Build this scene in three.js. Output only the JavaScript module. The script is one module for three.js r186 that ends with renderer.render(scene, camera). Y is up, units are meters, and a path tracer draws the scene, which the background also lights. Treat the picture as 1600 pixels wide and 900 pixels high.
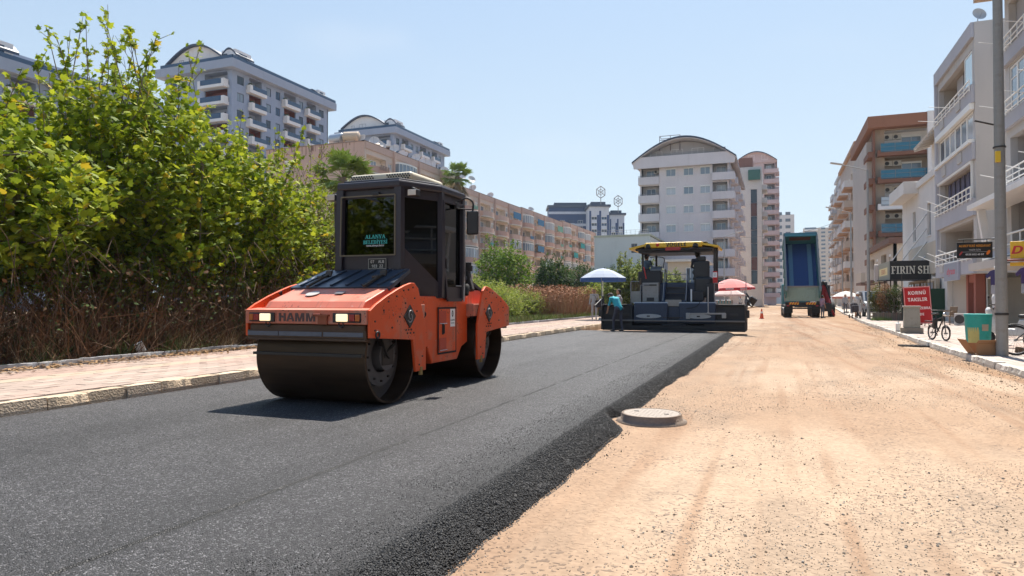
import * as THREE from 'three';
import { mergeGeometries } from 'three/addons/utils/BufferGeometryUtils.js';
import { RoundedBoxGeometry } from 'three/addons/geometries/RoundedBoxGeometry.js';
import { FontLoader } from 'three/addons/loaders/FontLoader.js';
import { TextGeometry } from 'three/addons/geometries/TextGeometry.js';

// ---------- camera, sky, sun, exposure ----------
const scene = new THREE.Scene();
const camera = new THREE.PerspectiveCamera(45.73, 16 / 9, 0.1, 4000);
camera.rotation.order = 'YXZ';
camera.position.set(0, 1.31, 0);
camera.rotation.y = 21.11 * Math.PI / 180;      // the road runs along -z; the camera is turned left of it
camera.rotation.x = 1.07 * Math.PI / 180;
camera.updateMatrixWorld(true);
scene.add(camera);
const EXPOSURE = 1.9;
const sunDir = new THREE.Vector3(-0.012, 1, -0.54).normalize();
const sun = new THREE.DirectionalLight(new THREE.Color().setRGB(1, 0.93, 0.83), 5);
sun.position.copy(sunDir).multiplyScalar(120).add(new THREE.Vector3(-8, 0, -30)); sun.target.position.set(-8, 0, -30);
sun.castShadow = true; sun.shadow.mapSize.set(4096, 4096);
Object.assign(sun.shadow.camera, { left: -70, right: 70, top: 70, bottom: -70, near: 1, far: 400 });
scene.add(sun, sun.target);

// seeded random numbers
let seed_ = 1;
const seed = s => { seed_ = s >>> 0; };
const R = () => { seed_ = (seed_ + 0x6D2B79F5) >>> 0; let t = seed_; t = Math.imul(t ^ (t >>> 15), t | 1); t ^= t + Math.imul(t ^ (t >>> 7), t | 61); return ((t ^ (t >>> 14)) >>> 0) / 4294967296; };
const RR = (a, b) => a + (b - a) * R();
const pick = a => a[Math.floor(R() * a.length)];
const lerp = (a, b, t) => a + (b - a) * t;
const clamp = (x, a = 0, b = 1) => Math.min(b, Math.max(a, x));
const sstep = (a, b, x) => { const t = clamp((x - a) / (b - a)); return t * t * (3 - 2 * t); };
const h2 = (x, y, s = 0) => { let n = Math.imul(x | 0, 374761393) + Math.imul(y | 0, 668265263) + Math.imul(s | 0, 974634777); n = Math.imul(n ^ (n >>> 13), 1274126177); return ((n ^ (n >>> 16)) >>> 0) / 4294967296; };
// value noise, tileable with period p
function vn(x, y, p = 0, s = 0) {
  const xi = Math.floor(x), yi = Math.floor(y), fx = x - xi, fy = y - yi;
  const w = p ? (n => ((n % p) + p) % p) : (n => n);
  const a = fx * fx * (3 - 2 * fx), b = fy * fy * (3 - 2 * fy);
  const x0 = w(xi), x1 = w(xi + 1), y0 = w(yi), y1 = w(yi + 1);
  return lerp(lerp(h2(x0, y0, s), h2(x1, y0, s), a), lerp(h2(x0, y1, s), h2(x1, y1, s), a), b);
}
const fbm = (x, y, o = 4, p = 0, s = 0) => { let t = 0, a = .5, n = 0; for (let i = 0; i < o; i++) { t += a * vn(x, y, p, s + i * 17); n += a; x *= 2; y *= 2; p *= 2; a *= .5; } return t / n; };

// the sky: clear summer air, deeper at the zenith, pale at the horizon, brighter round the sun, a few wisps
{
  const W = 512, H = 256, d = new Float32Array(W * H * 4);
  for (let j = 0; j < H; j++) for (let i = 0; i < W; i++) {
    const th = ((j + .5) / H - .5) * Math.PI, ph = ((i + .5) / W - .5) * 2 * Math.PI;
    const x = Math.cos(ph) * Math.cos(th), y = Math.sin(th), z = Math.sin(ph) * Math.cos(th);
    const e = Math.max(0, y), k = 1 - Math.pow(1 - e, 1.7);
    const g = Math.max(0, x * sunDir.x + y * sunDir.y + z * sunDir.z);
    let r = lerp(.445, .055, k), gg = lerp(.52, .155, k), b = lerp(.545, .36, k);
    const a = .17 * Math.pow(g, 3) + .35 * Math.pow(g, 24);
    r += a * .95; gg += a * 1.0; b += a * 1.0;
    const c = sstep(.60, .82, fbm(ph * 3.2 + 5, th * 11 + 2, 5, 0, 9)) * sstep(.02, .15, y) * .16;
    r = lerp(r, .5, c); gg = lerp(gg, .53, c); b = lerp(b, .56, c);
    if (y < 0) { r = .34; gg = .30; b = .25; }
    d.set([r, gg, b, 1], (j * W + i) * 4);
  }
  const t = new THREE.DataTexture(d, W, H, THREE.RGBAFormat, THREE.FloatType);
  t.mapping = THREE.EquirectangularReflectionMapping; t.magFilter = t.minFilter = THREE.LinearFilter; t.needsUpdate = true;
  scene.background = t; scene.environment = t;
}
scene.fog = new THREE.FogExp2(new THREE.Color().setRGB(.62, .74, .86), 0.0002);

// ---------- helpers ----------
const V = (x, y, z) => new THREE.Vector3(x, y, z);
const C = (r, g, b) => new THREE.Color().setRGB(r, g, b);
const UP = V(0, 1, 0);
function ray(x, y) { return V((x / 1600) * 2 - 1, 1 - (y / 900) * 2, .5).unproject(camera).sub(camera.position).normalize(); }
function gp(x, y, level = 0) { const r = ray(x, y); return camera.position.clone().addScaledVector(r, (level - camera.position.y) / r.y); }   // pixel -> point on ground of that level
const srgb = c => c <= .0031308 ? 12.92 * c : 1.055 * Math.pow(c, 1 / 2.4) - .055;
function tex(n, fn, size, color = true) {           // fn(i, j) -> linear grey or [r,g,b]; size = metres covered
  const d = new Uint8Array(n * n * 4);
  for (let j = 0; j < n; j++) for (let i = 0; i < n; i++) {
    let c = fn(i / n, j / n); if (!Array.isArray(c)) c = [c, c, c];
    for (let k = 0; k < 3; k++) d[(j * n + i) * 4 + k] = Math.round(255 * clamp(color ? srgb(clamp(c[k])) : clamp(c[k])));
    d[(j * n + i) * 4 + 3] = 255;
  }
  const t = new THREE.DataTexture(d, n, n); t.wrapS = t.wrapT = THREE.RepeatWrapping; t.magFilter = THREE.LinearFilter; t.minFilter = THREE.LinearMipmapLinearFilter; t.generateMipmaps = true;
  t.repeat.set(1 / size, 1 / size); if (color) t.colorSpace = THREE.SRGBColorSpace; t.needsUpdate = true; return t;
}
function canvasTex(w, h, draw) {
  const c = document.createElement('canvas'); c.width = w; c.height = h; const x = c.getContext('2d'); draw(x, w, h);
  const t = new THREE.CanvasTexture(c); t.colorSpace = THREE.SRGBColorSpace; return t;
}
const mat = (c, o = {}) => new THREE.MeshStandardMaterial({ color: Array.isArray(c) ? C(...c) : c, roughness: .8, side: THREE.DoubleSide, ...o });
// uv in metres from position and dominant normal
function muv(g) {
  const p = g.attributes.position, n = g.attributes.normal, u = new Float32Array(p.count * 2);
  for (let i = 0; i < p.count; i++) {
    const ax = Math.abs(n.getX(i)), ay = Math.abs(n.getY(i)), az = Math.abs(n.getZ(i));
    if (ay >= ax && ay >= az) { u[2 * i] = p.getX(i); u[2 * i + 1] = p.getZ(i); }
    else if (ax >= az) { u[2 * i] = p.getZ(i); u[2 * i + 1] = p.getY(i); }
    else { u[2 * i] = p.getX(i); u[2 * i + 1] = p.getY(i); }
  }
  g.setAttribute('uv', new THREE.BufferAttribute(u, 2)); return g;
}
const M4 = (x = 0, y = 0, z = 0, rx = 0, ry = 0, rz = 0) => new THREE.Matrix4().compose(V(x, y, z), new THREE.Quaternion().setFromEuler(new THREE.Euler(rx, ry, rz)), V(1, 1, 1));
class B {
  constructor() { this.g = []; }
  add(g, m) { if (g.index) g = g.toNonIndexed(); if (m) g.applyMatrix4(m); for (const k of Object.keys(g.attributes)) if (k !== 'position' && k !== 'normal') g.deleteAttribute(k); this.g.push(g); return this; }
  box(w, h, d, x, y, z, rx, ry, rz) { return this.add(new THREE.BoxGeometry(w, h, d), M4(x, y, z, rx, ry, rz)); }
  span(x0, x1, y0, y1, z0, z1) { return this.box(x1 - x0, y1 - y0, z1 - z0, (x0 + x1) / 2, (y0 + y1) / 2, (z0 + z1) / 2); }
  rb(w, h, d, r, x, y, z, rx, ry, rz, s = 2) { return this.add(new RoundedBoxGeometry(w, h, d, s, r), M4(x, y, z, rx, ry, rz)); }
  cyl(r1, r2, h, x, y, z, rx, ry, rz, n = 16, open = false) { return this.add(new THREE.CylinderGeometry(r1, r2, h, n, 1, open), M4(x, y, z, rx, ry, rz)); }
  sph(r, x, y, z, sx = 1, sy = 1, sz = 1, n = 12) { return this.add(new THREE.SphereGeometry(r, n, Math.max(6, n * .6 | 0)).scale(sx, sy, sz), M4(x, y, z)); }
  tor(R_, r, x, y, z, rx, ry, rz, n = 24, m = 8, arc = Math.PI * 2) { return this.add(new THREE.TorusGeometry(R_, r, m, n, arc), M4(x, y, z, rx, ry, rz)); }
  bar(a, b, r, r2 = r, n = 8) { const d = b.clone().sub(a), l = d.length(); const q = new THREE.Quaternion().setFromUnitVectors(UP, d.normalize()); return this.add(new THREE.CylinderGeometry(r2, r, l, n), new THREE.Matrix4().compose(a.clone().add(b).multiplyScalar(.5), q, V(1, 1, 1))); }
  sbar(a, b, w, h) { const d = b.clone().sub(a), l = d.length(); const m = new THREE.Matrix4().lookAt(V(0, 0, 0), d, Math.abs(d.y / l) > .99 ? V(1, 0, 0) : UP); m.setPosition(a.clone().add(b).multiplyScalar(.5)); return this.add(new THREE.BoxGeometry(w, h, l), m); }
  tube(pts, r, n = 24, m = 8) { return this.add(new THREE.TubeGeometry(new THREE.CatmullRomCurve3(pts), n, r, m)); }
  poly(pts, depth, m, bev = 0) { if (bev) { depth -= 2 * bev; m = (m || new THREE.Matrix4()).clone().multiply(M4(0, 0, bev)); } const s = new THREE.Shape(pts.map(p => new THREE.Vector2(p[0], p[1]))); return this.add(new THREE.ExtrudeGeometry(s, { depth, bevelEnabled: bev > 0, steps: 1, bevelSize: bev, bevelThickness: bev, bevelSegments: 2, bevelOffset: -bev, curveSegments: 8 }), m); }
  quad(a, b, c, d) { const g = new THREE.BufferGeometry(); g.setAttribute('position', new THREE.Float32BufferAttribute([...a.toArray(), ...b.toArray(), ...c.toArray(), ...a.toArray(), ...c.toArray(), ...d.toArray()], 3)); g.computeVertexNormals(); return this.add(g); }
  slabq(a, b, c, d, t) {                             // a quad with thickness t along its normal
    const n = b.clone().sub(a).cross(d.clone().sub(a)).normalize().multiplyScalar(t), e = [a, b, c, d].map(p => p.clone().sub(n));
    this.quad(a, b, c, d); this.quad(e[3], e[2], e[1], e[0]);
    const p = [a, b, c, d]; for (let i = 0; i < 4; i++) { const j = (i + 1) % 4; this.quad(p[i], e[i], e[j], p[j]); } return this;
  }
  geo() { const g = this.g.length > 1 ? mergeGeometries(this.g) : this.g[0]; return muv(g); }
  build(name, m, parent) { const o = new THREE.Mesh(this.geo(), m); o.name = name; parent.add(o); return o; }
}
const used = {};
const numbered = n => { const k = used[n] = (used[n] ?? -1) + 1; return k ? `${n}_${String(k).padStart(3, '0')}` : n; };
function tag(o, label, category, group, kind) { o.userData = { ...o.userData, label, category }; if (group) o.userData.group = group; if (kind) o.userData.kind = kind; return o; }
function thing(name, label, category, pos = [0, 0, 0], ry = 0, group) { const o = new THREE.Group(); o.name = numbered(name); o.position.set(...pos); o.rotation.y = ry; scene.add(o); return tag(o, label, category, group); }
function struct(o, name) { o.name = numbered(name); o.userData.kind = 'structure'; scene.add(o); return o; }
function copyOf(o, pos, ry = 0, label) { const c = o.clone(); c.name = numbered(o.name.replace(/_\d+$/, '')); c.position.set(...pos); c.rotation.y = ry; c.userData = { ...o.userData }; if (label) c.userData.label = label; scene.add(c); return c; }
const font = await new FontLoader().loadAsync('fonts/droid/droid_sans_bold.typeface.json');
const serif = await new FontLoader().loadAsync('fonts/droid/droid_serif_bold.typeface.json');
function text(str, size, m, parent, M, f = font, depth = .006, name = 'lettering', sx = 1) {
  const g = new TextGeometry(str, { font: f, size, depth, curveSegments: 3, bevelEnabled: false }); g.computeBoundingBox();
  g.translate(-(g.boundingBox.max.x + g.boundingBox.min.x) / 2, 0, 0); g.scale(sx, 1, 1); g.applyMatrix4(M); const o = new THREE.Mesh(g, m); o.name = name; parent.add(o); return o;
}
function panel(name, w, h, t, parent, M) { const g = new THREE.PlaneGeometry(w, h); g.applyMatrix4(M); const o = new THREE.Mesh(g, mat([1, 1, 1], { map: t, roughness: .5 })); o.name = name; parent.add(o); return o; }

// ---------- textures and materials ----------
const noiseA = tex(512, (u, v) => .80 + .20 * fbm(u * 8, v * 8, 6, 8, 3), 3);
const noiseFine = tex(512, (u, v) => .78 + .22 * fbm(u * 64, v * 64, 3, 64, 5), 1.2);
const bumpFine = tex(512, (u, v) => fbm(u * 64, v * 64, 3, 64, 7), 1, false);
const plasterTex = tex(512, (u, v) => { const a = fbm(u * 6, v * 6, 5, 6, 21), s = fbm(u * 40, v * 3, 3, 0, 8); return .86 + .10 * a + .04 * s - .06 * sstep(.62, .8, fbm(u * 12, v * 2, 4, 0, 31)); }, 9);
const plaster = (r, g, b, o = {}) => mat([r, g, b], { map: plasterTex, roughness: .9, ...o });
const grimeTex = tex(512, (u, v) => { const a = fbm(u * 10, v * 10, 5, 10, 41), b = fbm(u * 50, v * 50, 3, 50, 42); return [.80 + .2 * a + .05 * b - .12 * sstep(.6, .75, a), .79 + .2 * a + .05 * b - .15 * sstep(.6, .75, a), .78 + .2 * a + .05 * b - .17 * sstep(.6, .75, a)]; }, 1.1);
const paint = (r, g, b, o = {}) => mat([r, g, b], { map: grimeTex, roughness: .42, ...o });
// working machine paint: base colour under dust film patches, tar specks, run marks and bare scratches
function workPaint(r, g, b, sd, dust = .5) {
  const t = tex(512, (u, v) => {
    let c = [r, g, b].map(q => q * (.86 + .2 * fbm(u * 7, v * 7, 4, 7, sd)));
    const d = sstep(.50, .72, fbm(u * 9, v * 9, 5, 9, sd + 3)) * dust, run = sstep(.66, .80, vn(u * 70, v * 3, 0, sd + 5)) * sstep(.4, .7, fbm(u * 5, v * 4, 3, 0, sd + 6));
    c = mixc3(c, [.42, .30, .22], d * .55); c = mixc3(c, [.22, .10, .06], run * .45 * dust);
    const tar = sstep(.86, .90, vn(u * 110, v * 110, 110, sd + 8)) * sstep(.52, .68, fbm(u * 6, v * 6, 3, 6, sd + 9)); c = mixc3(c, [.02, .018, .016], tar * .9);
    const sc = sstep(.965, .985, vn(u * 12 + v * 60, v * 9 - u * 20, 0, sd + 11)); c = mixc3(c, [.5, .42, .36], sc * .5);
    return c;
  }, 1.7);
  return mat([1, 1, 1], { map: t, roughness: .5, bumpMap: bumpFine, bumpScale: .0006 });
}
const mixc3 = (a, b, t) => a.map((q, i) => lerp(q, b[i], t));
const steel = mat([.30, .30, .31], { metalness: .6, roughness: .5, map: noiseFine });
const galv = mat([.34, .34, .33], { metalness: .35, roughness: .6, map: noiseA });
const darkSteel = mat([.045, .042, .042], { metalness: .3, roughness: .5, map: noiseFine });
const blackPl = mat([.018, .018, .02], { roughness: .5 });
const rubber = mat([.02, .02, .02], { roughness: .85, map: noiseFine });
const whitePl = mat([.72, .72, .70], { roughness: .45 });
const chrome = mat([.6, .6, .6], { metalness: 1, roughness: .2 });
const concrete = mat([.40, .37, .32], { map: noiseA, bumpMap: bumpFine, bumpScale: .004, roughness: .95 });
const winGlass = [[.20, .25, .30], [.34, .38, .42], [.10, .13, .17], [.44, .47, .50]].map(c => mat(c, { roughness: .06, metalness: .1 }));
const winDark = mat([.03, .045, .065], { roughness: .05 });
const winBlue = mat([.025, .06, .12], { roughness: .18 });
const clearGlass = new THREE.MeshPhysicalMaterial({ color: C(.75, .85, .86), roughness: .02, transmission: 1, thickness: 0, ior: 1.5, side: THREE.DoubleSide });
const tintGlass = new THREE.MeshPhysicalMaterial({ color: C(.075, .115, .10), roughness: .02, transmission: 1, thickness: 0, ior: 1.5, side: THREE.DoubleSide });

// ---------- the ground ----------
// kerb lines: u (x) as a function of v (distance along the road)
const pw = (pts, v) => { if (v <= pts[0][0]) return pts[0][1]; for (let i = 1; i < pts.length; i++) if (v <= pts[i][0]) return lerp(pts[i - 1][1], pts[i][1], (v - pts[i - 1][0]) / (pts[i][0] - pts[i - 1][0])); return pts[pts.length - 1][1]; };
const kerbL = v => pw([[42, -7.5], [68, -5.3], [110, -4.4], [220, -1.5], [420, 9]], v);
const kerbR = v => pw([[14, 3.85], [24, 4.05], [46, 4.75], [75, 6.2], [110, 8.2], [220, 14], [420, 27]], v);
const A_TOP = .10;                                    // asphalt top
const PAVE = .235;                                    // left footway top
const PAVR = .125;                                    // right footway top
const PAVER_V = 27.4;                                 // the asphalt ends under the paver's screed
const mh = V(-1.27, 0, -7.5);                         // manhole
const dirtH = (x, v) => {
  let h = .018 * (fbm(x * .5 + 9, v * .35, 4, 0, 61) - .5) * 2 + .010 * (fbm(x * 3, v * 2.2, 3, 0, 62) - .5);
  for (const [c, w, a] of [[.6, .22, .014], [2.35, .24, .018], [3.1, .2, .02], [1.5, .18, .010]]) { const o = c + .35 * Math.sin(v * .11 + c * 3) + .12 * v * (c > 2 ? .08 : 0), t = (x - o) / w; h -= a * Math.exp(-t * t) * (.6 + .4 * Math.sin(v * 19 + t)); h += a * .6 * Math.exp(-(t - 1.5) * (t - 1.5) * 2); }
  // tyre tracks: pressed tread bars
  for (const [c, k, w] of [[.15, .05, .16], [1.95, .05, .16], [1.1, -.03, .13], [2.75, .09, .15], [3.3, .02, .14]]) {
    const o = c + k * (v - 4) + .12 * Math.sin(v * .23 + c), t = (x - o) / w; if (Math.abs(t) > 1.25) continue;
    const on = sstep(.38, .52, fbm(v * .45 + c * 7, c, 3, 0, 66)); h += on * ((Math.abs(t) < 1 ? -.007 + .008 * sstep(.1, .5, Math.sin((v + Math.abs(t) * .07) * 44)) : 0) + .008 * Math.exp(-Math.pow((Math.abs(t) - 1.1) / .12, 2)));
  }
  return h;
};
function gridMesh(us, vs, hf, cf, m) {
  const nu = us.length, nv = vs.length, P = new Float32Array(nu * nv * 3), K = new Float32Array(nu * nv * 3), U = new Float32Array(nu * nv * 2), I = [];
  for (let j = 0; j < nv; j++) for (let i = 0; i < nu; i++) {
    const k = j * nu + i, u = us[i], v = vs[j], p = hf(u, v), x = Array.isArray(p) ? p[0] : u, y = Array.isArray(p) ? p[1] : p, c = cf(x, v, y);
    P.set([x, y, -v], 3 * k); K.set(c, 3 * k); U.set([x, v], 2 * k);
    if (i && j) I.push(k, k - 1, k - nu - 1, k, k - nu - 1, k - nu);
  }
  const g = new THREE.BufferGeometry(); g.setAttribute('position', new THREE.BufferAttribute(P, 3)); g.setAttribute('color', new THREE.BufferAttribute(K, 3)); g.setAttribute('uv', new THREE.BufferAttribute(U, 2)); g.setIndex(I); g.computeVertexNormals();
  return new THREE.Mesh(g, m);
}
const steps = (a, b, s0, s1) => { const o = [a]; let x = a; while (x < b) { const t = (x - a) / (b - a); x += lerp(s0, s1, t); o.push(Math.min(x, b)); } return o; };
// far ground sheet
{
  const dirtTex = tex(1024, (u, v) => {
    const a = fbm(u * 6, v * 6, 5, 6, 71), b = fbm(u * 90, v * 90, 2, 90, 72), c = h2(u * 1024 | 0, v * 1024 | 0, 5);
    let k = .80 + .22 * (a - .5) + .26 * (b - .5) + .06 * (c - .5); const peb = sstep(.74, .80, vn(u * 150, v * 150, 150, 77)) * sstep(.42, .62, fbm(u * 5, v * 5, 3, 5, 78));
    k = lerp(k, .40, peb * .75); const w = sstep(.80, .86, vn(u * 110 + .5, v * 110, 110, 79)) * .5; k = lerp(k, .98, w);
    return [k, k * lerp(.985, 1, peb), k * lerp(.965, 1.04, peb)];
  }, 2.6);
  const dirtBump = tex(1024, (u, v) => .5 * fbm(u * 14, v * 14, 4, 14, 74) + .35 * fbm(u * 90, v * 90, 2, 90, 72) + .5 * sstep(.74, .80, vn(u * 150, v * 150, 150, 77)), 2.6, false);
  const dm = mat([1, 1, 1], { map: dirtTex, bumpMap: dirtBump, bumpScale: .009, roughness: 1, vertexColors: true });
  const dirtC = (x, v) => {
    const a = fbm(x * .55, v * .22, 4, 0, 81), b = fbm(x * 1.6 + 4, v * .5, 3, 0, 82), tr = fbm(x * 2.4 + .16 * v, v * .05, 3, 0, 83);
    let c = [.365, .248, .163];
    const mix = (d, t) => { c = c.map((q, i) => lerp(q, d[i], t)); };
    mix([.44, .325, .23], sstep(.42, .68, a)); mix([.285, .155, .085], .9 * sstep(.52, .75, tr) * sstep(.2, 2.2, x + .02 * v)); mix([.25, .19, .14], .35 * sstep(.5, .75, b)); { const tt = fbm(x * 7 + .5 * Math.sin(v * .13), v * .12, 2, 0, 84); mix([.29, .175, .105], .6 * sstep(.5, .7, tt) * sstep(.35, .6, fbm(x, v * .4, 3, 0, 85))); }
    mix([.36, .22, .12], .6 * sstep(2.6, 3.6, x) * sstep(.3, .6, b));
    return c;
  };
  const far = new THREE.Mesh(muv(new THREE.PlaneGeometry(4000, 4000).rotateX(-Math.PI / 2)), mat([.42, .32, .22], { map: noiseA, roughness: 1 }));
  far.position.set(0, -.06, -1200); struct(far, 'ground');
  const us = steps(-1.9, 5.2, .03, .03), vs = steps(1.2, 110, .03, .9);
  struct(gridMesh(us, vs, (u, v) => { const e = u < -1.85 ? -.05 : 0, w = u > kerbR(v) + .05 ? -.03 : 0; return [u + (u > 3 ? (kerbR(v) - 3.85) * (u - 3) / .85 : u > 0 ? 0 : (v > PAVER_V + 1 ? 0 : 0)), dirtH(u, v) + e + w]; }, dirtC, dm), 'dirt_road');
  const us2 = steps(-8.4, -1.86, .3, .3), vs2 = steps(PAVER_V - 1, 110, .3, 2);
  struct(gridMesh(us2, vs2, (u, v) => dirtH(u, v) - .004, dirtC, dm), 'dirt_road');
  const us3 = steps(0, 1, .1, .1), vs3 = steps(110, 420, 6, 12);
  struct(gridMesh(us3, vs3, (t, v) => [lerp(kerbL(v) - .6, kerbR(v) + .6, t), -.004], dirtC, dm), 'dirt_road');
  // planted strip behind the left footway
  const soil = mat([.15, .115, .07], { map: noiseFine, bumpMap: bumpFine, bumpScale: .03, roughness: 1 });
  const s = gridMesh(steps(-60, -11.05, 3, .3), steps(-4, 120, .5, 3), (u, v) => .20 + .10 * fbm(u * .8, v * .8, 3, 0, 90), () => [1, 1, 1], soil); struct(s, 'soil_verge');
}
// the new asphalt mat: rolled on the left of the roller's track, a joint, a ragged shoulder of loose mix
const aEdge = v => -1.47 + .05 * (fbm(v * 1.3, 3, 3, 0, 95) - .5) * 2 - .26 * Math.exp(-Math.pow((v - 7.45) / .42, 2)) - .10 * sstep(7.6, 8.2, v) * sstep(14, 9, v);
const TOP0 = -1.80;
const asphH = (u, v) => {
  let h = A_TOP + .006 * (fbm(u * .8, v * .6, 3, 0, 96) - .5);
  if (u > -4.13) h += .005 + .004 * (fbm(u * 6, v * 6, 2, 0, 97) - .5);
  const j = Math.abs(u + 2.98 - .012 * (fbm(v * 2.2, 1, 3, 0, 98) - .5)); h -= .012 * Math.exp(-j * j / .00012) * sstep(.25, .5, fbm(v * 3, 5, 2, 0, 99) + .12);
  return h;
};
{
  const cell = (u, v, n, s) => { let m1 = 9, m2 = 9, id = 0; const x = u * n, y = v * n, xi = Math.floor(x), yi = Math.floor(y); for (let a = -1; a < 2; a++) for (let b = -1; b < 2; b++) { const cx = ((xi + a) % n + n) % n, cy = ((yi + b) % n + n) % n, dx = xi + a + h2(cx, cy, s) - x, dy = yi + b + h2(cx, cy, s + 1) - y, d = dx * dx + dy * dy; if (d < m1) { m2 = m1; m1 = d; id = h2(cx, cy, s + 2); } else if (d < m2) m2 = d; } return [Math.sqrt(m1), Math.sqrt(m2), id]; };
  const cache = new Map(), N = 1024, cc = (u, v) => { const k = Math.round(u * N) * N + Math.round(v * N); let c = cache.get(k); if (!c) cache.set(k, c = cell(u, v, 128, 11)); return c; };
  const at = tex(N, (u, v) => { const c = cc(u, v), e = c[1] - c[0], a = fbm(u * 6, v * 6, 4, 6, 101); const st = c[2] > .90 ? 1.0 : .10 + .62 * Math.pow(c[2], 1.6); const k = lerp(.05, st, sstep(.02, .22, e)) * (.80 + .4 * a); return [k, k * .985, k * 1.01]; }, 1.5);
  const ab = tex(N, (u, v) => { const c = cc(u, v); return clamp(sstep(0, .35, c[1] - c[0]) * (.45 + .55 * c[2])); }, 1.5, false);
  cache.clear();
  const am = mat([1, 1, 1], { map: at, bumpMap: ab, bumpScale: .010, roughness: .6, vertexColors: true });
  const usA = [...steps(-7.7, -4.2, .12, .12), -4.14, -4.125, -4.1, ...steps(-4.0, -3.06, .08, .08), -3.03, -3.01, -3.0, -2.99, -2.98, -2.97, -2.96, -2.945, -2.92, ...steps(-2.86, -1.8, .06, .03)];
  const nS = 16, rows = steps(1, PAVER_V, .035, .14);
  const us = [...usA, ...Array.from({ length: nS }, (_, i) => i + 1)];
  const top0 = TOP0;
  const am_ = gridMesh(us, rows, (u, v) => {
    if (u < 0) return asphH(u, v);
    const t = u / nS, e = aEdge(v), x = lerp(top0, e, t); const rough = .012 * (h2(u * 7, v * 997 | 0, 3) - .5) * sstep(0, .3, t) + .016 * (fbm(x * 9, v * 9, 2, 0, 105) - .5) * sstep(.05, .5, t);
    return [x + .02 * (h2(u * 3, v * 991 | 0, 9) - .5) * sstep(0, .2, t), t >= 1 ? -.05 : (asphH(top0, v) + .012 * sstep(0, .2, t)) * (1 - Math.pow(t, 2.6)) + rough * (1 - t * .5)];
  }, (x, v) => { const a = fbm(x * .5, v * .3, 4, 0, 106), ro = x < -4.13 ? 1 : .9; const k = (.215 + .10 * (a - .5)) * ro * (1 - .22 * sstep(.5, .62, fbm(x * 2.3, v * .16, 3, 0, 109))) * (x > -2.3 ? lerp(1, .42, sstep(-2.3, -1.75, x + .25 * (fbm(x * 3, v * 2, 3, 0, 107) - .5))) : 1) * (Math.abs(x + 2.98 - .012 * (fbm(v * 2.2, 1, 3, 0, 98) - .5)) < .021 && fbm(v * 3, 5, 2, 0, 99) > .24 ? .10 : 1); return [k, k * .985, k * 1.01]; }, am);
  struct(am_, 'asphalt_road');
}
// loose chippings of hot mix along the shoulder, pebbles on the dirt
function scatter(name, geo, m, n, place, color) {
  const o = new THREE.InstancedMesh(geo, m, n), q = new THREE.Quaternion(), e = new THREE.Euler(), mm = new THREE.Matrix4(), c = new THREE.Color();
  for (let i = 0; i < n; i++) { const [x, y, z, s, sy] = place(i); e.set(R() * 6.3, R() * 6.3, R() * 6.3); mm.compose(V(x, y, z), q.setFromEuler(e), V(s, s * (sy || .8), s * RR(.7, 1.1))); o.setMatrixAt(i, mm); c.setRGB(...color()); o.setColorAt(i, c); }
  o.name = name; return o;
}
const stoneGeo = (() => { const g = new THREE.IcosahedronGeometry(1, 0); const p = g.attributes.position; for (let i = 0; i < p.count; i++) { const k = .75 + .5 * h2(Math.round(p.getX(i) * 50), Math.round(p.getY(i) * 50) * 3 + Math.round(p.getZ(i) * 50), 4); p.setXYZ(i, p.getX(i) * k, p.getY(i) * k, p.getZ(i) * k); } g.computeVertexNormals(); return g; })();
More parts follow.
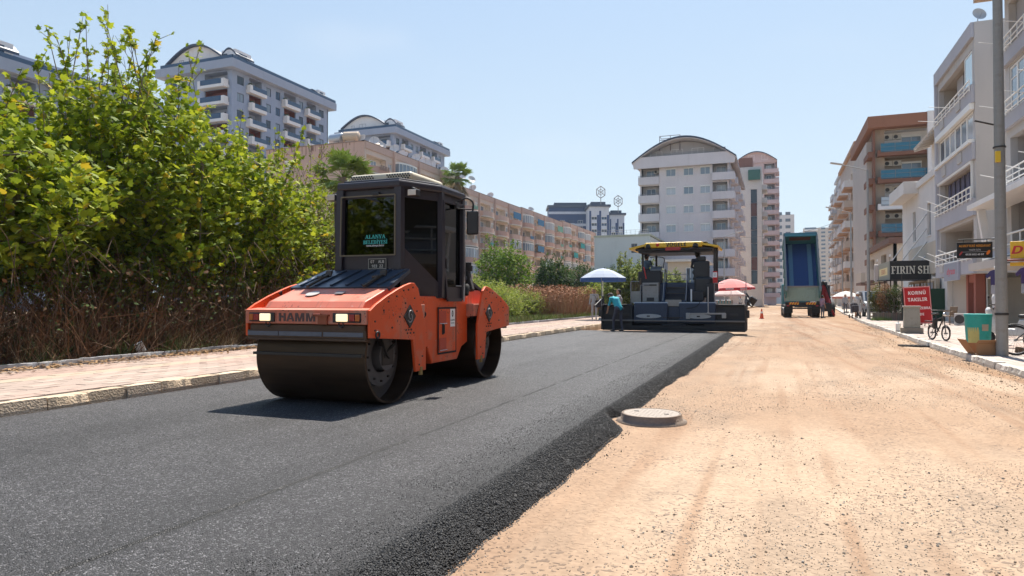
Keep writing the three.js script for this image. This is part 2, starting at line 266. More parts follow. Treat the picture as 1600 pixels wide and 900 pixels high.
{
  seed(11);
  const mixM = mat([1, 1, 1], { roughness: .68 });
  const o = scatter('loose_asphalt_chippings', stoneGeo, mixM, 150000, () => {
    const v = 1.6 + Math.pow(R(), 1.8) * 25.6, e = aEdge(v), t = R() < .15 ? -Math.pow(R(), 1.5) : Math.pow(R(), .8), x = (t < 0 ? TOP0 + t * .5 : lerp(TOP0, e + .02, t)) + (R() < .025 ? R() * R() * .3 : 0), q = clamp((x - TOP0) / (e - TOP0)), y = x > e ? .002 : (asphH(TOP0, v) + .012 * sstep(0, .2, q)) * (1 - Math.pow(q, 2.6)) + .008 * sstep(.05, .4, q) * R();
    const s = RR(.0022, .0066) * (R() < .06 ? 1.6 : 1) * (t < 0 ? .6 : 1); return [x, y + s * .2, -v, s, .8];
  }, () => { const k = RR(.010, .036) * (R() < .04 ? 1.9 : 1); return [k, k, k * 1.03]; });
  struct(o, 'loose_asphalt_chippings'); tag(o, 'loose black asphalt chippings along the ragged edge of the new mat', 'gravel', null, 'stuff');
  const o1 = scatter('surface_chippings', stoneGeo, mixM, 26000, () => { const v = 1.5 + Math.pow(R(), 2) * 14, x = RR(-7, -1.9); return [x, asphH(x, v) + .0005, -v, RR(.002, .0048), .6]; }, () => { const k = RR(.03, .10) * (R() < .08 ? 2.2 : 1); return [k, k * .98, k * 1.0]; });
  struct(o1, 'asphalt_surface_stones'); tag(o1, 'small stones bedded in the fresh asphalt surface', 'gravel', null, 'stuff');
  const o2 = scatter('pebbles', stoneGeo, mat([1, 1, 1], { roughness: .9 }), 52000, () => {
    let x, v, k = 0; do { v = 1.8 + Math.pow(R(), 2.0) * 40; x = RR(-1.45, kerbR(v)); } while (fbm(x * .9 + 3, v * .5, 3, 0, 111) < .44 + .22 * R() && k++ < 8);
    const s = RR(.0018, .0058) * (R() < .05 ? 2.2 : 1); return [x, dirtH(x, v) + s * .15, -v, s, .7];
  }, () => { const k = R() < .14 ? RR(.08, .18) : RR(.18, .48), w = R() < .35 ? 1 : RR(0, .5); return [k, k * lerp(.72, .90, w), k * lerp(.48, .76, w)]; });
  struct(o2, 'pebbles'); tag(o2, 'pebbles and clods strewn over the compacted dirt', 'pebbles', null, 'stuff');
  const o3 = scatter('kerb_rubble', stoneGeo, mat([1, 1, 1], { roughness: .95 }), 2600, () => { const v = 9 + Math.pow(R(), 1.6) * 34, x = kerbR(v) - .02 - Math.pow(R(), 2.2) * 1.0, s = RR(.004, .014) * (R() < .04 ? 2.2 : 1); return [x, dirtH(x, v) + s * .1, -v, s, .7]; }, () => { const k = RR(.2, .42); return [k, k * .74, k * .5]; });
  struct(o3, 'kerb_rubble'); tag(o3, 'crumbled earth and rubble lying along the right kerb', 'rubble', null, 'stuff');
}
// manhole standing proud of the dirt
{
  const t = thing('manhole', 'round iron manhole standing proud of the dirt at the asphalt edge', 'manhole', [mh.x, 0, mh.z]);
  const iron = mat([.27, .21, .165], { map: noiseFine, metalness: .2, roughness: .8, bumpMap: bumpFine, bumpScale: .004 });
  new B().add(new THREE.LatheGeometry([[.30, -.05], [.375, -.05], [.378, .012], [.335, .016], [.322, .088], [.315, .094], [.300, .094], [.298, .07]].map(p => new THREE.Vector2(...p)), 48)).build('frame', iron, t);
  const b = new B().cyl(.296, .296, .03, 0, .077, 0, 0, 0, 0, 48); for (let i = -6; i <= 6; i++) for (let j = -6; j <= 6; j++) if (i * i + j * j < 34 && (i + j) % 2) b.box(.018, .002, .018, i * .043, .0926, j * .043, 0, (i + j) % 2 ? .78 : 0, 0);
  b.build('cover', mat([.31, .265, .225], { map: noiseFine, metalness: .1, roughness: .75 }), t);
  for (const s of [1, -1]) new B().box(.05, .004, .02, .17 * s, .0955, .05 * s).build('lift_slot', blackPl, t);
}
// kerbs and footways
function kerbRun(name, label, cat, x0, v0, v1, w, h, y0, m, len, wob, nMax = 70) {
  const t = thing(name, label, cat, [0, 0, 0]); seed(x0 * 7 + 300); let v = v0, n = 0; const rest = new B();
  const gs = [0, 1, 2].map(i => { const g = new THREE.BoxGeometry(w, h, len - .014, 3, 4, 10).toNonIndexed(), p = g.attributes.position; for (let k = 0; k < p.count; k++) { const X = p.getX(k), Y = p.getY(k), Z = p.getZ(k), top = Y > h * .3 ? 1 : 0, edge = Math.abs(X) > w * .4 ? 1 : 0, n = fbm(Z * 9 + i * 7, Y * 8 + X * 5, 3, 0, 130 + i), chip = top * edge * sstep(.56, .74, n) * .022; p.setXYZ(k, X * (1 - .02 * n) - Math.sign(X) * (chip + top * edge * .008), Y - top * (chip * .8 + .004 * n), Z); } g.computeVertexNormals(); return muv(g); });
  while (v < v1) {
    const x = typeof wob === 'function' ? wob(v + len / 2) : x0, x2 = typeof wob === 'function' ? wob(v + len) : x0, x1 = typeof wob === 'function' ? wob(v) : x0;
    const ang = -Math.atan2(x2 - x1, len);
    if (n < nMax) { const o = new THREE.Mesh(gs[n % 3], m[n % m.length]); o.name = 'kerb_stone'; o.position.set(x + RR(-.014, .014), y0 + h / 2 + RR(-.016, .008), -(v + len / 2)); o.rotation.set(RR(-.008, .008), ang + RR(-.01, .01), RR(-.02, .02)); t.add(o); }
    else rest.box(w, h, len - .02, x, y0 + h / 2, -(v + len / 2), 0, ang, 0);
    v += len; n++;
  }
  if (rest.g.length) rest.build('far_kerb_stones', m[0], t).userData.kind = 'stuff'; return t;
}
const kerbM = [[.56, .44, .31], [.49, .385, .27], [.60, .48, .35]].map(c => mat(c, { map: grimeTex, bumpMap: bumpFine, bumpScale: .012, roughness: .95 }));
kerbRun('kerb', 'chipped tan stone kerb between new asphalt and left footway', 'kerb', -7.6, 2.2, 200, .2, .42, -.17, kerbM, .5, v => kerbL(v) - .1, 60);
kerbRun('edging_kerb', 'grey edging kerb between left footway and overgrown verge', 'kerb', -11.1, 2.2, 45, .13, .3, .03, [[.30, .30, .31], [.35, .345, .34]].map(c => mat(c, { map: grimeTex, roughness: .95 })), .75, v => -11.1 + .1 * Math.sin(v), 40);
kerbRun('kerb', 'pale concrete kerb between dirt road and right footway', 'kerb', 3.95, 6.5, 230, .2, .36, -.22, [[.50, .47, .42], [.46, .43, .38], [.54, .50, .45]].map(c => mat(c, { map: grimeTex, bumpMap: bumpFine, bumpScale: .005, roughness: .95 })), .75, v => kerbR(v) + .1, 60);
function footway(name, side, x0f, x1f, v0, v1, y, bw, bl, cols, limit, near, jointC) {
  const g = gridMesh(steps(0, 1, .5, .5), steps(v0, v1, 2, 6), (t, v) => [lerp(x0f(v), x1f(v), t), y - .012], () => [1, 1, 1], mat(jointC, { map: noiseFine, roughness: 1 }));
  struct(g, name); g.geometry.deleteAttribute('color');
  seed(side * 91 + 700); const box = muv(new RoundedBoxGeometry(bw - .011, .05, bl - .011, 1, .006)), ms = cols.map(c => mat(c, { map: grimeTex, bumpMap: bumpFine, bumpScale: .003, roughness: .95 })); const far = ms.map(() => new B()); const list = [];
  for (let v = v0, r = 0; v < v1; v += bl, r++) { const xa = Math.min(x0f(v), x1f(v)), xb = Math.max(x0f(v), x1f(v)); for (let x = xa + bw / 2, k = 0; x < xb - bw * .3; x += bw, k++) { const vv = v + (k % 2) * bl / 2; list.push([x, vv, k, Math.hypot(x, vv), (v) ]); } }
  const tint = (x, v) => { const a = fbm(x * .7, v * .4, 3, 0, 120 + side); const k = near.band && x > near.band[0] && x < near.band[1]; return k ? cols.length - 1 : Math.min(cols.length - 2, Math.floor(clamp(a * 1.5 - .25 + (R() - .5) * .5) * (cols.length - 1))); };
  list.sort((a, b) => a[3] - b[3]); let n = 0;
  for (const [x, v, , d] of list) { const i = tint(x, v), yy = y - .025 + RR(-.003, .003); const vis = near.vis(x, v); if (vis && n < limit) { const o = new THREE.Mesh(box, ms[i]); o.name = 'paving_block'; o.position.set(x, yy, -v); o.rotation.set(RR(-.006, .006), 0, RR(-.008, .008)); g.add(o); n++; } else if (d < 60) far[i].add(new THREE.BoxGeometry(bw - .007, .05, bl - .007), M4(x, yy, -v)); }
  far.forEach((b, i) => { if (b.g.length) { const o = b.build('far_paving_blocks', ms[i], g); o.userData.kind = 'stuff'; } });
}
footway('left_footway', 1, v => kerbL(v) - .2, v => -11.03, 2.2, 62, PAVE, .2, .4, [[.35, .25, .205], [.385, .285, .235], [.35, .275, .23], [.41, .325, .27], [.41, .33, .25]], 300, { band: [-9.9, -9.5], vis: (x, v) => v > 3.4 && v < 14 }, [.12, .095, .075]);
footway('right_footway', 2, v => kerbR(v) + .2, v => kerbR(v) + 5.2, 6.5, 62, PAVR, .2, .4, [[.42, .33, .285], [.44, .365, .32], [.42, .375, .34], [.47, .40, .355], [.42, .36, .32]], 300, { vis: (x, v) => v > 11 && v < 34 && x < 7.5 }, [.28, .24, .2]);
{ // far footways
  const m = mat([.48, .42, .36], { map: noiseA, roughness: .95 });
  struct(gridMesh(steps(0, 1, .5, .5), steps(62, 240, 4, 8), (t, v) => [lerp(kerbR(v) + .2, kerbR(v) + 7, t), PAVR], () => [1, 1, 1], m), 'right_footway');
  struct(gridMesh(steps(0, 1, .5, .5), steps(62, 240, 4, 8), (t, v) => [lerp(kerbL(v) - .2, kerbL(v) - 5, t), PAVE], () => [1, 1, 1], m), 'left_footway');
}

// ---------- the tandem roller ----------
{
  const orange = workPaint(.80, .095, .014, 501, .45), faded = workPaint(.62, .17, .10, 521, .8), charcoal = paint(.03, .026, .036, { roughness: .45 }), hatchM = paint(.035, .05, .075, { roughness: .35 });
  const grime = mat([.10, .058, .034], { map: grimeTex, roughness: .75 }), drumM = mat([.075, .046, .028], { map: tex(512, (u, v) => .55 + .45 * fbm(u * 3, v * 40, 4, 0, 131), 1.6), metalness: .55, roughness: .42 });
  const t = thing('road_roller', 'orange tandem road roller with dark glazed cab and steel drums on fresh asphalt', 'road roller', [-4.97, A_TOP + .002, -8.45]);
  const X = (x) => new THREE.Matrix4().makeBasis(V(0, 0, 1), V(0, 1, 0), V(-1, 0, 0)).setPosition(x, 0, 0);   // (z,y) profile extruded along -x
  // drums
  for (const s of [1, -1]) {
    const z = 1.45 * s, r = .56;
    const d = new B().add(new THREE.LatheGeometry([[r - .03, -.75], [r - .004, -.75], [r, -.744], [r, .744], [r - .004, .75], [r - .03, .75]].map(p => new THREE.Vector2(...p)), 72), M4(0, r, z, 0, 0, Math.PI / 2));
    d.add(new THREE.CylinderGeometry(r - .03, r - .03, 1.49, 48, 1, true), M4(0, r, z, 0, 0, Math.PI / 2));
    const dr = d.build('drum', drumM, t);
    for (const k of [-1, 1]) {
      const b = new B().add(new THREE.RingGeometry(.16, .53, 48), M4(k * .52, r, z, 0, Math.PI / 2, 0)).tor(.27, .035, k * .55, r, z, 0, Math.PI / 2, 0, 36, 8).cyl(.17, .17, .18, k * .60, r, z, 0, 0, Math.PI / 2, 24);
      b.add(new THREE.RingGeometry(.2, .36, 40), M4(k * .60, r, z, 0, Math.PI / 2, 0)).add(new THREE.CylinderGeometry(.36, .36, .08, 40, 1, true), M4(k * .56, r, z, 0, 0, Math.PI / 2));
      b.build('drum_plate', mat([.16, .16, .17], { map: grimeTex, roughness: .7, metalness: .3 }), dr);
      const bo = new B(); for (let i = 0; i < 12; i++) bo.cyl(.014, .014, .03, k * .61, r + .30 * Math.sin(i * .5236), z + .30 * Math.cos(i * .5236), 0, 0, Math.PI / 2, 6); bo.build('bolt_circle', darkSteel, dr).userData.kind = 'stuff';
      // drum carrier arm and hoses
      new B().sbar(V(k * .68, r, z), V(k * .68, 1.0, z + .12 * s), .06, .17).rb(.09, .22, .26, .02, k * .66, r, z).sbar(V(k * .68, .98, z - .5), V(k * .68, .98, z + .5), .06, .1).build('drum_carrier', darkSteel, t);
      new B().tube([V(k * .70, r + .05, z + .04), V(k * .74, r + .16, z - .1), V(k * .72, r + .30, z + .10), V(k * .66, 1.0, z + .02)], .016).tube([V(k * .70, r - .03, z - .02), V(k * .75, r + .06, z + .14), V(k * .73, r + .24, z + .2), V(k * .66, 1.0, z + .16)], .013).build('hydraulic_hose', rubber, t);
    }
    // scraper bars
    new B().sbar(V(-.74, .60, z + s * .60), V(.74, .60, z + s * .60), .05, .03).build('scraper', darkSteel, t);
  }
  // side plates (front and rear, both sides)
  const prof = [[2.07, .80], [2.075, 1.10], [1.95, 1.17], [1.72, 1.265], [1.5, 1.34], [1.32, 1.395], [1.18, 1.425], [1.10, 1.425], [1.0, 1.36], [.80, .86], [.80, .34], [1.06, .34], [1.13, .735]];
  for (const s of [1, -1]) for (const k of [1, -1]) {
    const pl = new B().poly(prof.map(([a, b]) => [a * s, b]), .035, X(k > 0 ? .855 : -.82), .006).build('side_plate', orange, t);
    const b = new B(), xo = k * .858;
    for (const [z, y] of [[1.14, 1.37], [1.25, 1.34], [1.36, 1.33], [1.10, 1.24], [1.04, 1.08], [1.52, 1.26], [1.70, 1.20], [1.98, .98], [1.98, .88], [1.80, 1.10], [1.32, 1.18], [1.45, 1.02], [1.62, .90], [1.18, .86], [1.24, .86], [1.30, .86], [1.12, .82], [1.20, .82], [1.27, .82], [.90, .52], [.98, .42]]) b.cyl(.012, .012, .012, xo, y, z * s, 0, 0, Math.PI / 2, 6);
    b.build('bolts', darkSteel, pl).userData.kind = 'stuff';
    new B().add(new THREE.BoxGeometry(.02, .25, .21), M4(xo, 1.02, 1.22 * s, Math.PI / 4 * 1.0, 0, 0).multiply(new THREE.Matrix4().makeScale(1, .78, .95))).build('maker_badge', blackPl, pl);
    new B().tor(.05, .009, xo + k * .011, 1.04, 1.21 * s, 0, Math.PI / 2, .6, 14, 6, 4).tor(.05, .009, xo + k * .011, 1.0, 1.23 * s, 0, Math.PI / 2, 3.6, 14, 6, 4).build('badge_mark', mat([.20, .20, .21], { roughness: .4 }), pl);
    if (s > 0) new B().tor(.035, .012, k * .862, .83, 1.93, 0, Math.PI / 2, 0, 16, 8).build('lashing_eye', darkSteel, pl);
    new B().box(.03, .10, .05, k * .85, .34, .93 * s).build('rubber_stop', mat([.35, .24, .08], { map: grimeTex }), pl);
  }
  // front and rear beam with lamps
  for (const s of [1, -1]) {
    const bm = new B().rb(1.66, .16, .10, .012, 0, 1.025, 2.055 * s).slabq(V(-.83, 1.105, 2.11 * s), V(.83, 1.105, 2.11 * s), V(.83, 1.125, 1.92 * s), V(-.83, 1.125, 1.92 * s), .012).build('end_beam', s > 0 ? faded : orange, t);
    const rail = new B().rb(1.58, .10, .10, .03, 0, .895, 2.03 * s).rb(1.62, .085, .03, .008, 0, .83, 2.075 * s).rb(1.62, .03, .10, .01, 0, .772, 2.04 * s).build('lower_rail', grime, t);
    for (const [a, b] of [[-.80, -.36], [-.35, .24], [.26, .78]]) new B().rb(b - a, .05, .012, .004, (a + b) / 2, .833, 2.093 * s).build('rail_strip', mat([.13, .14, .17], { map: grimeTex, roughness: .5 }), rail);
    for (const k of [-1, 1]) {
      new B().rb(.36, .105, .02, .006, k * .58, 1.02, 2.112 * s).build('lamp_housing', blackPl, t);
      const lp = new B().rb(.15, .085, .03, .012, k * .525, 1.02, 2.123 * s).build('headlight', s > 0 ? mat([.9, .85, .7], { roughness: .2, emissive: C(1, .78, .42), emissiveIntensity: .55 }) : mat([.6, .6, .58], { roughness: .2 }), t);
      new B().rb(.07, .075, .022, .006, k * .655, 1.02, 2.122 * s).build('tail_lamp', mat([.32, .02, .02], { roughness: .25 }), t);
      new B().rb(.055, .075, .022, .006, k * .725, 1.02, 2.122 * s).build('turn_lamp', mat([.5, .12, .02], { roughness: .25 }), t);
      new B().tor(.03, .010, k * .50, .945, 2.10 * s, 0, 0, 0, 14, 6).build('shackle', darkSteel, t);
    }
    if (s > 0) {
      text('HAMM', .095, mat([.10, .06, .055], { roughness: .6 }), bm, M4(-.09, .975, 2.106), font, .006, 'lettering', 1.25);
      const hk = new B().box(.16, .02, .05, .27, 1.045, 2.12).box(.12, .09, .03, .27, .99, 2.115).cyl(.016, .016, .1, .20, 1.05, 2.13, 0, 0, Math.PI / 2).build('tow_hook', paint(.30, .07, .03), t);
    }
    // engine hood: sloping faded top, then a ribbed dark hatch
    const hd = new B().poly([[1.93, .95], [1.93, 1.13], [1.86, 1.20], [1.36, 1.37], [.70, 1.37], [.70, .95]].map(([a, b]) => [a * s, b]), 1.36, X(.66), .012).build('hood', faded, t);
    new B().poly([[1.93, .98], [1.93, 1.10], [1.3, 1.16], [.75, 1.16], [.75, .98]].map(([a, b]) => [a * s, b]), 1.62, X(.81), .006).build('hood_deck', faded, t);
    const P = (x, k) => V(x, lerp(1.375, 1.615, k), lerp(1.40, .80, k) * s);
    const ha = new B(); s > 0 ? ha.slabq(P(-.76, 0), P(.68, 0), P(.62, 1), P(-.66, 1), .05) : ha.slabq(P(.68, 0), P(-.76, 0), P(-.66, 1), P(.62, 1), .05);
    const hat = ha.build('engine_hatch', hatchM, t);
    const ribs = new B(); for (let i = 0; i < 6; i++) { const x = -.60 + i * .225; ribs.sbar(P(x - .02, .06).add(V(0, .004, 0)), P(x + .07, .92).add(V(0, .004, 0)), .035, .035); } ribs.build('hatch_rib', hatchM, hat);
    for (const x of [-.46, .36]) { new B().sbar(P(x, -.08).add(V(0, .03, 0)), P(x + .02, .55).add(V(0, .03, 0)), .04, .025).rb(.09, .09, .03, .008, x + .01, P(0, .62).y + .03, P(0, .62).z, -.4 * s, 0, 0).cyl(.02, .02, .08, x, P(0, .35).y + .045, P(0, .35).z, 0, 0, Math.PI / 2).build('latch', mat([.09, .075, .06], { map: grimeTex, metalness: .4 }), hat); }
    new B().slabq(P(-.70, .12).add(V(0, .004, 0)), P(-.55, .12).add(V(0, .004, 0)), P(-.52, .88).add(V(0, .004, 0)), P(-.64, .88).add(V(0, .004, 0)), .004).build('hatch_label', mat([.28, .30, .33], { map: grimeTex }), hat);
    if (s > 0) {
      const Q = (x, z) => V(x, lerp(1.37, 1.20, (z - 1.36) / .5) + .006, z);
      const em = new B().add(new THREE.CylinderGeometry(.085, .085, .006, 28), M4(-.24, Q(0, 1.63).y + .010, 1.63, .328, 0, 0)).build('round_emblem', mat([.62, .60, .58], { map: canvasTex(128, 128, (x, w) => { x.fillStyle = '#d8d5d0'; x.fillRect(0, 0, w, w); x.strokeStyle = '#555'; x.lineWidth = 8; x.beginPath(); x.arc(64, 64, 52, 0, 7); x.stroke(); x.fillStyle = '#666'; x.fillRect(40, 66, 48, 12); x.beginPath(); x.arc(64, 60, 18, 3.14, 6.28); x.fill(); }), roughness: .5 }), t);
      new B().box(.12, .006, .085, .13, Q(0, 1.60).y + .010, 1.60, .328, 0, 0).build('rating_plate', mat([.16, .15, .15], { roughness: .4 }), t);
      new B().rb(.20, .03, .03, .008, -.74, 1.19, 1.65).cyl(.04, .04, .012, -.78, 1.30, 1.55, 0, 0, Math.PI / 2, 3).build('plate_bracket', darkSteel, t);
    }
  }
  // middle body
  const bodyP = [[.80, 1.27], [.80, .62], [.46, .60], [.33, .37], [-.45, .37], [-.60, .54], [-.80, .60], [-.80, 1.27]];
  const body = new B().poly(bodyP, 1.38, X(.69), .02).build('body', orange, t);
  for (const k of [1, -1]) {
    const x = k * .695;
    const dp = new B().rb(.03, .60, .52, .012, x, .80, -.10).build('service_door', orange, t);
    new B().box(.008, .025, .56, x + k * .008, 1.107, -.10).box(.008, .025, .56, x + k * .008, .49, -.10).box(.008, .63, .022, x + k * .008, .80, .17).box(.008, .63, .022, x + k * .008, .80, -.37).build('door_seal', rubber, dp);
    new B().rb(.02, .15, .05, .01, x + k * .018, .82, .05).cyl(.012, .012, .12, x + k * .035, .82, .05).build('handle', blackPl, dp);
    for (const y of [.98, .61]) new B().box(.004, .18, .20, x + k * .017, y, .05).build('red_panel', paint(.55, .045, .018), dp);
    for (const y of [.895, .53]) new B().bar(V(x + k * .018, y, .15), V(x + k * .018, y, -.08), .006).build('trim_bar', chrome, dp);
    const st = canvasTex(128, 220, (c, w, h) => { c.fillStyle = '#f4f4f2'; c.fillRect(0, 0, w, h); c.fillStyle = '#333'; c.beginPath(); c.ellipse(64, 60, 22, 40, 0, 0, 7); c.fill(); c.fillStyle = '#f4f4f2'; c.fillRect(58, 40, 12, 40); c.fillStyle = '#222'; c.font = 'bold 30px sans-serif'; c.textAlign = 'center'; c.fillText('ALANYA', 64, 150); c.font = 'bold 18px sans-serif'; c.fillText('BELEDİYESİ', 64, 182); });
    panel('sticker', .15, .25, st, dp, M4(x + k * .0175, .97, -.25, 0, k * Math.PI / 2, 0));
    new B().rb(.05, .09, .06, .01, k * .70, 1.10, .66).tube([V(k * .70, 1.1, .66), V(k * .76, 1.04, .64), V(k * .70, .96, .62)], .012).build('body_fitting', darkSteel, t);
    new B().box(.03, .07, .06, k * .70, 1.31, -.03).build('amber_lamp', mat([.8, .36, .03], { roughness: .3 }), t);
  }
  new B().span(-.52, .52, 1.0, 1.36, -.95, .95).span(-.4, .4, .35, 1.0, -1.0, 1.0).build('chassis', darkSteel, t);
  new B().rb(.16, .34, .2, .04, .58, 1.50, -1.0, 0, .2, .25).cyl(.10, .10, .08, .56, 1.70, -1.02).cyl(.085, .085, .06, .56, 1.76, -1.02).tube([V(.62, 1.35, -.85), V(.70, 1.42, -.75), V(.72, 1.3, -.68)], .04).build('air_intake', rubber, t);
  // cab: an eight-cornered glasshouse
  const ring = (y, e) => [[.44, .76], [.72, .14], [.72, -.52], [.44, -.80], [-.44, -.80], [-.72, -.52], [-.72, .14], [-.44, .76]].map(([x, z]) => V(x * e, y, z * (z > 0 ? e : 1)));
  const lo = ring(1.28, 1.0), bt = ring(1.62, 1.02), tp = ring(2.66, 1.0);
  const cb = new B(); const cap = (r, y0, y1) => cb.poly(r.map(p => [p.x, -p.z]), y1 - y0, new THREE.Matrix4().makeRotationX(-Math.PI / 2).setPosition(0, y0, 0), .01);
  cap(lo, 1.24, 1.30);
  const at = (r0, r1, i, y) => { const a = r0[i], b = r1[i], k = (y - a.y) / (b.y - a.y); return a.clone().lerp(b, k); };
  const edge = (i, y) => y < 1.62 ? at(lo, bt, i, y) : at(bt, tp, i, y);
  for (let i = 0; i < 8; i++) { const w = i === 0 || i === 7 ? .10 : .075; cb.sbar(edge(i, 1.26), edge(i, 1.62), w, w); cb.sbar(edge(i, 1.60), edge(i, 2.68), w, w); }
  // lower panels: front, chamfers with a rising sill, rear, left
  const pan = (i, j, y0, ya, yb, t_ = .03) => cb.slabq(edge(i, y0), edge(j, y0), edge(j, yb), edge(i, ya), t_);
  pan(7, 0, 1.28, 1.80, 1.80); pan(0, 1, 1.28, 1.96, 1.42); pan(3, 4, 1.28, 1.80, 1.80); pan(2, 3, 1.28, 1.34, 1.74); pan(6, 7, 1.28, 1.42, 1.96); pan(4, 5, 1.28, 1.74, 1.34); pan(1, 2, 1.28, 1.36, 1.36); pan(5, 6, 1.28, 1.36, 1.36);
  for (let i = 0; i < 8; i++) pan(i, (i + 1) % 8, 2.56, 2.68, 2.68, .04);
  cb.build('cab_frame', charcoal, t);
  for (let i = 0; i < 8; i++) {
    const j = (i + 1) % 8, y0 = [1.96, 1.36, 1.34, 1.80, 1.74, 1.36, 1.42, 1.80][i], y1 = [1.42, 1.36, 1.74, 1.80, 1.34, 1.36, 1.96, 1.80][i];
    const c = V(0, 0, 0); const inn = p => { const q = p.clone(); q.x *= .985; q.z *= .985; return q; };
    new B().slabq(inn(edge(i, y0)), inn(edge(j, y1)), inn(edge(j, 2.58)), inn(edge(i, 2.58)), .006).build('cab_glass', tintGlass, t);
  }
  { const sl = new B(), q = [edge(7, 1.80), edge(0, 1.80), edge(0, 2.58), edge(7, 2.58)].map(p => { p.x *= .93; p.z += .052; return p; }); for (let i = 0; i < 4; i++) sl.sbar(q[i], q[(i + 1) % 4], .016, .016); sl.build('glass_seal', mat([.16, .14, .09], { roughness: .8 }), t); }
  // door frame lines on the right side
  for (const k of [1, -1]) {
    const d = new B(), x = k * .745; const dp = [[.12, 2.58], [.10, 1.75], [-.02, 1.22], [-.47, 1.22], [-.49, 2.58]].map(([z, y]) => V(x, y, z)); for (let i = 0; i < dp.length; i++) d.sbar(dp[i], dp[(i + 1) % dp.length], .03, .045); d.slabq(V(x - k * .01, 1.23, -.03), V(x - k * .01, 1.23, -.46), V(x - k * .01, 1.40, -.46), V(x - k * .01, 1.40, -.06), .02);
    const dm = d.build('cab_door', charcoal, t); new B().rb(.03, .14, .03, .01, x + k * .02, 1.72, .06).build('door_handle', blackPl, dm);
    new B().bar(V(k * .76, 1.2, -.52), V(k * .76, 2.5, -.56), .012).bar(V(k * .76, 1.42, -.52), V(k * .72, 1.42, -.35), .008).build('grab_rail', mat([.5, .5, .5], { metalness: .5, roughness: .35 }), t);
  }
  // roof, air conditioner, work lamps
  const roofR = [[.47, .82], [.76, .18], [.76, -.56], [.47, -.86], [-.47, -.86], [-.76, -.56], [-.76, .18], [-.47, .82]];
  new B().poly(roofR.map(([x, z]) => [x, -z]), .10, new THREE.Matrix4().makeRotationX(-Math.PI / 2).setPosition(0, 2.67, 0), .025).poly(roofR.map(([x, z]) => [x * .9, -z * .9]), .05, new THREE.Matrix4().makeRotationX(-Math.PI / 2).setPosition(0, 2.76, 0), .02).build('cab_roof', charcoal, t);
  const ac = new B().rb(.98, .13, .95, .055, 0, 2.865, .06, 0, 0, 0, 3).rb(.7, .04, .7, .018, 0, 2.935, .0).build('air_conditioner', mat([.58, .53, .40], { map: grimeTex, roughness: .5 }), t);
  const hole = new B(); for (const z of [.538, -.418]) for (const x0 of [-.28, .28]) for (let i = 0; i < 9; i++) for (let j = 0; j < 3; j++) hole.cyl(.013, .013, .006, x0 + (i - 4) * .04 + (j % 2) * .02, 2.840 + j * .026, z, Math.PI / 2, 0, 0, 6); hole.build('vent_holes', blackPl, ac);
  for (const k of [-1, 1]) {
    new B().rb(.14, .09, .10, .015, k * .62, 2.60, .70).bar(V(k * .62, 2.65, .66), V(k * .50, 2.70, .60), .02).build('work_lamp', blackPl, t);
    new B().rb(.12, .075, .012, .01, k * .62, 2.60, .755).build('lamp_lens', mat([.55, .48, .42], { roughness: .15, metalness: .3 }), t);
  }
  new B().tube([V(-.62, 2.62, .6), V(-.78, 2.55, .42), V(-.78, 2.1, .40), V(-.74, 1.6, .42)], .022).bar(V(-.80, 2.30, .36), V(-.76, 1.55, .38), .03).build('side_guard', charcoal, t);
  for (const k of [1, -1]) {
    new B().tube([V(k * .74, 2.60, -.30), V(k * .90, 2.66, -.32), V(k * .98, 2.60, -.34), V(k * .985, 2.46, -.34)], .013).bar(V(k * .74, 2.52, -.30), V(k * .97, 2.50, -.34), .010).rb(.05, .09, .09, .015, k * .745, 2.56, -.30).build('mirror_arm', blackPl, t);
    new B().rb(.17, .34, .05, .025, k * .985, 2.31, -.33, 0, k * .25, 0).build('mirror', blackPl, t);
  }
  // wiper, lettering, number plate
  new B().bar(V(-.05, 2.56, .80), V(.16, 2.50, .80), .012).rb(.10, .05, .05, .01, .12, 2.60, .80).build('wiper', blackPl, t);
  const teal = mat([.05, .45, .42], { roughness: .5 }), gw = mat([.62, .62, .60], { roughness: .5 });
  text('ALANYA', .05, teal, t, M4(.10, 2.02, .79), serif, .003); text('BELEDİYESİ', .048, teal, t, M4(.10, 1.95, .79), serif, .003, 'lettering', .9); text('www.alanya.bel.tr', .022, gw, t, M4(.10, 1.918, .79), font, .003);
  const pl = canvasTex(256, 128, (c, w, h) => { c.fillStyle = '#1b1b1c'; c.fillRect(0, 0, w, h); c.strokeStyle = '#a5a29a'; c.lineWidth = 6; c.strokeRect(5, 5, w - 10, h - 10); c.fillStyle = '#c9c6bd'; c.font = 'bold 46px monospace'; c.textAlign = 'center'; c.fillText('07  ALB', w / 2, 55); c.fillText('103 22', w / 2, 108); });
  new B().rb(.28, .145, .01, .004, .13, 1.69, .782).build('number_plate', blackPl, t); panel('plate_face', .275, .14, pl, t, M4(.13, 1.69, .789));
  // inside: seat, console, wheel
  new B().rb(.46, .10, .46, .04, .05, 1.62, -.22).rb(.46, .60, .12, .05, .05, 1.95, -.46, -.15, 0, 0).rb(.26, .18, .09, .03, .05, 2.32, -.50).build('seat', blackPl, t);
  new B().rb(.7, .5, .2, .03, 0, 1.5, .45).bar(V(0, 1.6, .4), V(0, 1.95, .22), .04).tor(.18, .018, 0, 1.97, .20, -1.1, 0, 0, 24, 8).build('steering_console', blackPl, t);
}

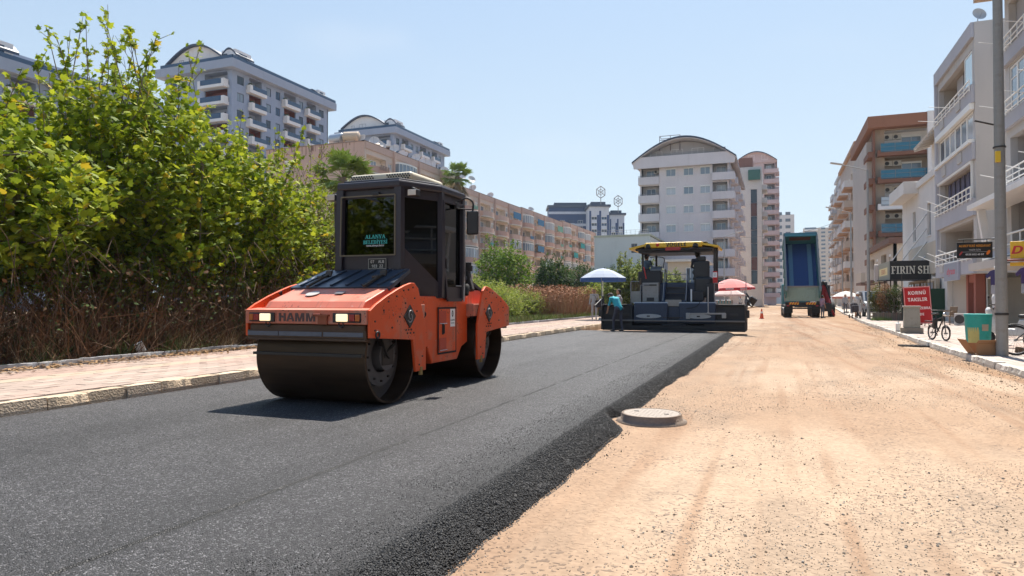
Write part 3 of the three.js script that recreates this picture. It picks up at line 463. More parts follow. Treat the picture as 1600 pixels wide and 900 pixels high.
// ---------- the asphalt paver, seen from behind ----------
{
  const navy = paint(.026, .042, .08, { roughness: .5 }), yellow = paint(.80, .50, .03), light = paint(.42, .44, .45), dk = mat([.022, .021, .024], { map: noiseFine, roughness: .6 }), lgrey = paint(.30, .28, .25);
  const t = thing('asphalt_paver', 'dark blue asphalt paver with yellow canopy laying the black mat', 'paver', [-3.85, A_TOP, -27.35]);
  // local: x right, y up, -z ahead; the screed is at z = 0
  new B().span(-2.7, 2.7, .0, 1.0, -1.0, -.78).build('auger_plate', dk, t);
  const sc = new B().rb(5.5, .16, .8, .02, 0, .16, -.45).box(5.5, .06, .9, 0, .05, -.45).build('screed_plate', dk, t);
  new B().rb(5.52, .055, .25, .015, 0, .42, -.02).build('screed_walkway', mat([.20, .18, .165], { map: grimeTex, roughness: .7 }), t);
  for (const [a, b] of [[-2.75, -1.55], [1.25, 2.75]]) { const e = new B().span(a, b, .44, 1.02, -.75, -.15).rb(b - a, .07, .12, .02, (a + b) / 2, 1.04, -.12).span(a, b, .24, .4, -.6, -.06).build('screed_extension', dk, t); new B().rb(.5, .16, .03, .01, (a + b) / 2 - .2, .74, -.13).rb(.3, .1, .03, .01, (a + b) / 2 + .35, .66, -.13).build('cover_plate', darkSteel, e); }
  for (const s of [-1, 1]) { new B().rb(.06, 1.0, 1.1, .015, s * 2.77, .54, -.5).sbar(V(s * 2.80, .1, -.2), V(s * 2.80, 1.4, -.35), .05, .08).rb(.12, .3, .2, .03, s * 2.86, .7, -.1).bar(V(s * 2.84, 1.3, -.3), V(s * 3.0, 1.0, .25), .035).build('end_gate', darkSteel, t); new B().bar(V(s * 2.80, .4, -.05), V(s * 2.80, 2.15, -.05), .015).build('guide_rod', steel, t); }
  new B().rb(.28, .36, .14, .03, 3.0, 1.18, -.1, .3, 0, -.6).bar(V(2.8, 1.5, -.2), V(3.05, 1.12, -.1), .03).build('control_box', blackPl, t);
  // main frame over the screed
  const mf = new B().rb(1.35, .82, .7, .06, -.80, .72, -.35).rb(1.40, .82, .7, .06, 1.0, .72, -.35).rb(.95, 1.0, .5, .03, .08, .72, -.40).build('screed_frame', navy, t);
  new B().rb(1.36, .11, .5, .03, -.80, 1.10, -.28).rb(1.40, .11, .5, .03, 1.0, 1.10, -.28).build('frame_cap', light, t);
  for (const [x, w] of [[-.88, 1.0], [1.05, .95]]) { const b = new B().add(new THREE.CylinderGeometry(.5, .5, .04, 32), new THREE.Matrix4().compose(V(x, .60, .02), new THREE.Quaternion().setFromEuler(new THREE.Euler(Math.PI / 2, 0, 0)), V(w, 1, .17))).build('oval_cover', light, t); new B().box(.12, .05, .03, x, .60, .04).build('cover_slot', blackPl, b); }
  new B().sbar(V(.62, .70, .06), V(2.05, .72, .06), .05, .06).rb(.16, .24, .06, .02, .66, .62, .06).rb(.16, .2, .06, .02, 2.0, .64, .06).bar(V(1.42, .72, .06), V(1.42, 1.75, .06), .022).sph(.05, 1.42, .74, .07).build('levelling_beam', mat([.45, .44, .42], { map: grimeTex, metalness: .3 }), t);
  new B().tube([V(.6, .9, .05), V(1.0, 1.0, .1), V(1.2, 1.3, .05), V(1.5, 1.55, -.2)], .014).build('cable', rubber, t);
  // stairs in the middle
  for (let i = 0; i < 6; i++) new B().box(.80, .03, .22, .08, .55 + i * .24, -.10 - i * .17).build('stair_tread', darkSteel, t);
  for (const s of [-1, 1]) new B().sbar(V(.08 + s * .43, .5, -.05), V(.08 + s * .43, 1.95, -1.1), .05, .18).build('stair_stringer', navy, t);
  new B().rb(.62, .26, .06, .015, .08, 1.12, -.12).build('step_plate', lgrey, t);
  for (const s of [-1, 1]) new B().tube([V(.08 + s * .45, 1.05, -.3), V(.08 + s * .45, 2.3, -.9), V(.08 + s * .45, 2.5, -1.2), V(.08 + s * .45, 1.9, -1.5)], .02).build('handrail', steel, t);
  new B().bar(V(-.35, 2.28, -1.0), V(.5, 2.28, -1.0), .014).bar(V(-.35, 2.05, -1.0), V(.5, 2.05, -1.0), .014).bar(V(-.35, 2.05, -1.0), V(-.35, 2.28, -1.0), .014).bar(V(.5, 2.05, -1.0), V(.5, 2.28, -1.0), .014).build('safety_bar', steel, t);
  // tractor body
  new B().rb(2.5, 1.0, 4.2, .05, -.15, 1.45, -3.1).span(-1.4, 1.1, .35, 1.0, -5, -1.0).build('tractor_body', navy, t);
  for (const s of [-1, 1]) { const tr = new B().rb(.34, .75, 3.6, .3, -.15 + s * 1.12, .45, -3.0, 0, 0, 0, 4).build('crawler_track', rubber, t); }
  const lb = new B().rb(.66, .80, .5, .02, -.92, 1.55, -.95).build('left_cabinet', mat([.33, .315, .29], { map: grimeTex }), t); new B().box(.30, .14, .02, -.92, 1.27, -.69).build('cabinet_slot', blackPl, lb); new B().box(.5, .05, .02, -.92, 1.85, -.69).build('cabinet_slot', blackPl, lb);
  new B().rb(.42, .50, .5, .02, -1.52, 1.35, -.95).build('side_box', lgrey, t);
  const jn = new B(); for (let i = 0; i < 9; i++) jn.bar(V(-1.72 + i * .05, 1.4, -.72), V(-1.75 + i * .055, 1.95 + .1 * (i % 3), -.72 - .03 * (i % 2)), .016); jn.build('rake_handles', mat([.16, .11, .07], { map: noiseFine }), t);
  for (const [x, h] of [[-1.70, 2.0], [-1.30, 1.85], [1.6, 1.9]]) new B().bar(V(x, 1.0, -.6), V(x, h, -.6), .018).bar(V(x, h, -.6), V(x + .35, h, -.6), .014).build('guard_rail', steel, t);
  // operator platform: consoles, seats
  new B().rb(.95, .55, .5, .04, -1.0, 2.15, -1.2).rb(.7, .08, .4, .02, -.9, 2.46, -1.15, .3, 0, 0).build('control_console', dk, t);
  new B().rb(.45, .06, .35, .01, -.75, 2.54, -1.1, .4, 0, 0).build('console_screen', mat([.16, .19, .22], { roughness: .3 }), t);
  new B().tube([V(-.45, 2.55, -1.0), V(-.42, 2.95, -1.05), V(-.7, 3.02, -1.1), V(-1.0, 3.0, -1.1)], .02).build('console_rail', darkSteel, t);
  new B().rb(.05, .5, .04, .015, -1.18, 2.36, -.93, 0, 0, .2).build('red_strap', paint(.5, .03, .03), t);
  new B().rb(.7, .85, .6, .12, 1.15, 1.75, -1.1).rb(.62, .14, .55, .05, 1.05, 2.10, -1.2).rb(.62, .72, .16, .06, 1.08, 2.45, -1.0).rb(.34, .2, .12, .05, 1.08, 2.90, -1.0).build('operator_seat', blackPl, t);
  new B().rb(.30, .80, .5, .03, 1.42, 1.5, -1.0).rb(.5, .4, .3, .04, .95, 1.4, -.75).build('engine_cowl', dk, t);
  new B().rb(.06, .50, .03, .01, .72, 1.42, -.55).build('white_post', whitePl, t);
  const ws = canvasTex(96, 200, (c, w, h) => { c.fillStyle = '#f1f0ee'; c.fillRect(0, 0, w, h); c.fillStyle = '#b11'; c.fillRect(0, 130, w, 70); c.fillStyle = '#555'; for (let i = 0; i < 5; i++) c.fillRect(14, 18 + i * 20, 66, 7); });
  new B().cyl(.09, .09, .46, 1.62, 2.15, -.75).build('fire_extinguisher', paint(.55, .03, .03), t); panel('extinguisher_label', .16, .30, ws, t, M4(1.62, 2.18, -.655));
  // canopy
  const posts = [[-1.30, -1.1], [-.98, -2.6], [1.45, -2.6], [1.58, -1.1], [1.66, -1.2]];
  for (const [x, z] of posts) new B().sbar(V(x, 1.6, z), V(x, 3.42, z), .08, .08).build('canopy_post', darkSteel, t);
  new B().rb(3.1, .08, 2.4, .02, 0.02, 3.30, -1.9).rb(2.9, .14, 2.2, .03, 0.02, 3.24, -1.9).build('canopy_underside', dk, t);
  const cp = new B().rb(2.3, .22, 2.4, .07, .0, 3.47, -1.85, 0, 0, 0, 3).build('canopy', yellow, t);
  new B().slabq(V(-1.15, 3.52, -.66), V(-1.15, 3.52, -3.0), V(-1.78, 3.38, -3.0), V(-1.78, 3.38, -.60), .08).slabq(V(1.75, 3.40, -.60), V(1.75, 3.40, -3.0), V(1.15, 3.52, -3.0), V(1.15, 3.52, -.66), .08).build('canopy_wing', yellow, t);
  new B().box(.6, .13, .05, .0, 3.31, -.66).build('red_panel', paint(.40, .03, .03), t);
  text('VÖGELE', .155, blackPl, t, M4(.12, 3.40, -.64), font, .012); 
  for (const x of [-1.0, .88]) new B().cyl(.10, .10, .05, x, 3.42, -.64, Math.PI / 2, 0, 0).box(.24, .05, .05, x, 3.36, -.64).build('canopy_lamp', blackPl, t);
  new B().sph(.07, -.62, 3.48, -.64, 1, 1, .5).build('red_mark', paint(.5, .03, .02), t);
  new B().rb(.5, .06, .9, .02, 1.0, 3.60, -1.8).rb(.3, .06, .5, .02, .2, 3.60, -1.4).build('roof_vent', darkSteel, t);
  new B().rb(2.4, .9, 1.4, .05, -.1, 1.5, -5.2).build('hopper', navy, t);
}

// ---------- tipper truck, bed raised ----------
{
  const teal = paint(.035, .17, .19, { roughness: .5 }), blue = mat([.018, .05, .16], { map: grimeTex, roughness: .45, metalness: .3 }), pale = paint(.26, .36, .30), dk = mat([.03, .028, .027], { map: noiseFine });
  const t = thing('tipper_truck', 'teal tipper truck with its long bed tipped up, standing on the dirt road', 'truck', [1.95, 0, -58.5], .045);
  const ch = new B().sbar(V(-.42, .95, 0), V(-.42, .95, -7.2), .12, .26).sbar(V(.42, .95, 0), V(.42, .95, -7.2), .12, .26).box(1.1, .2, .2, 0, .9, -.1).box(2.3, .12, .12, 0, .72, .05).build('chassis', dk, t);
  for (const z of [-.85, -2.2, -6.2]) for (const s of [-1, 1]) { const dual = z > -5; const w = new B(); for (const o of dual ? [.88, 1.18] : [1.08]) w.cyl(.52, .52, .27, s * o, .52, z, 0, 0, Math.PI / 2, 28); const wh = w.build('wheel', rubber, t); new B().cyl(.27, .27, .02, s * (dual ? 1.325 : 1.225), .52, z, 0, 0, Math.PI / 2, 20).build('rim', steel, wh); }
  for (const s of [-1, 1]) new B().box(.62, .5, .02, s * 1.0, .60, -.1).build('mud_flap', rubber, t);
  // bed in tilted frame: origin at hinge (y 1.15, z 0), bed runs along -z before tilt
  const A = 1.06, T = M4(0, 1.35, -.1, A, 0, 0), L = 5.3, Wd = 1.22, H = 1.42;
  const bb = (x0, x1, y0, y1, z0, z1, name, m, p = t) => new B().add(new THREE.BoxGeometry(x1 - x0, y1 - y0, z1 - z0), M4((x0 + x1) / 2, (y0 + y1) / 2, (z0 + z1) / 2)).g[0] && (() => { const b = new B(); b.add(new THREE.BoxGeometry(x1 - x0, y1 - y0, z1 - z0), T.clone().multiply(M4((x0 + x1) / 2, (y0 + y1) / 2, (z0 + z1) / 2))); return b.build(name, m, p); })();
  const fl = bb(-Wd, Wd, 0, .07, -L, 0, 'bed_floor', blue);
  for (const s of [-1, 1]) { bb(s * Wd - .04, s * Wd + .04, 0, H, -L, 0, 'bed_side', teal); bb(s * .72 - .16, s * .72 + .16, .07, .16, -L * .98, -.02, 'floor_chamfer', mat([.10, .20, .27], { map: grimeTex, roughness: .5, metalness: .3 })); bb(s * Wd - .07, s * Wd + .07, H, H + .10, -L, 0, 'top_rail', paint(.16, .18, .17)); for (let i = 0; i < 6; i++) bb(s * (Wd + .07) - .04, s * (Wd + .07) + .04, 0, H, -.4 - i * .88, -.28 - i * .88, 'side_rib', teal); }
  bb(-Wd, Wd, 0, H + .1, -L - .06, -L, 'headboard', teal); bb(-Wd - .04, Wd + .04, H - .05, H + .1, -L - .12, -L + .2, 'headboard_cap', teal);
  bb(-.8, .8, .6, H - .3, -L + .003, -L + .01, 'rust_patch', mat([.13, .05, .03], { map: grimeTex }));
  // tailgate hangs at the rear
  const tg = new B().poly([[-1.26, 1.28], [1.26, 1.28], [1.30, 2.42], [-1.30, 2.42]], .08, M4(0, 0, .12), .01).build('tailgate', pale, t);
  new B().rb(2.66, .13, .16, .02, 0, 2.42, .16).sbar(V(-1.28, 1.25, .17), V(-1.32, 2.4, .17), .1, .1).sbar(V(1.28, 1.25, .17), V(1.32, 2.4, .17), .1, .1).build('tailgate_frame', paint(.26, .24, .22), tg);
  new B().sbar(V(-.95, 1.3, .21), V(-1.02, 2.3, .21), .05, .03).sbar(V(.95, 1.3, .21), V(1.02, 2.3, .21), .05, .03).box(.5, .04, .03, -.6, 2.24, .21).box(.5, .04, .03, .6, 2.24, .21).build('tailgate_rib', paint(.20, .28, .25), tg);
  new B().box(2.5, .34, .1, 0, 1.02, .12).build('bumper', dk, t);
  for (const s of [-1, 1]) { const m = canvasTex(128, 32, (c, w, h) => { c.fillStyle = '#b81e14'; c.fillRect(0, 0, w, h); c.fillStyle = '#e0b41c'; for (let i = -1; i < 5; i++) { c.beginPath(); c.moveTo(i * 34, 32); c.lineTo(i * 34 + 17, 32); c.lineTo(i * 34 + 37, 0); c.lineTo(i * 34 + 20, 0); c.fill(); } }); panel('hazard_plate', .72, .18, m, t, M4(s * .62, 1.10, .175)); new B().rb(.2, .1, .04, .01, s * 1.05, .92, .19).build('tail_lamp', mat([.3, .02, .02], { roughness: .3 }), t); }
  new B().rb(2.3, 1.9, 1.7, .15, 0, 1.85, -7.0).build('truck_cab', teal, t); new B().bar(V(0, 1.0, -4.8), V(0, 3.6, -2.2), .11).build('hydraulic_ram', steel, t);
}
// ---------- backhoe loader beyond the truck ----------
{
  const red = paint(.42, .03, .035), dk = mat([.022, .022, .024], { roughness: .6 });
  const t = thing('backhoe_loader', 'red and black backhoe loader with folded boom beside the tipper truck', 'backhoe', [3.72, 0, -61.5]);
  new B().rb(1.1, .7, 2.6, .08, 0, 1.1, -1.6).rb(1.0, 1.3, 1.3, .1, 0, 2.0, -1.4).build('body', dk, t);
  for (const s of [-1, 1]) for (const [z, r] of [[-.6, .62], [-2.7, .45]]) { const w = new B().cyl(r, r, .36, s * .62, r, z, 0, 0, Math.PI / 2, 24).build('wheel', rubber, t); new B().cyl(r * .5, r * .5, .02, s * .81, r, z, 0, 0, Math.PI / 2, 16).build('rim', paint(.45, .06, .03), w); }
  new B().sbar(V(-.2, .7, .15), V(-.05, 2.55, -.1), .26, .34).sbar(V(-.05, 2.55, -.1), V(.32, 1.1, .45), .2, .3).build('boom', red, t);
  new B().bar(V(-.35, 1.2, .2), V(-.2, 2.4, .05), .07).bar(V(.1, 2.7, .05), V(.42, 1.5, .4), .06).rb(.5, .4, .3, .08, 0, 2.68, -.1).tube([V(-.3, 1.2, .2), V(-.5, 2.0, .3), V(-.1, 2.9, .1), V(.3, 2.2, .3)], .03).build('hydraulic_rams', dk, t);
  new B().poly([[-.25, 0], [.3, 0], [.35, .5], [.1, .7], [-.3, .55]], .55, M4(.05, .45, .25, 0, .3, 0), .02).build('bucket', dk, t);
  for (const s of [-1, 1]) new B().sbar(V(s * .4, .8, 0), V(s * .75, .1, .15), .14, .14).build('stabiliser', red, t);
}

// ---------- buildings ----------
const MS = (x, z) => new THREE.Matrix4().makeBasis(V(1, 0, 0), UP, V(0, 0, 1)).setPosition(x, 0, z);          // faces the camera (+z), runs to the right
const ME = (x, z) => new THREE.Matrix4().makeBasis(V(0, 0, -1), UP, V(1, 0, 0)).setPosition(x, 0, z);         // faces +x, runs away
const MW = (x, z) => new THREE.Matrix4().makeBasis(V(0, 0, 1), UP, V(-1, 0, 0)).setPosition(x, 0, z);         // faces -x, runs towards the camera
const at3 = (M, x, y, z) => V(x, y, z).applyMatrix4(M);
function wallGeo(M, W, H, holes, t = .25, y0 = 0) {
  const s = new THREE.Shape([[0, y0], [W, y0], [W, H], [0, H]].map(p => new THREE.Vector2(...p)));
  for (const h of holes) { const p = new THREE.Path(); p.moveTo(h[0], h[1]); p.lineTo(h[0], h[1] + h[3]); p.lineTo(h[0] + h[2], h[1] + h[3]); p.lineTo(h[0] + h[2], h[1]); s.holes.push(p); }
  return new THREE.ExtrudeGeometry(s, { depth: t, bevelEnabled: false }).translate(0, 0, -t).applyMatrix4(M);
}
const fbox = (b, M, x0, x1, y0, y1, z0, z1) => b.add(new THREE.BoxGeometry(x1 - x0, y1 - y0, z1 - z0), M.clone().multiply(M4((x0 + x1) / 2, (y0 + y1) / 2, (z0 + z1) / 2)));
const fbar = (b, M, p, q, r, n = 6) => b.bar(at3(M, ...p), at3(M, ...q), r, r, n);
const geoCache = {};
function windowUnit(parent, M, x, y, w, h, o = {}) {
  const { frame = whitePl, pane = pick(winGlass), n = 2, rec = .12, sill = null, fw = .06, shutter = 0, transom = 0, name = 'window' } = o;
  const key = ['w', w, h, n, fw, transom].map(k => typeof k === 'number' ? k.toFixed(2) : k).join();
  if (!geoCache[key]) {
    const f = new B(); f.span(0, w, 0, fw, -.05, 0).span(0, w, h - fw, h, -.05, 0).span(0, fw, fw, h - fw, -.05, 0).span(w - fw, w, fw, h - fw, -.05, 0); for (let i = 1; i < n; i++) f.span(w * i / n - fw * .4, w * i / n + fw * .4, fw, h - fw, -.048, -.002); if (transom) f.span(fw, w - fw, h * transom - .02, h * transom + .02, -.046, -.004);
    geoCache[key] = [f.geo(), new B().span(fw * .5, w - fw * .5, fw * .5, h - fw * .5, -.04, -.025).geo()];
  }
  const f = new THREE.Mesh(geoCache[key][0], frame); f.name = name; f.applyMatrix4(M.clone().multiply(M4(x, y, -rec))); parent.add(f);
  const p = new THREE.Mesh(geoCache[key][1], pane); p.name = 'pane'; f.add(p);
  if (sill) { const s = new B().span(-.08, w + .08, -.07, 0, -.08, rec + .06).build('sill', sill, f); }
  if (shutter) { new B().span(0, w, h - .2, h + .02, 0, .12).build('shutter_box', whitePl, f); if (shutter > 1) new B().span(fw, w - fw, h * (1 - (shutter - 1)), h - .1, .0, .03).build('shutter', mat([.6, .58, .52]), f); }
  return f;
}
function loggia(b, M, x, y, w, h, d) {                 // inner faces of a recessed balcony
  fbox(b, M, x - .1, x + w + .1, y - .1, y + h + .1, -d - .15, -d); fbox(b, M, x - .12, x, y, y + h, -d, -.26); fbox(b, M, x + w, x + w + .12, y, y + h, -d, -.26); fbox(b, M, x - .1, x + w + .1, y - .15, y, -d, -.26); fbox(b, M, x - .1, x + w + .1, y + h, y + h + .15, -d, -.26);
}
function rail(b, M, x0, x1, y, h, z, nb, r = .018) { fbar(b, M, [x0, y + h, z], [x1, y + h, z], r * 1.3); fbar(b, M, [x0, y + h * .55, z], [x1, y + h * .55, z], r); fbar(b, M, [x0, y + .1, z], [x1, y + .1, z], r); for (let i = 0; i <= nb; i++) { const x = lerp(x0, x1, i / nb); fbar(b, M, [x, y, z], [x, y + h, z], r); } }
function airCon(parent, M, x, y) { const a = new B(); fbox(a, M, x, x + .85, y, y + .6, .02, .34); const o = a.build('air_conditioner', mat([.58, .57, .53], { map: grimeTex, roughness: .5 }), parent); const f = new B(); f.add(new THREE.CylinderGeometry(.22, .22, .02, 20), M.clone().multiply(M4(x + .32, y + .3, .345, Math.PI / 2, 0, 0))); f.build('fan_grille', blackPl, o); return o; }
const navyTrim = mat([.035, .05, .085], { roughness: .5 }), white = plaster(.72, .71, .70);

// blue-grey apartment blocks with swept roofs, behind the pink row
function blueBlock(label, x, z, H, L, W, floors) {
  const t = thing('blue_grey_apartment_block', label, 'apartment block', [x, 0, z], 0, null); seed(H * 10 + L);
  const wall = plaster(.29, .345, .45), wallS = plaster(.38, .42, .50), brick = plaster(.24, .065, .045), parap = plaster(.66, .66, .66), gl = winBlue, E = ME(0, 0), S = MS(-W, 0), st = 3.05, eave = H - 1.6;
  const hE = [], hS = [], wb = new B();
  const cols = [['w', 1.2, 1.7], ['b', 4.2, 3.2], ['w', 8.6, 1.3], ['w', 11.2, 1.3], ['b', 13.6, 3.4], ['w', 18.0, 1.3], ['b', 20.4, 3.0], ['w', 24.4, 1.6]];
  const rows = []; for (let f = 0; f < floors; f++) rows.push(eave - 3.05 - f * st + .1);
  const jobs = [];
  for (let f = 0; f < rows.length; f++) {
    const y = rows[f];
    for (const [k, cx, cw] of cols) if (k === 'w') { hE.push([cx, y + .75, cw, 1.55]); jobs.push(() => windowUnit(t, E, cx, y + .75, cw, 1.55, { frame: navyTrim, pane: pick([gl, winGlass[0], winDark]), n: 2, fw: .09 })); }
      else { hE.push([cx, y, cw, 2.75]); jobs.push(() => { const lb = new B(); loggia(lb, E, cx, y, cw, 2.75, 1.5); lb.build('loggia', f % 2 ? brick : wallS, t); const s = f % 2 ? 0 : .5; const b = new B(); fbox(b, E, cx - .3 - s, cx + cw + .3, y - .25, y + .35, -.2, 1.0); fbox(b, E, cx - .3 - s, cx + .35 - s, y + .35, y + 1.15, .1, 1.0); const bl = b.build('balcony', parap, t); const g = new B(); fbox(g, E, cx + .35 - s, cx + cw + .3, y + .35, y + 1.15, .93, .97); g.build('glass_rail', winBlue, bl); const pl = new B(); for (let i = 0; i < 3; i++) { const q = at3(E, cx - s + .05, y + 1.3, .4 + i * .2); pl.sph(.22, q.x, q.y, q.z, 1, 1, 1, 6); } pl.build('planter_shrub', mat([.035, .06, .025]), bl); const M = E.clone().multiply(M4(0, 0, -1.5)); windowUnit(t, M, cx + .6, y + .02, 1.6, 2.2, { frame: navyTrim, pane: winDark, n: 2, rec: -.06, name: 'balcony_door' }); }); }
    hS.push([1.2, y + .75, 1.5, 1.5]); jobs.push(() => windowUnit(t, S, 1.2, y + .75, 1.5, 1.5, { frame: navyTrim, pane: gl, fw: .09 }));
    const bx = W - 6.2; hS.push([bx, y, 5.2, 2.75]); jobs.push(() => { const lb = new B(); loggia(lb, S, bx, y, 5.2, 2.75, 1.6); lb.build('loggia', f % 2 ? brick : wallS, t); const b = new B(); fbox(b, S, bx - .4, bx + 5.6, y - .25, y + .25, -.2, 1.3); fbox(b, S, bx - .4, bx + .2, y + .25, y + 1.15, .2, 1.3); fbox(b, S, bx + 5.0, bx + 5.6, y + .25, y + 1.15, .2, 1.3); const bl = b.build('balcony', parap, t); const g = new B(); fbox(g, S, bx + .2, bx + 5.0, y + .25, y + 1.2, 1.22, 1.27); g.build('glass_rail', winBlue, bl); windowUnit(t, S.clone().multiply(M4(0, 0, -1.6)), bx + 1.4, y + .02, 2, 2.2, { frame: navyTrim, pane: winDark, rec: -.06, name: 'balcony_door' }); });
  }
  wb.add(wallGeo(ME(0, -.004), L - .004, eave, hE.map(h => [h[0] - .004, ...h.slice(1)]))).add(wallGeo(S, W - .004, eave, hS)); fbox(wb, MS(-W, -.3), 0, .25, 0, eave, -L + .3, 0); fbox(wb, MS(-W, -L), 0, W, 0, eave, 0, .25); wb.build('wall', wall, t); jobs.forEach(j => j());
  // the eaves band, terrace rail and swept roof
  const ev = new B().span(-W - 1.2, 1.3, eave, eave + 1.5, -L - 1.2, 1.3).build('eaves_band', plaster(.30, .345, .43), t);
  const tr = new B(); fbox(tr, ME(1.2, 1.2), 0, L + 2.2, eave + 1.5, eave + 2.1, -.04, 0); fbox(tr, MS(-W, 1.2), 0, W + 1.2, eave + 1.5, eave + 2.1, -.04, 0); tr.build('terrace_rail', winBlue, t);
  const top = new B().span(-W + .6, -1.2, eave + 1.5, eave + 3.3, -L + 1, -1.2).build('penthouse', wallS, t);
  const arc = (x0, x1, r, y) => { const p = []; for (let i = 0; i <= 20; i++) { const k = i / 20; p.push([lerp(x0, x1, k), y + r * Math.sin(Math.PI * k)]); } for (let i = 20; i >= 0; i--) { const k = i / 20; p.push([lerp(x0, x1, k), y - .35 + (r) * Math.sin(Math.PI * k)]); } return p; };
  new B().poly(arc(-W - .2, -2.4, 2.9, eave + 2.8), 6, MS(0, -6.0), 0).poly(arc(-3.3, .2, 1.3, eave + 3.0), 4.5, MS(0, -5.2), 0).poly(arc(-3.3, .2, 1.0, eave + 2.6), 3, MS(0, -L + .8), 0).span(-W, -1.6, eave + 3.1, eave + 3.4, -L + 1, -4).build('roof', navyTrim, t);
  const gb = []; for (let i = 0; i <= 16; i++) gb.push([lerp(-W, -2.6, i / 16), eave + 2.7 + 2.7 * Math.sin(Math.PI * i / 16)]); gb.push([-2.6, eave + 1.5], [-W, eave + 1.5]);
  new B().poly(gb, .25, MS(0, -.9)).span(-3.1, 0, eave + 1.5, eave + 3.9, -4.6, -.75).span(-3.1, 0, eave + 1.5, eave + 3.4, -L + 1, -L + 3.4).build('gable', white, t);
  for (const [x, w, y, h] of [[-W + 2.6, 1.0, 2.0, 1.3], [-W + 5, 2.0, 1.9, 1.6], [-3.2, 1.4, 1.9, 1.3]]) windowUnit(t, MS(0, -.64), x, eave + y, w, h, { frame: navyTrim, pane: winDark, rec: 0 });
  windowUnit(t, ME(.0, 0), 1.7, eave + 1.9, 1.8, 1.5, { frame: navyTrim, pane: winBlue, rec: -.06 }); windowUnit(t, ME(0, 0), L - 2.8, eave + 1.9, 1.0, 1.2, { frame: navyTrim, pane: winBlue, rec: -.06 });
  const pv = new B(); for (let i = 0; i < 5; i++) { const z = -7 - i * 3.4; pv.slabq(V(-1.3, eave + 3.0, z), V(-1.3, eave + 3.0, z - 3), V(-3.4, eave + 4.0, z - 3), V(-3.4, eave + 4.0, z), .08); } pv.build('roof_panels', mat([.10, .11, .13], { roughness: .4 }), t);
  return t;
}
blueBlock('blue grey apartment block with wide swept roof, rising behind the fig trees', -88.6, -93.3, 43.5, 27.5, 15.5, 7);
blueBlock('blue grey apartment block with swept roof behind the satellite dishes', -88.6, -147.5, 44.5, 28, 15.5, 5);
blueBlock('blue grey apartment block mostly hidden by the tall fig branches', -88.6, -52, 31, 25, 15.5, 3);

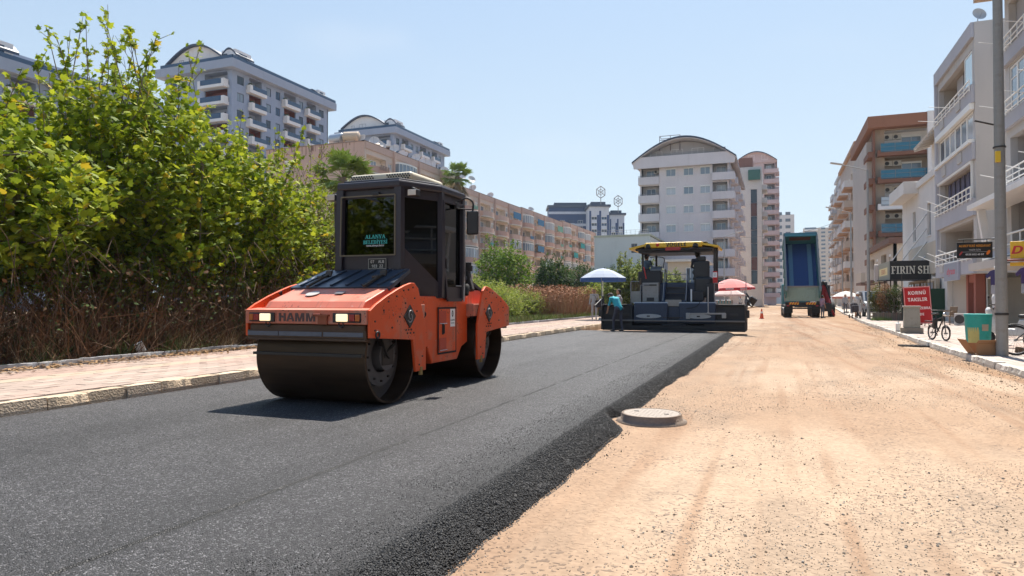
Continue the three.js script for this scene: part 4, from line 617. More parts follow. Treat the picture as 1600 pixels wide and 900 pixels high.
// the long pink row
const salmon = plaster(.55, .385, .315), salmonD = plaster(.50, .32, .26), cream = plaster(.66, .57, .48), creamP = plaster(.66, .60, .53);
const clothM = [[.02, .28, .28], [.16, .36, .27], [.05, .18, .32], [.55, .53, .48], [.28, .2, .16]].map(c => mat(c));
function pinkBlock(label, v0, L, H, gable) {
  const t = thing('pink_apartment_block', label, 'apartment block', [-50, 0, -v0], 0, null); seed(v0 * 3 + 1);
  const E = ME(0, 0), W = 16, st = 2.95, nf = Math.floor((H - 1.2) / st), hE = [], jobs = [], wb = new B(), trimB = new B(), pier = new B(), fw = new B();
  const nb = Math.round(L / 7.2), bw = L / nb;
  for (let i = 0; i < nb; i++) for (let f = 0; f < nf; f++) {
    const x = i * bw, y = H - 1.1 - (f + 1) * st;
    // a curved balcony bay, then a window bay
    const cx = x + bw * .40, hw = bw * .365, wn = x + bw * .80;
    hE.push([cx - hw + .2, y + .02, 2 * hw - .4, 2.45]); hE.push([wn, y + .85, 1.1, 1.35]);
    const kind = R(), sh = R();
    jobs.push(() => {
      const pts = [], N = 9, dep = 1.25; for (let k = 0; k <= N; k++) { const a = Math.PI * (k / N); pts.push([cx - Math.cos(a) * hw, dep * Math.pow(Math.sin(a), .55)]); }
      const ring = (y0, y1, e) => { const s = [...pts.map(([a, b]) => [cx + (a - cx) * (1 + e / hw), b + e * (b > .01 ? 1 : 0)]), ...pts.slice().reverse().map(([a, b]) => [cx + (a - cx) * (1 - .12 / hw), Math.max(0, b - .12)])]; return new THREE.ExtrudeGeometry(new THREE.Shape(s.map(p => new THREE.Vector2(p[0], -p[1]))), { depth: y1 - y0, bevelEnabled: false }).applyMatrix4(E.clone().multiply(new THREE.Matrix4().makeRotationX(-Math.PI / 2).setPosition(0, y0, 0))); };
      const slab = new THREE.ExtrudeGeometry(new THREE.Shape(pts.map(p => new THREE.Vector2(p[0], -p[1]))), { depth: .2, bevelEnabled: false }).applyMatrix4(E.clone().multiply(new THREE.Matrix4().makeRotationX(-Math.PI / 2).setPosition(0, y - .16, 0)));
      const bl = new B().add(ring(y, y + .92, 0)).build('balcony', (i + f) % 3 ? salmon : salmonD, t); new B().add(slab).add(ring(y - .16, y + .02, .03)).build('balcony_slab', creamP, bl);
      if (kind < .36) { const g = new B().add(ring(y + .94, y + 2.45, -.04)).build('balcony_glazing', pick([winGlass[1], winGlass[3], winGlass[0]]), bl); const fr = new B(); for (let k = 0; k <= N; k++) fr.bar(at3(E, pts[k][0], y + .92, pts[k][1]), at3(E, pts[k][0], y + 2.6, pts[k][1]), .04, .04, 5); fr.add(ring(y + 2.45, y + 2.65, .02)); fr.build('glazing_bars', whitePl, bl); }
      else if (kind < .50) { const b = new B(); fbox(b, E, cx - hw, cx + hw * .6, y + 1.2, y + 2.5, 1.0, 1.06); b.build('awning_cloth', pick(clothM), bl); }
      else if (kind < .62) { const b = new B(); for (let k = 0; k < 4; k++) fbox(b, E, cx - 1.2 + k * .6, cx - .8 + k * .6, y + .5, y + 1.15, dep + .10, dep + .13); b.build('laundry', pick(clothM), bl); }
      const lb = new B(); loggia(lb, E, cx - hw + .2, y + .02, 2 * hw - .4, 2.45, .9); lb.build('loggia', cream, t);
      windowUnit(t, E.clone().multiply(M4(0, 0, -.9)), cx - .2, y + .05, 1.4, 2.1, { rec: -.06, name: 'balcony_door' });
    });
    jobs.push(() => { windowUnit(t, E, wn, y + .85, 1.1, 1.35, { n: 2, shutter: sh < .25 ? 1.6 : sh < .5 ? 1 : 0, sill: creamP }); if (R() < .3) airCon(t, E, wn + .1, y + .05); });
    // window bay projects a little as a flat pier
    if (f === 0) fbox(pier, E, x + bw - .28, x + bw - .05, 0, H, .002, .35);
    fbox(trimB, E, x + bw * .775, x + bw - .29, y - .14, y + .12, .002, .22); fbox(pier, E, x + bw * .775, x + bw - .30, y + .14, y + .75, .002, .14);
  }
  fw.add(wallGeo(ME(0, -.004), L - .004, H, hE.map(h => [h[0] - .004, ...h.slice(1)]))); fw.build('facade', plaster(.61, .49, .41), t); fbox(pier, E, .1, L - .1, H - .9, H - .02, .002, .12); pier.build('pilaster', salmon, t); const hS = []; if (gable) for (let f = 0; f < 4; f++) for (const x of [3.2, 12.4]) hS.push([x, H - 3.2 - f * st, 1.25, 1.5]);
  wb.add(wallGeo(MS(-W, 0), W - .004, H, hS)); fbox(wb, MS(-W, 0), 0, .25, 0, H, -L, -.3); fbox(wb, MS(-W, -L), .25, W - .3, 0, H, 0, .25); fbox(wb, MS(-W, 0), .2, W - .2, H - 1.2, H - 1.0, -L, -.3);
  wb.build('wall', salmon, t); jobs.forEach(j => j()); trimB.build('string_course', creamP, t);
  for (const h of hS) windowUnit(t, MS(-W, 0), h[0], h[1], h[2], h[3], { shutter: 1.9, pane: winGlass[3] });
  const cp = new B(); fbox(cp, E, -.06, L + .06, H, H + .12, -.4, .08); fbox(cp, MS(-W, 0), -.06, W, H, H + .12, -.3, .06); cp.build('coping', plaster(.30, .22, .18), t);
  if (gable) { const sp = new B(); seed(77); for (let i = 0; i < 26; i++) { const x = RR(.4, W - .6), w = RR(.03, .16); fbox(sp, MS(-W, 0), x, x + w, H - RR(.3, 1.3), H - .01, .001, .004); } sp.build('water_stain', mat([.22, .13, .10]), t); const dp = new B(); fbar(dp, MS(-W, 0), [9.2, 0, .08], [9.2, H, .08], .05); dp.build('downpipe', plaster(.42, .26, .21), t); }
  return t;
}
pinkBlock('salmon pink apartment block with dish covered roof, first behind the palm', 76, 29, 22.2, true);
pinkBlock('salmon pink apartment block with curved balconies, second along from the palm', 105.4, 29.5, 20.8, false);
pinkBlock('salmon pink apartment block with curved balconies, third along from the palm', 135.2, 29.5, 21.0, false);
pinkBlock('salmon pink apartment block beside the dark blue towers, last of its row', 165, 33, 21.4, false);
// dishes and water tanks on the pink roofs
{
  const dish = thing('satellite_dish', 'white satellite dish on the pink apartment roof', 'satellite dish', [0, 0, 0], 0, 'satellite dishes along the pink roof');
  const pts = []; for (let i = 0; i <= 8; i++) { const r = .7 * i / 8; pts.push(new THREE.Vector2(r, r * r * .3)); }
  const dm = mat([.60, .57, .53], { map: grimeTex, roughness: .5 });
  new B().add(new THREE.LatheGeometry(pts, 28), M4(0, 1.75, 0, 1.05, 0, 0)).build('reflector', dm, dish);
  new B().bar(V(0, 0, -.1), V(0, 1.75, -.06), .035).bar(V(-.4, 0, -.4), V(0, 1.2, -.08), .02).build('mast', steel, dish);
  new B().bar(V(0, 1.3, .25), V(0, 2.03, .62), .014).rb(.08, .08, .14, .02, 0, 2.05, .60).build('feed_arm', steel, dish);
  seed(5); let first = true;
  for (let i = 0; i < 17; i++) { const v = 77.5 + i * 1.7 + RR(-.4, .4) + (i > 12 ? (i - 12) * 1.5 : 0), p = [-50 - RR(.5, 1.8), 21.2, -v], ry = RR(-.5, 1.0); if (first) { dish.position.set(...p); dish.rotation.y = ry; first = false; } else copyOf(dish, p, ry); }
  for (const [v, x] of [[112, -50.8], [121, -51.2], [143, -50.7]]) copyOf(dish, [x, 19.8, -v], RR(-.5, 1));
  const tk = thing('water_tank', 'cream cylindrical water tank on the pink apartment roof', 'water tank', [-52.9, 21.1, -77.3], .25); new B().cyl(.75, .75, 1.9, 0, 2.1, 0, 0, 0, Math.PI / 2, 28).sph(.75, .95, 2.1, 0, .25, 1, 1, 20).sph(.75, -.95, 2.1, 0, .25, 1, 1, 20).build('tank', mat([.55, .43, .31], { map: grimeTex, roughness: .5 }), tk); for (const [a, c] of [[-.6, .5], [.6, .5], [-.6, -.5], [.6, -.5]]) new B().box(.07, 1.6, .07, a, .8, c).build('stand_leg', darkSteel, tk); new B().rb(1.4, .6, .5, .1, .2, 1.1, .9).build('heater_box', mat([.5, .42, .33], { map: grimeTex }), tk);
  const tk2 = copyOf(tk, [-55.3, 21.1, -77.5], -.1, 'silver grey cylindrical water tank on the pink apartment roof'); tk2.children[0].material = mat([.42, .46, .50], { metalness: .5, roughness: .35, map: grimeTex });
  copyOf(tk, [-51.0, 20.9, -79.8], 1.0, 'small cream water tank lying beside the satellite dishes').scale.setScalar(.7);
}
// dark blue and white towers far off
{
  const bw = plaster(.44, .49, .57), nb = plaster(.03, .06, .15), nb2 = plaster(.05, .085, .18);
  function tower(label, x0, x1, yTop, d, seedN, opt = {}) {
    const a = gp(x0, 470 + 1.31 * 1067 / d), b = gp(x1, 470 + 1.31 * 1067 / d), W = Math.hypot(b.x - a.x, b.z - a.z), H = 1.31 + (470 - yTop) / 1067 * d, t = thing('blue_white_tower', label, 'tower block', [a.x, 0, a.z], -Math.atan2(b.z - a.z, b.x - a.x), null);
    seed(seedN); const S = MS(0, 0), D = 16, st = 3.0, nf = Math.floor((H - 3) / st), hs = [], jobs = [], nc = Math.max(2, Math.round(W / 4.2)), cw = W / nc;
    for (let c = 0; c < nc; c++) for (let f = 2; f < nf; f++) { const y = f * st + .9, bal = c % 3 === 2, x = c * cw + cw * .22, w = cw * .56; hs.push([x, bal ? y - .7 : y, w, bal ? 2.3 : 1.5]); jobs.push(() => { if (bal) { const l = new B(); fbox(l, S, x - .1, x + w + .1, y - .8, y + 1.7, -1.2, -1.0); l.build('loggia', nb2, t); const q = new B(); fbox(q, S, x - .3, x + w + .3, y - .85, y - .1, 0, .8); q.build('balcony', bw, t); } else windowUnit(t, S, x, y, w, 1.5, { frame: whitePl, pane: pick([winDark, winBlue, winGlass[0]]), fw: .1 }); }); }
    const wb = new B(); wb.add(wallGeo(S, W, H, hs)); wb.span(0, W, 0, H, -D, -2.2).span(0, .3, 0, H, -2.2, -.26).span(W - .3, W, 0, H, -2.2, -.26); wb.build('wall', opt.dark ? nb : bw, t); jobs.forEach(j => j());
    for (let c = 0; c < nc; c++) if (c % 3 !== 2) { const s = new B(); const x = c * cw; fbox(s, S, x + .02, x + cw * .20, 3, H - 2, .002, .12); fbox(s, S, x + cw * .78, x + cw, 3, H - 4, .002, .15); s.build('navy_pilaster', nb, t); }
    if (opt.dark) for (let i = 0; i < 3; i++) { const s = new B(); fbox(s, S, -.3, W + .3, H - 3.4 - i * 6, H - 2.2 - i * 6, .02, .35); s.build('white_band', bw, t); }
    new B().span(-.8, W + .8, H, H + 1.0, -D, .8).span(W * .12, W * .85, H + 1, H + 2.6, -D + 2, -2).build('roof', navyTrim, t);
    if (opt.orn) { const c = W * .6, o = new B(); const y0 = H + 2.5; o.bar(V(c, H, -1), V(c, y0 + 2, -1), .18); const q = []; for (let i = 0; i < 6; i++) q.push(V(c + 2.3 * Math.sin(i * 1.047), y0 + 4.6 + 2.9 * Math.cos(i * 1.047), -1)); for (let i = 0; i < 6; i++) { o.bar(q[i], q[(i + 1) % 6], .2); o.bar(V(c, y0 + 4.6, -1), q[i], .14); } for (let i = 0; i < 6; i++) o.bar(V(c + 1.2 * Math.sin(i * 1.047), y0 + 4.6 + 1.5 * Math.cos(i * 1.047), -1), V(c + 1.2 * Math.sin((i + 1) * 1.047), y0 + 4.6 + 1.5 * Math.cos((i + 1) * 1.047), -1), .13); o.build('roof_ornament', mat([.28, .28, .28]), t); }
    return t;
  }
  tower('broad dark blue apartment slab with white bands behind the pink row', 858, 928, 326, 345, 21, { dark: true });
  tower('blue and white tower with lattice ornament on its roof', 921, 952, 325, 330, 22, { orn: true });
  tower('lower blue and white tower with lattice ornament, beside the pale annex', 953, 976, 338, 345, 23, { orn: true });
}
// pale arched-roof apartment block, centre
function archBlock(name, label, x0, x1, z, Hw, ry, c) {
  const t = thing(name, label, 'apartment block', [x1, 0, z]); seed(c.seed); const W = x1 - x0, S = MS(-W, 0), E = ME(0, 0), st = c.st, L = c.L, wall = c.wall, hs = [], he = [], jobs = [], wb = new B(), top = Hw;
  const nf = c.nf, lw = c.lw, rw = c.rw;
  for (let f = 0; f < nf; f++) {
    const y = top - (f + 1) * st - .1;
    for (const x of c.cols) { hs.push([x, y + .9, c.ww, 1.35]); jobs.push(() => windowUnit(t, S, x, y + .9, c.ww, 1.35, { n: 2, shutter: 1, sill: white, pane: pick([winGlass[1], winGlass[3], winGlass[0]]) })); }
    if (lw) { hs.push([.25, y + .1, lw, 2.5]); jobs.push(() => { const l = new B(); loggia(l, S, .25, y + .1, lw, 2.5, 1.3); l.build('loggia', c.grey, t); const b = new B(); fbox(b, S, -.25, lw + .25, y - .35, y + .95, -.2, .35); fbox(b, S, -.25, -.05, y - .35, y + .95, -3, -.2); const bl = b.build('balcony', wall, t); const r = new B(); rail(r, S, -.2, lw + .2, y + .95, .25, .28, 2, .02); r.build('railing', steel, bl); windowUnit(t, S.clone().multiply(M4(0, 0, -1.3)), .9, y + .15, 1.6, 2.1, { rec: -.06, name: 'balcony_door' }); if (R() < .6) airCon(t, S.clone().multiply(M4(0, 0, -1.3)), lw - .8, y + 1.7); }); }
    if (rw) { hs.push([W - rw - .02, y + .1, rw - .25, 2.5]); jobs.push(() => { const l = new B(); loggia(l, S, W - rw, y + .1, rw - .3, 2.5, 1.4); l.build('loggia', c.grey, t); const b = new B(); fbox(b, S, W - rw, W + .9, y - .35, y + .9, -.2, .9); fbox(b, S, W + .3, W + .9, y - .35, y + .9, -2.6, -.2); const bl = b.build('balcony', wall, t); const r = new B(); rail(r, S, W - rw + .1, W + .8, y + .9, .35, .85, 3, .02); r.build('railing', steel, bl); windowUnit(t, S.clone().multiply(M4(0, 0, -1.4)), W - rw + .5, y + .15, 1.5, 2.1, { rec: -.06, name: 'balcony_door' }); }); }
    for (let k = 0; k < c.ne; k++) { const x = 2 + k * L / c.ne; he.push([x, y + .8, 1.4, 1.4]); jobs.push(() => windowUnit(t, E, x, y + .8, 1.4, 1.4, { shutter: 1 })); if (k % 2 === 0) jobs.push(() => { const b = new B(); fbox(b, E, x + 2, x + 5.2, y - .3, y + .85, 0, 1.1); b.build('balcony', wall, t); }); }
  }
  wb.add(wallGeo(S, W - .004, top, hs)).add(wallGeo(ME(0, -.004), L - .004, top, he)); fbox(wb, MS(-W, 0), 0, .25, 0, top, -L, -.3); fbox(wb, MS(-W, -L), .3, W, 0, top, 0, .25); wb.build('wall', wall, t); jobs.forEach(j => j());
  // vaulted top storey
  const o = c.over, arc = (r, y, a = 0) => { const p = []; for (let i = 0; i <= 28; i++) { const k = i / 28, q = Math.PI * lerp(.04, .96, k); p.push([lerp(-W - o, o, k), y + r * (Math.sin(q) - Math.sin(Math.PI * .04))]); } return p; };
  const hA = c.rise, outer = arc(hA, top + .27), inner = arc(hA - .05, top + .05).reverse();
  const rf = new B().poly([...outer, ...inner], L + 1.6, MS(0, -L - .4), 0).build('vault_roof', navyTrim, t); new B().poly([...arc(hA - .06, top + .03), ...arc(hA - .1, top - .05).reverse()], L + 1.3, MS(0, -L - .2), 0).build('soffit', wall, t);
  if (c.loggiaTop) {
    new B().poly([[-W - o + .3, top - .9], [o - .3, top - .9], [o - .1, top + .15], [o - 1.4, top + 1.0], [-W - o + 1.4, top + 1.0], [-W - o + .1, top + .15]], .3, MS(0, .62), 0).span(-W - o + .4, o - .4, top - .6, top - .3, -1.2, .62).build('terrace_parapet', wall, t);
    const in2 = arc(hA - .3, top); new B().poly([...in2, [o, top - .05], [-W - o, top - .05]], .25, MS(0, -1.4), 0).build('top_wall', c.grey, t);
    for (let i = 0; i < 4; i++) windowUnit(t, MS(0, -1.14), -W + 1.6 + i * (W - 4.2) / 3, top + .45, 2.0, 2.0 - .15 * Math.abs(i - 1.5), { n: 2, rec: 0, pane: pick([winGlass[1], winDark]), name: 'balcony_door' });
    const r = new B(); rail(r, MS(0, 0), -W - o + 1.6, o - 1.6, top + 1.0, .4, .75, 14, .02); r.build('railing', steel, t);
    new B().poly([...arc(hA - .06, top + .0), [o - .02, top - .2], [-W - o + .02, top - .2]], .2, MS(0, -L), 0).build('rear_gable', wall, t);
  } else { new B().poly([...arc(hA - .06, top), [o, top - .2], [-W - o, top - .2]], .3, MS(0, .1), 0).build('gable', wall, t); for (let i = 0; i < 2; i++) windowUnit(t, MS(0, .42), -W * .7 + i * W * .35, top + .6, 1.8, 1.6, { n: 2, rec: 0 }); }
  return t;
}
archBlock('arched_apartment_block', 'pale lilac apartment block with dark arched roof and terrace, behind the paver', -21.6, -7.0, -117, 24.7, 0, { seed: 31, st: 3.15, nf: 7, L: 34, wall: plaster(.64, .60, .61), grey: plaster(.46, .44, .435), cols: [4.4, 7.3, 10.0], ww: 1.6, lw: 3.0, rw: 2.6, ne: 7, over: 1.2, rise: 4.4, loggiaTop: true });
{ // roof frame on the arch, dish on the annex
  const t = thing('roof_frame', 'small steel pipe frame on top of the arched roof', 'roof frame', [-18.4, 27.9, -118]); const b = new B(); for (const x of [0, 1.8, 3.4]) b.bar(V(x, -1, 0), V(x, 1.6, 0), .05); b.bar(V(0, 1.6, 0), V(3.4, 1.6, 0), .05).bar(V(0, .9, 0), V(3.4, .9, 0), .05).bar(V(0, 1.6, 0), V(0, 1.6, -2), .05).bar(V(3.4, 1.6, 0), V(3.4, 1.6, -2), .05).bar(V(0, 1.6, -2), V(3.4, 1.6, -2), .05); b.build('pipe_frame', mat([.16, .1, .1]), t);
  const a = thing('annex_building', 'low pale green white annex with flat roof beside the arched block', 'building', [-25.6, 0, -101]); const S = MS(0, 0); const wb = new B().add(wallGeo(S, 8.4, 10.9, [[5.6, 8.4, .9, 1.4]])).span(0, 8.4, 0, 10.8, -14, -.3); wb.build('wall', plaster(.58, .62, .60), a); new B().span(-.1, 8.5, 10.9, 11.15, -14, .1).build('coping', plaster(.45, .47, .36), a); windowUnit(a, S, 5.6, 8.4, .9, 1.4, { frame: steel, pane: winDark });
  const rr = new B(); rail(rr, MS(0, 0), .2, 8.2, 11.15, .7, -.1, 12, .02); rr.build('roof_railing', steel, a);
}
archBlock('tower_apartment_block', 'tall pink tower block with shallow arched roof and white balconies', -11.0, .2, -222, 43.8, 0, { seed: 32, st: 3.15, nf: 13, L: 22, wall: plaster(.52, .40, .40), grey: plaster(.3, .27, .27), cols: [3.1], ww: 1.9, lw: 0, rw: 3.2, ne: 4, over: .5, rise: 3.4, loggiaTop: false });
{ // slim building between them
  const t = thing('slim_apartment_block', 'slim cream block with dark glass stair strip between arched block and pink tower', 'apartment block', [-7.2, 0, -160]); seed(33); const S = MS(0, 0), H = 31; const hs = [[2.2, 5, 1.3, 21]];
  new B().add(wallGeo(S, 4.5, H, hs)).span(0, 4.5, 0, H, -20, -2).build('wall', plaster(.57, .53, .49), t); for (let i = 0; i < 7; i++) windowUnit(t, S, 2.2, 5.05 + i * 3, 1.3, 2.9, { frame: navyTrim, pane: pick([winDark, winDark, mat([.09, .03, .025], { roughness: .2 })]), n: 1 });
  const b = new B(); for (let i = 0; i < 8; i++) fbox(b, ME(4.5, 0), 1, 8, 5 + i * 3, 6.1 + i * 3, 0, 1.1); b.build('balcony', plaster(.6, .56, .52), t);
  new B().span(-.3, 2.6, H, H + 2.2, -8, -.5).build('roof_house', plaster(.24, .12, .09), t); const g = new B(); fbox(g, S, 1.7, 4.2, H - 3.0, H - .8, .1, .9); g.build('green_glass_bay', mat([.025, .10, .07], { roughness: .1 }), t);
  const lo = thing('shop_building', 'low cream cafe building with wide eaves on the left footway', 'building', [-13.5, 0, -92]); new B().span(0, 5.2, 0, 3.0, -12, 0).span(0, 4.4, 3.0, 6.5, -12, -1).build('wall', plaster(.58, .50, .40), lo); new B().span(-.3, 5.8, 3.0, 3.35, -12.3, 1.0).span(-.3, 5, 6.5, 6.8, -12, -.2).build('slab', plaster(.62, .58, .52), lo); windowUnit(lo, MS(0, -1), 2.4, 3.5, 1.2, 2.2, { rec: -.06 }); windowUnit(lo, MS(0, 0), 1, .2, 3, 2.3, { rec: -.06, pane: winDark, n: 3 }); const r = new B(); rail(r, MS(0, .9), 0, 5.6, 3.35, .9, 0, 14, .018); r.build('railing', darkSteel, lo); new B().span(0, 5.2, 2.5, 3.0, .02, .1).build('sign_board', paint(.32, .03, .03), lo);
}
// far hazy blocks closing the street
{
  seed(41); const far = [[-8, -330, 16, 40, 0], [-2, -400, 14, 34, 1], [6, -520, 20, 46, 0], [20, -560, 22, 56, 1], [34, -600, 24, 44, 0], [13, -470, 10, 30, 1], [30, -430, 14, 36, 0]];
  far.forEach(([x, z, w, h, k], i) => { const t = thing('distant_block', ['hazy white far apartment block with long balconies at the street end', 'hazy beige far apartment block with windows at the street end'][k], 'apartment block', [x, 0, z], 0, ['white blocks closing the street', 'beige blocks closing the street'][k]); const S = MS(0, 0); new B().span(0, w, 0, h, -14, 0).build('wall', k ? plaster(.5, .43, .37) : plaster(.55, .55, .56), t); const b = new B(), wd = new B(); for (let f = 1; f < h / 3; f++) { fbox(b, S, .5, w * .45, f * 3, f * 3 + 1, 0, 1.2); for (let q = 0; q < 2; q++) fbox(wd, S, w * (.55 + q * .22), w * (.68 + q * .22), f * 3 + .8, f * 3 + 2.2, 0, .06); fbox(wd, S, .8, w * .4, f * 3 + 1, f * 3 + 2.5, 0, .05); } b.build('balconies', white, t); wd.build('windows', winGlass[2], t); });
  const hill = gridMesh(steps(-900, 900, 40, 40), steps(900, 1500, 60, 60), (u, v) => Math.max(0, (60 * fbm(u * .003 + 3, v * .002, 4, 0, 44)) * sstep(900, 1150, v) - 4), () => [1, 1, 1], mat([.22, .22, .17], { map: noiseA })); struct(hill, 'hills');
}

// ---------- right-hand street front ----------
const greyW = plaster(.40, .405, .45), greyS = plaster(.48, .46, .445), wallW = plaster(.68, .655, .63), curtain = mat([.45, .43, .44], { map: tex(256, (u) => .75 + .25 * Math.sin(u * 6.283 * 16), 1.6), roughness: .9 });
// grey building with blank side wall
{
  const x = 8.7, z0 = -37.2, L = 8.0, H = 14.3, t = thing('grey_apartment_building', 'grey four storey building over shops with blank side wall and rooftop dish', 'building', [x, 0, z0]); seed(51);
  const Wm = MW(0, -L), S = MS(0, 0), holes = [[.6, 11.4, L - 1.0, 1.75], [.6, 8.85, L - 1.0, 1.4], [.6, 6.15, L - 1.1, 1.65], [.6, 3.4, L - 1.1, 1.75]];
  new B().add(wallGeo(Wm, L - .25, H, holes, .25, 2.6)).add(wallGeo(MS(.004, .004), 9, H, [], .25, 2.6)).span(.26, 9, H - .5, H - .25, -L + .01, -.26).span(.26, 9, 2.6, 2.85, -L + .01, -.26).span(.01, 9, 2.6, H, -L - .22, -L - .01).build('wall', greyS, t);
  const fac = new B(); for (const [y0, y1] of [[13.6, 14.3], [10.55, 11.4], [7.9, 8.7], [5.3, 6.1], [2.6, 3.35]]) fbox(fac, Wm, .0, L - .02, y0, y1, .003, .14); fbox(fac, Wm, 0, .3, 2.6, 14.3, .004, .13); fac.build('facade_band', greyW, t);
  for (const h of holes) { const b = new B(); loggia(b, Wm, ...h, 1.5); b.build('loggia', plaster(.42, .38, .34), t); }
  const top = new B(); fbox(top, Wm, 2.6, 3.9, 11.5, 13.1, -.5, -.46); fbox(top, Wm, 4.1, 5.3, 11.5, 13.1, -.5, -.46); top.build('curtain', curtain, t); windowUnit(t, Wm, 6.1, 11.42, 1.45, 1.7, { n: 1, rec: .02, pane: mat([.42, .58, .66], { roughness: .05 }) });
  const r1 = new B(); rail(r1, Wm, .3, L - .1, 11.1, .5, .2, 8, .025); for (const q of [1.2, 4.2]) fbar(r1, Wm, [q, 11.3, .2], [q - .3, 11.5, 1.1], .014); r1.build('railing', whitePl, t);
  for (let i = 0; i < 6; i++) windowUnit(t, Wm, .62 + i * 1.16, 8.87, 1.16, 1.36, { rec: .02, n: 1, pane: [winDark, winGlass[0], winGlass[1], winGlass[2], winGlass[0], winGlass[3]][i], fw: .09 }); const wp = new B(); fbox(wp, Wm, .45, L - .1, 10.25, 10.55, .005, .2); fbox(wp, Wm, .45, L - .1, 8.68, 8.85, .005, .26); wp.build('glazing_head', whitePl, t);
  const dcu = new B(); for (let i = 0; i < 13; i++) fbox(dcu, Wm, .75 + i * .5, .75 + i * .5 + .44, 6.2, 7.75, -.42 - .05 * (i % 2), -.38 - .05 * (i % 2)); dcu.build('curtain', mat([.10, .10, .16], { roughness: .9 }), t); const cl = new B(); fbox(cl, Wm, 6.2, 6.5, 6.2, 7.75, -.34, -.31); cl.build('pale_curtain', curtain, t);
  const fr = new B(); fbox(fr, Wm, .5, L - .4, 7.78, 7.9, .006, .12); fbox(fr, Wm, L - .5, L - .38, 6.1, 7.78, .006, .1); fr.build('opening_trim', whitePl, t);
  for (const [y, n] of [[6.0, 10], [3.2, 9]]) { const r = new B(); rail(r, Wm, .3, L - .1, y, .62, .2, n, .03); for (const q of [1.0, 3.4, 6]) fbar(r, Wm, [q, y + .15, .2], [q - .4, y + .65, 1.1], .018); r.build('railing', whitePl, t); }
  windowUnit(t, Wm.clone().multiply(M4(0, 0, -1.5)), 4.8, 3.42, 1.0, 1.6, { rec: -.06, pane: winDark, name: 'balcony_door' });
  for (const [a, y] of [[1.7, 10.7], [5.2, 10.75], [2.0, 8.05], [5.4, 8.1], [1.2, 2.85]]) { const v = new B(); fbox(v, Wm, a, a + .8, y, y + .5, .14, .2); v.build('wall_vent', plaster(.46, .45, .44), t); }
  // ground floor: brick framed door and shop window under the soffit
  const br = plaster(.30, .10, .07), bp = new B(); for (const a of [5.1, 6.5]) fbox(bp, Wm, a, a + .35, 0, 2.6, -.6, -.2); fbox(bp, Wm, 5.45, 6.5, 2.2, 2.6, -.6, -.25); bp.build('brick_pier', br, t);
  const sw = new B(); fbox(sw, Wm, 0, 5.1, 0, 2.6, -.9, -.7); fbox(sw, Wm, 6.85, 8, 0, 2.6, -.9, -.7); fbox(sw, Wm, 5.45, 6.5, 0, 2.6, -.9, -.75); sw.build('shop_wall', plaster(.42, .37, .32), t); windowUnit(t, Wm, 5.5, .15, .95, 2.0, { rec: .5, pane: winDark, n: 1, frame: br, name: 'shop_door' }); windowUnit(t, Wm, 6.9, .2, 1.0, 2.2, { rec: .62, pane: mat([.16, .19, .16], { roughness: .06 }), n: 1, name: 'shop_window' });
  const sg = canvasTex(256, 128, (c, w, h) => { c.fillStyle = '#8d929f'; c.fillRect(0, 0, w, h); c.fillStyle = '#c2203c'; c.font = 'italic bold 64px serif'; c.textAlign = 'center'; c.fillText('dyun', w / 2, 84); }); const sb = new B(); fbox(sb, Wm, 2.6, 5.6, 2.35, 3.25, .15, .25); sb.build('shop_sign', plaster(.40, .42, .50), t); panel('sign_face', 2.8, .85, sg, t, Wm.clone().multiply(M4(4.1, 2.8, .256)));
  const ds = thing('satellite_dish', 'grey satellite dish alone on the grey building roof corner', 'satellite dish', [x + .25, H, z0 - .3], .3); const pts = []; for (let i = 0; i <= 8; i++) pts.push(new THREE.Vector2(.31 * i / 8, .09 * i * i / 64)); new B().add(new THREE.LatheGeometry(pts, 28), M4(0, .40, 0, 1.25, 0, 0)).build('reflector', mat([.40, .41, .42], { roughness: .5, map: grimeTex }), ds); new B().bar(V(0, 0, -.06), V(0, .42, -.04), .02).bar(V(0, .2, .06), V(0, .42, .28), .009).build('mast', steel, ds);
}
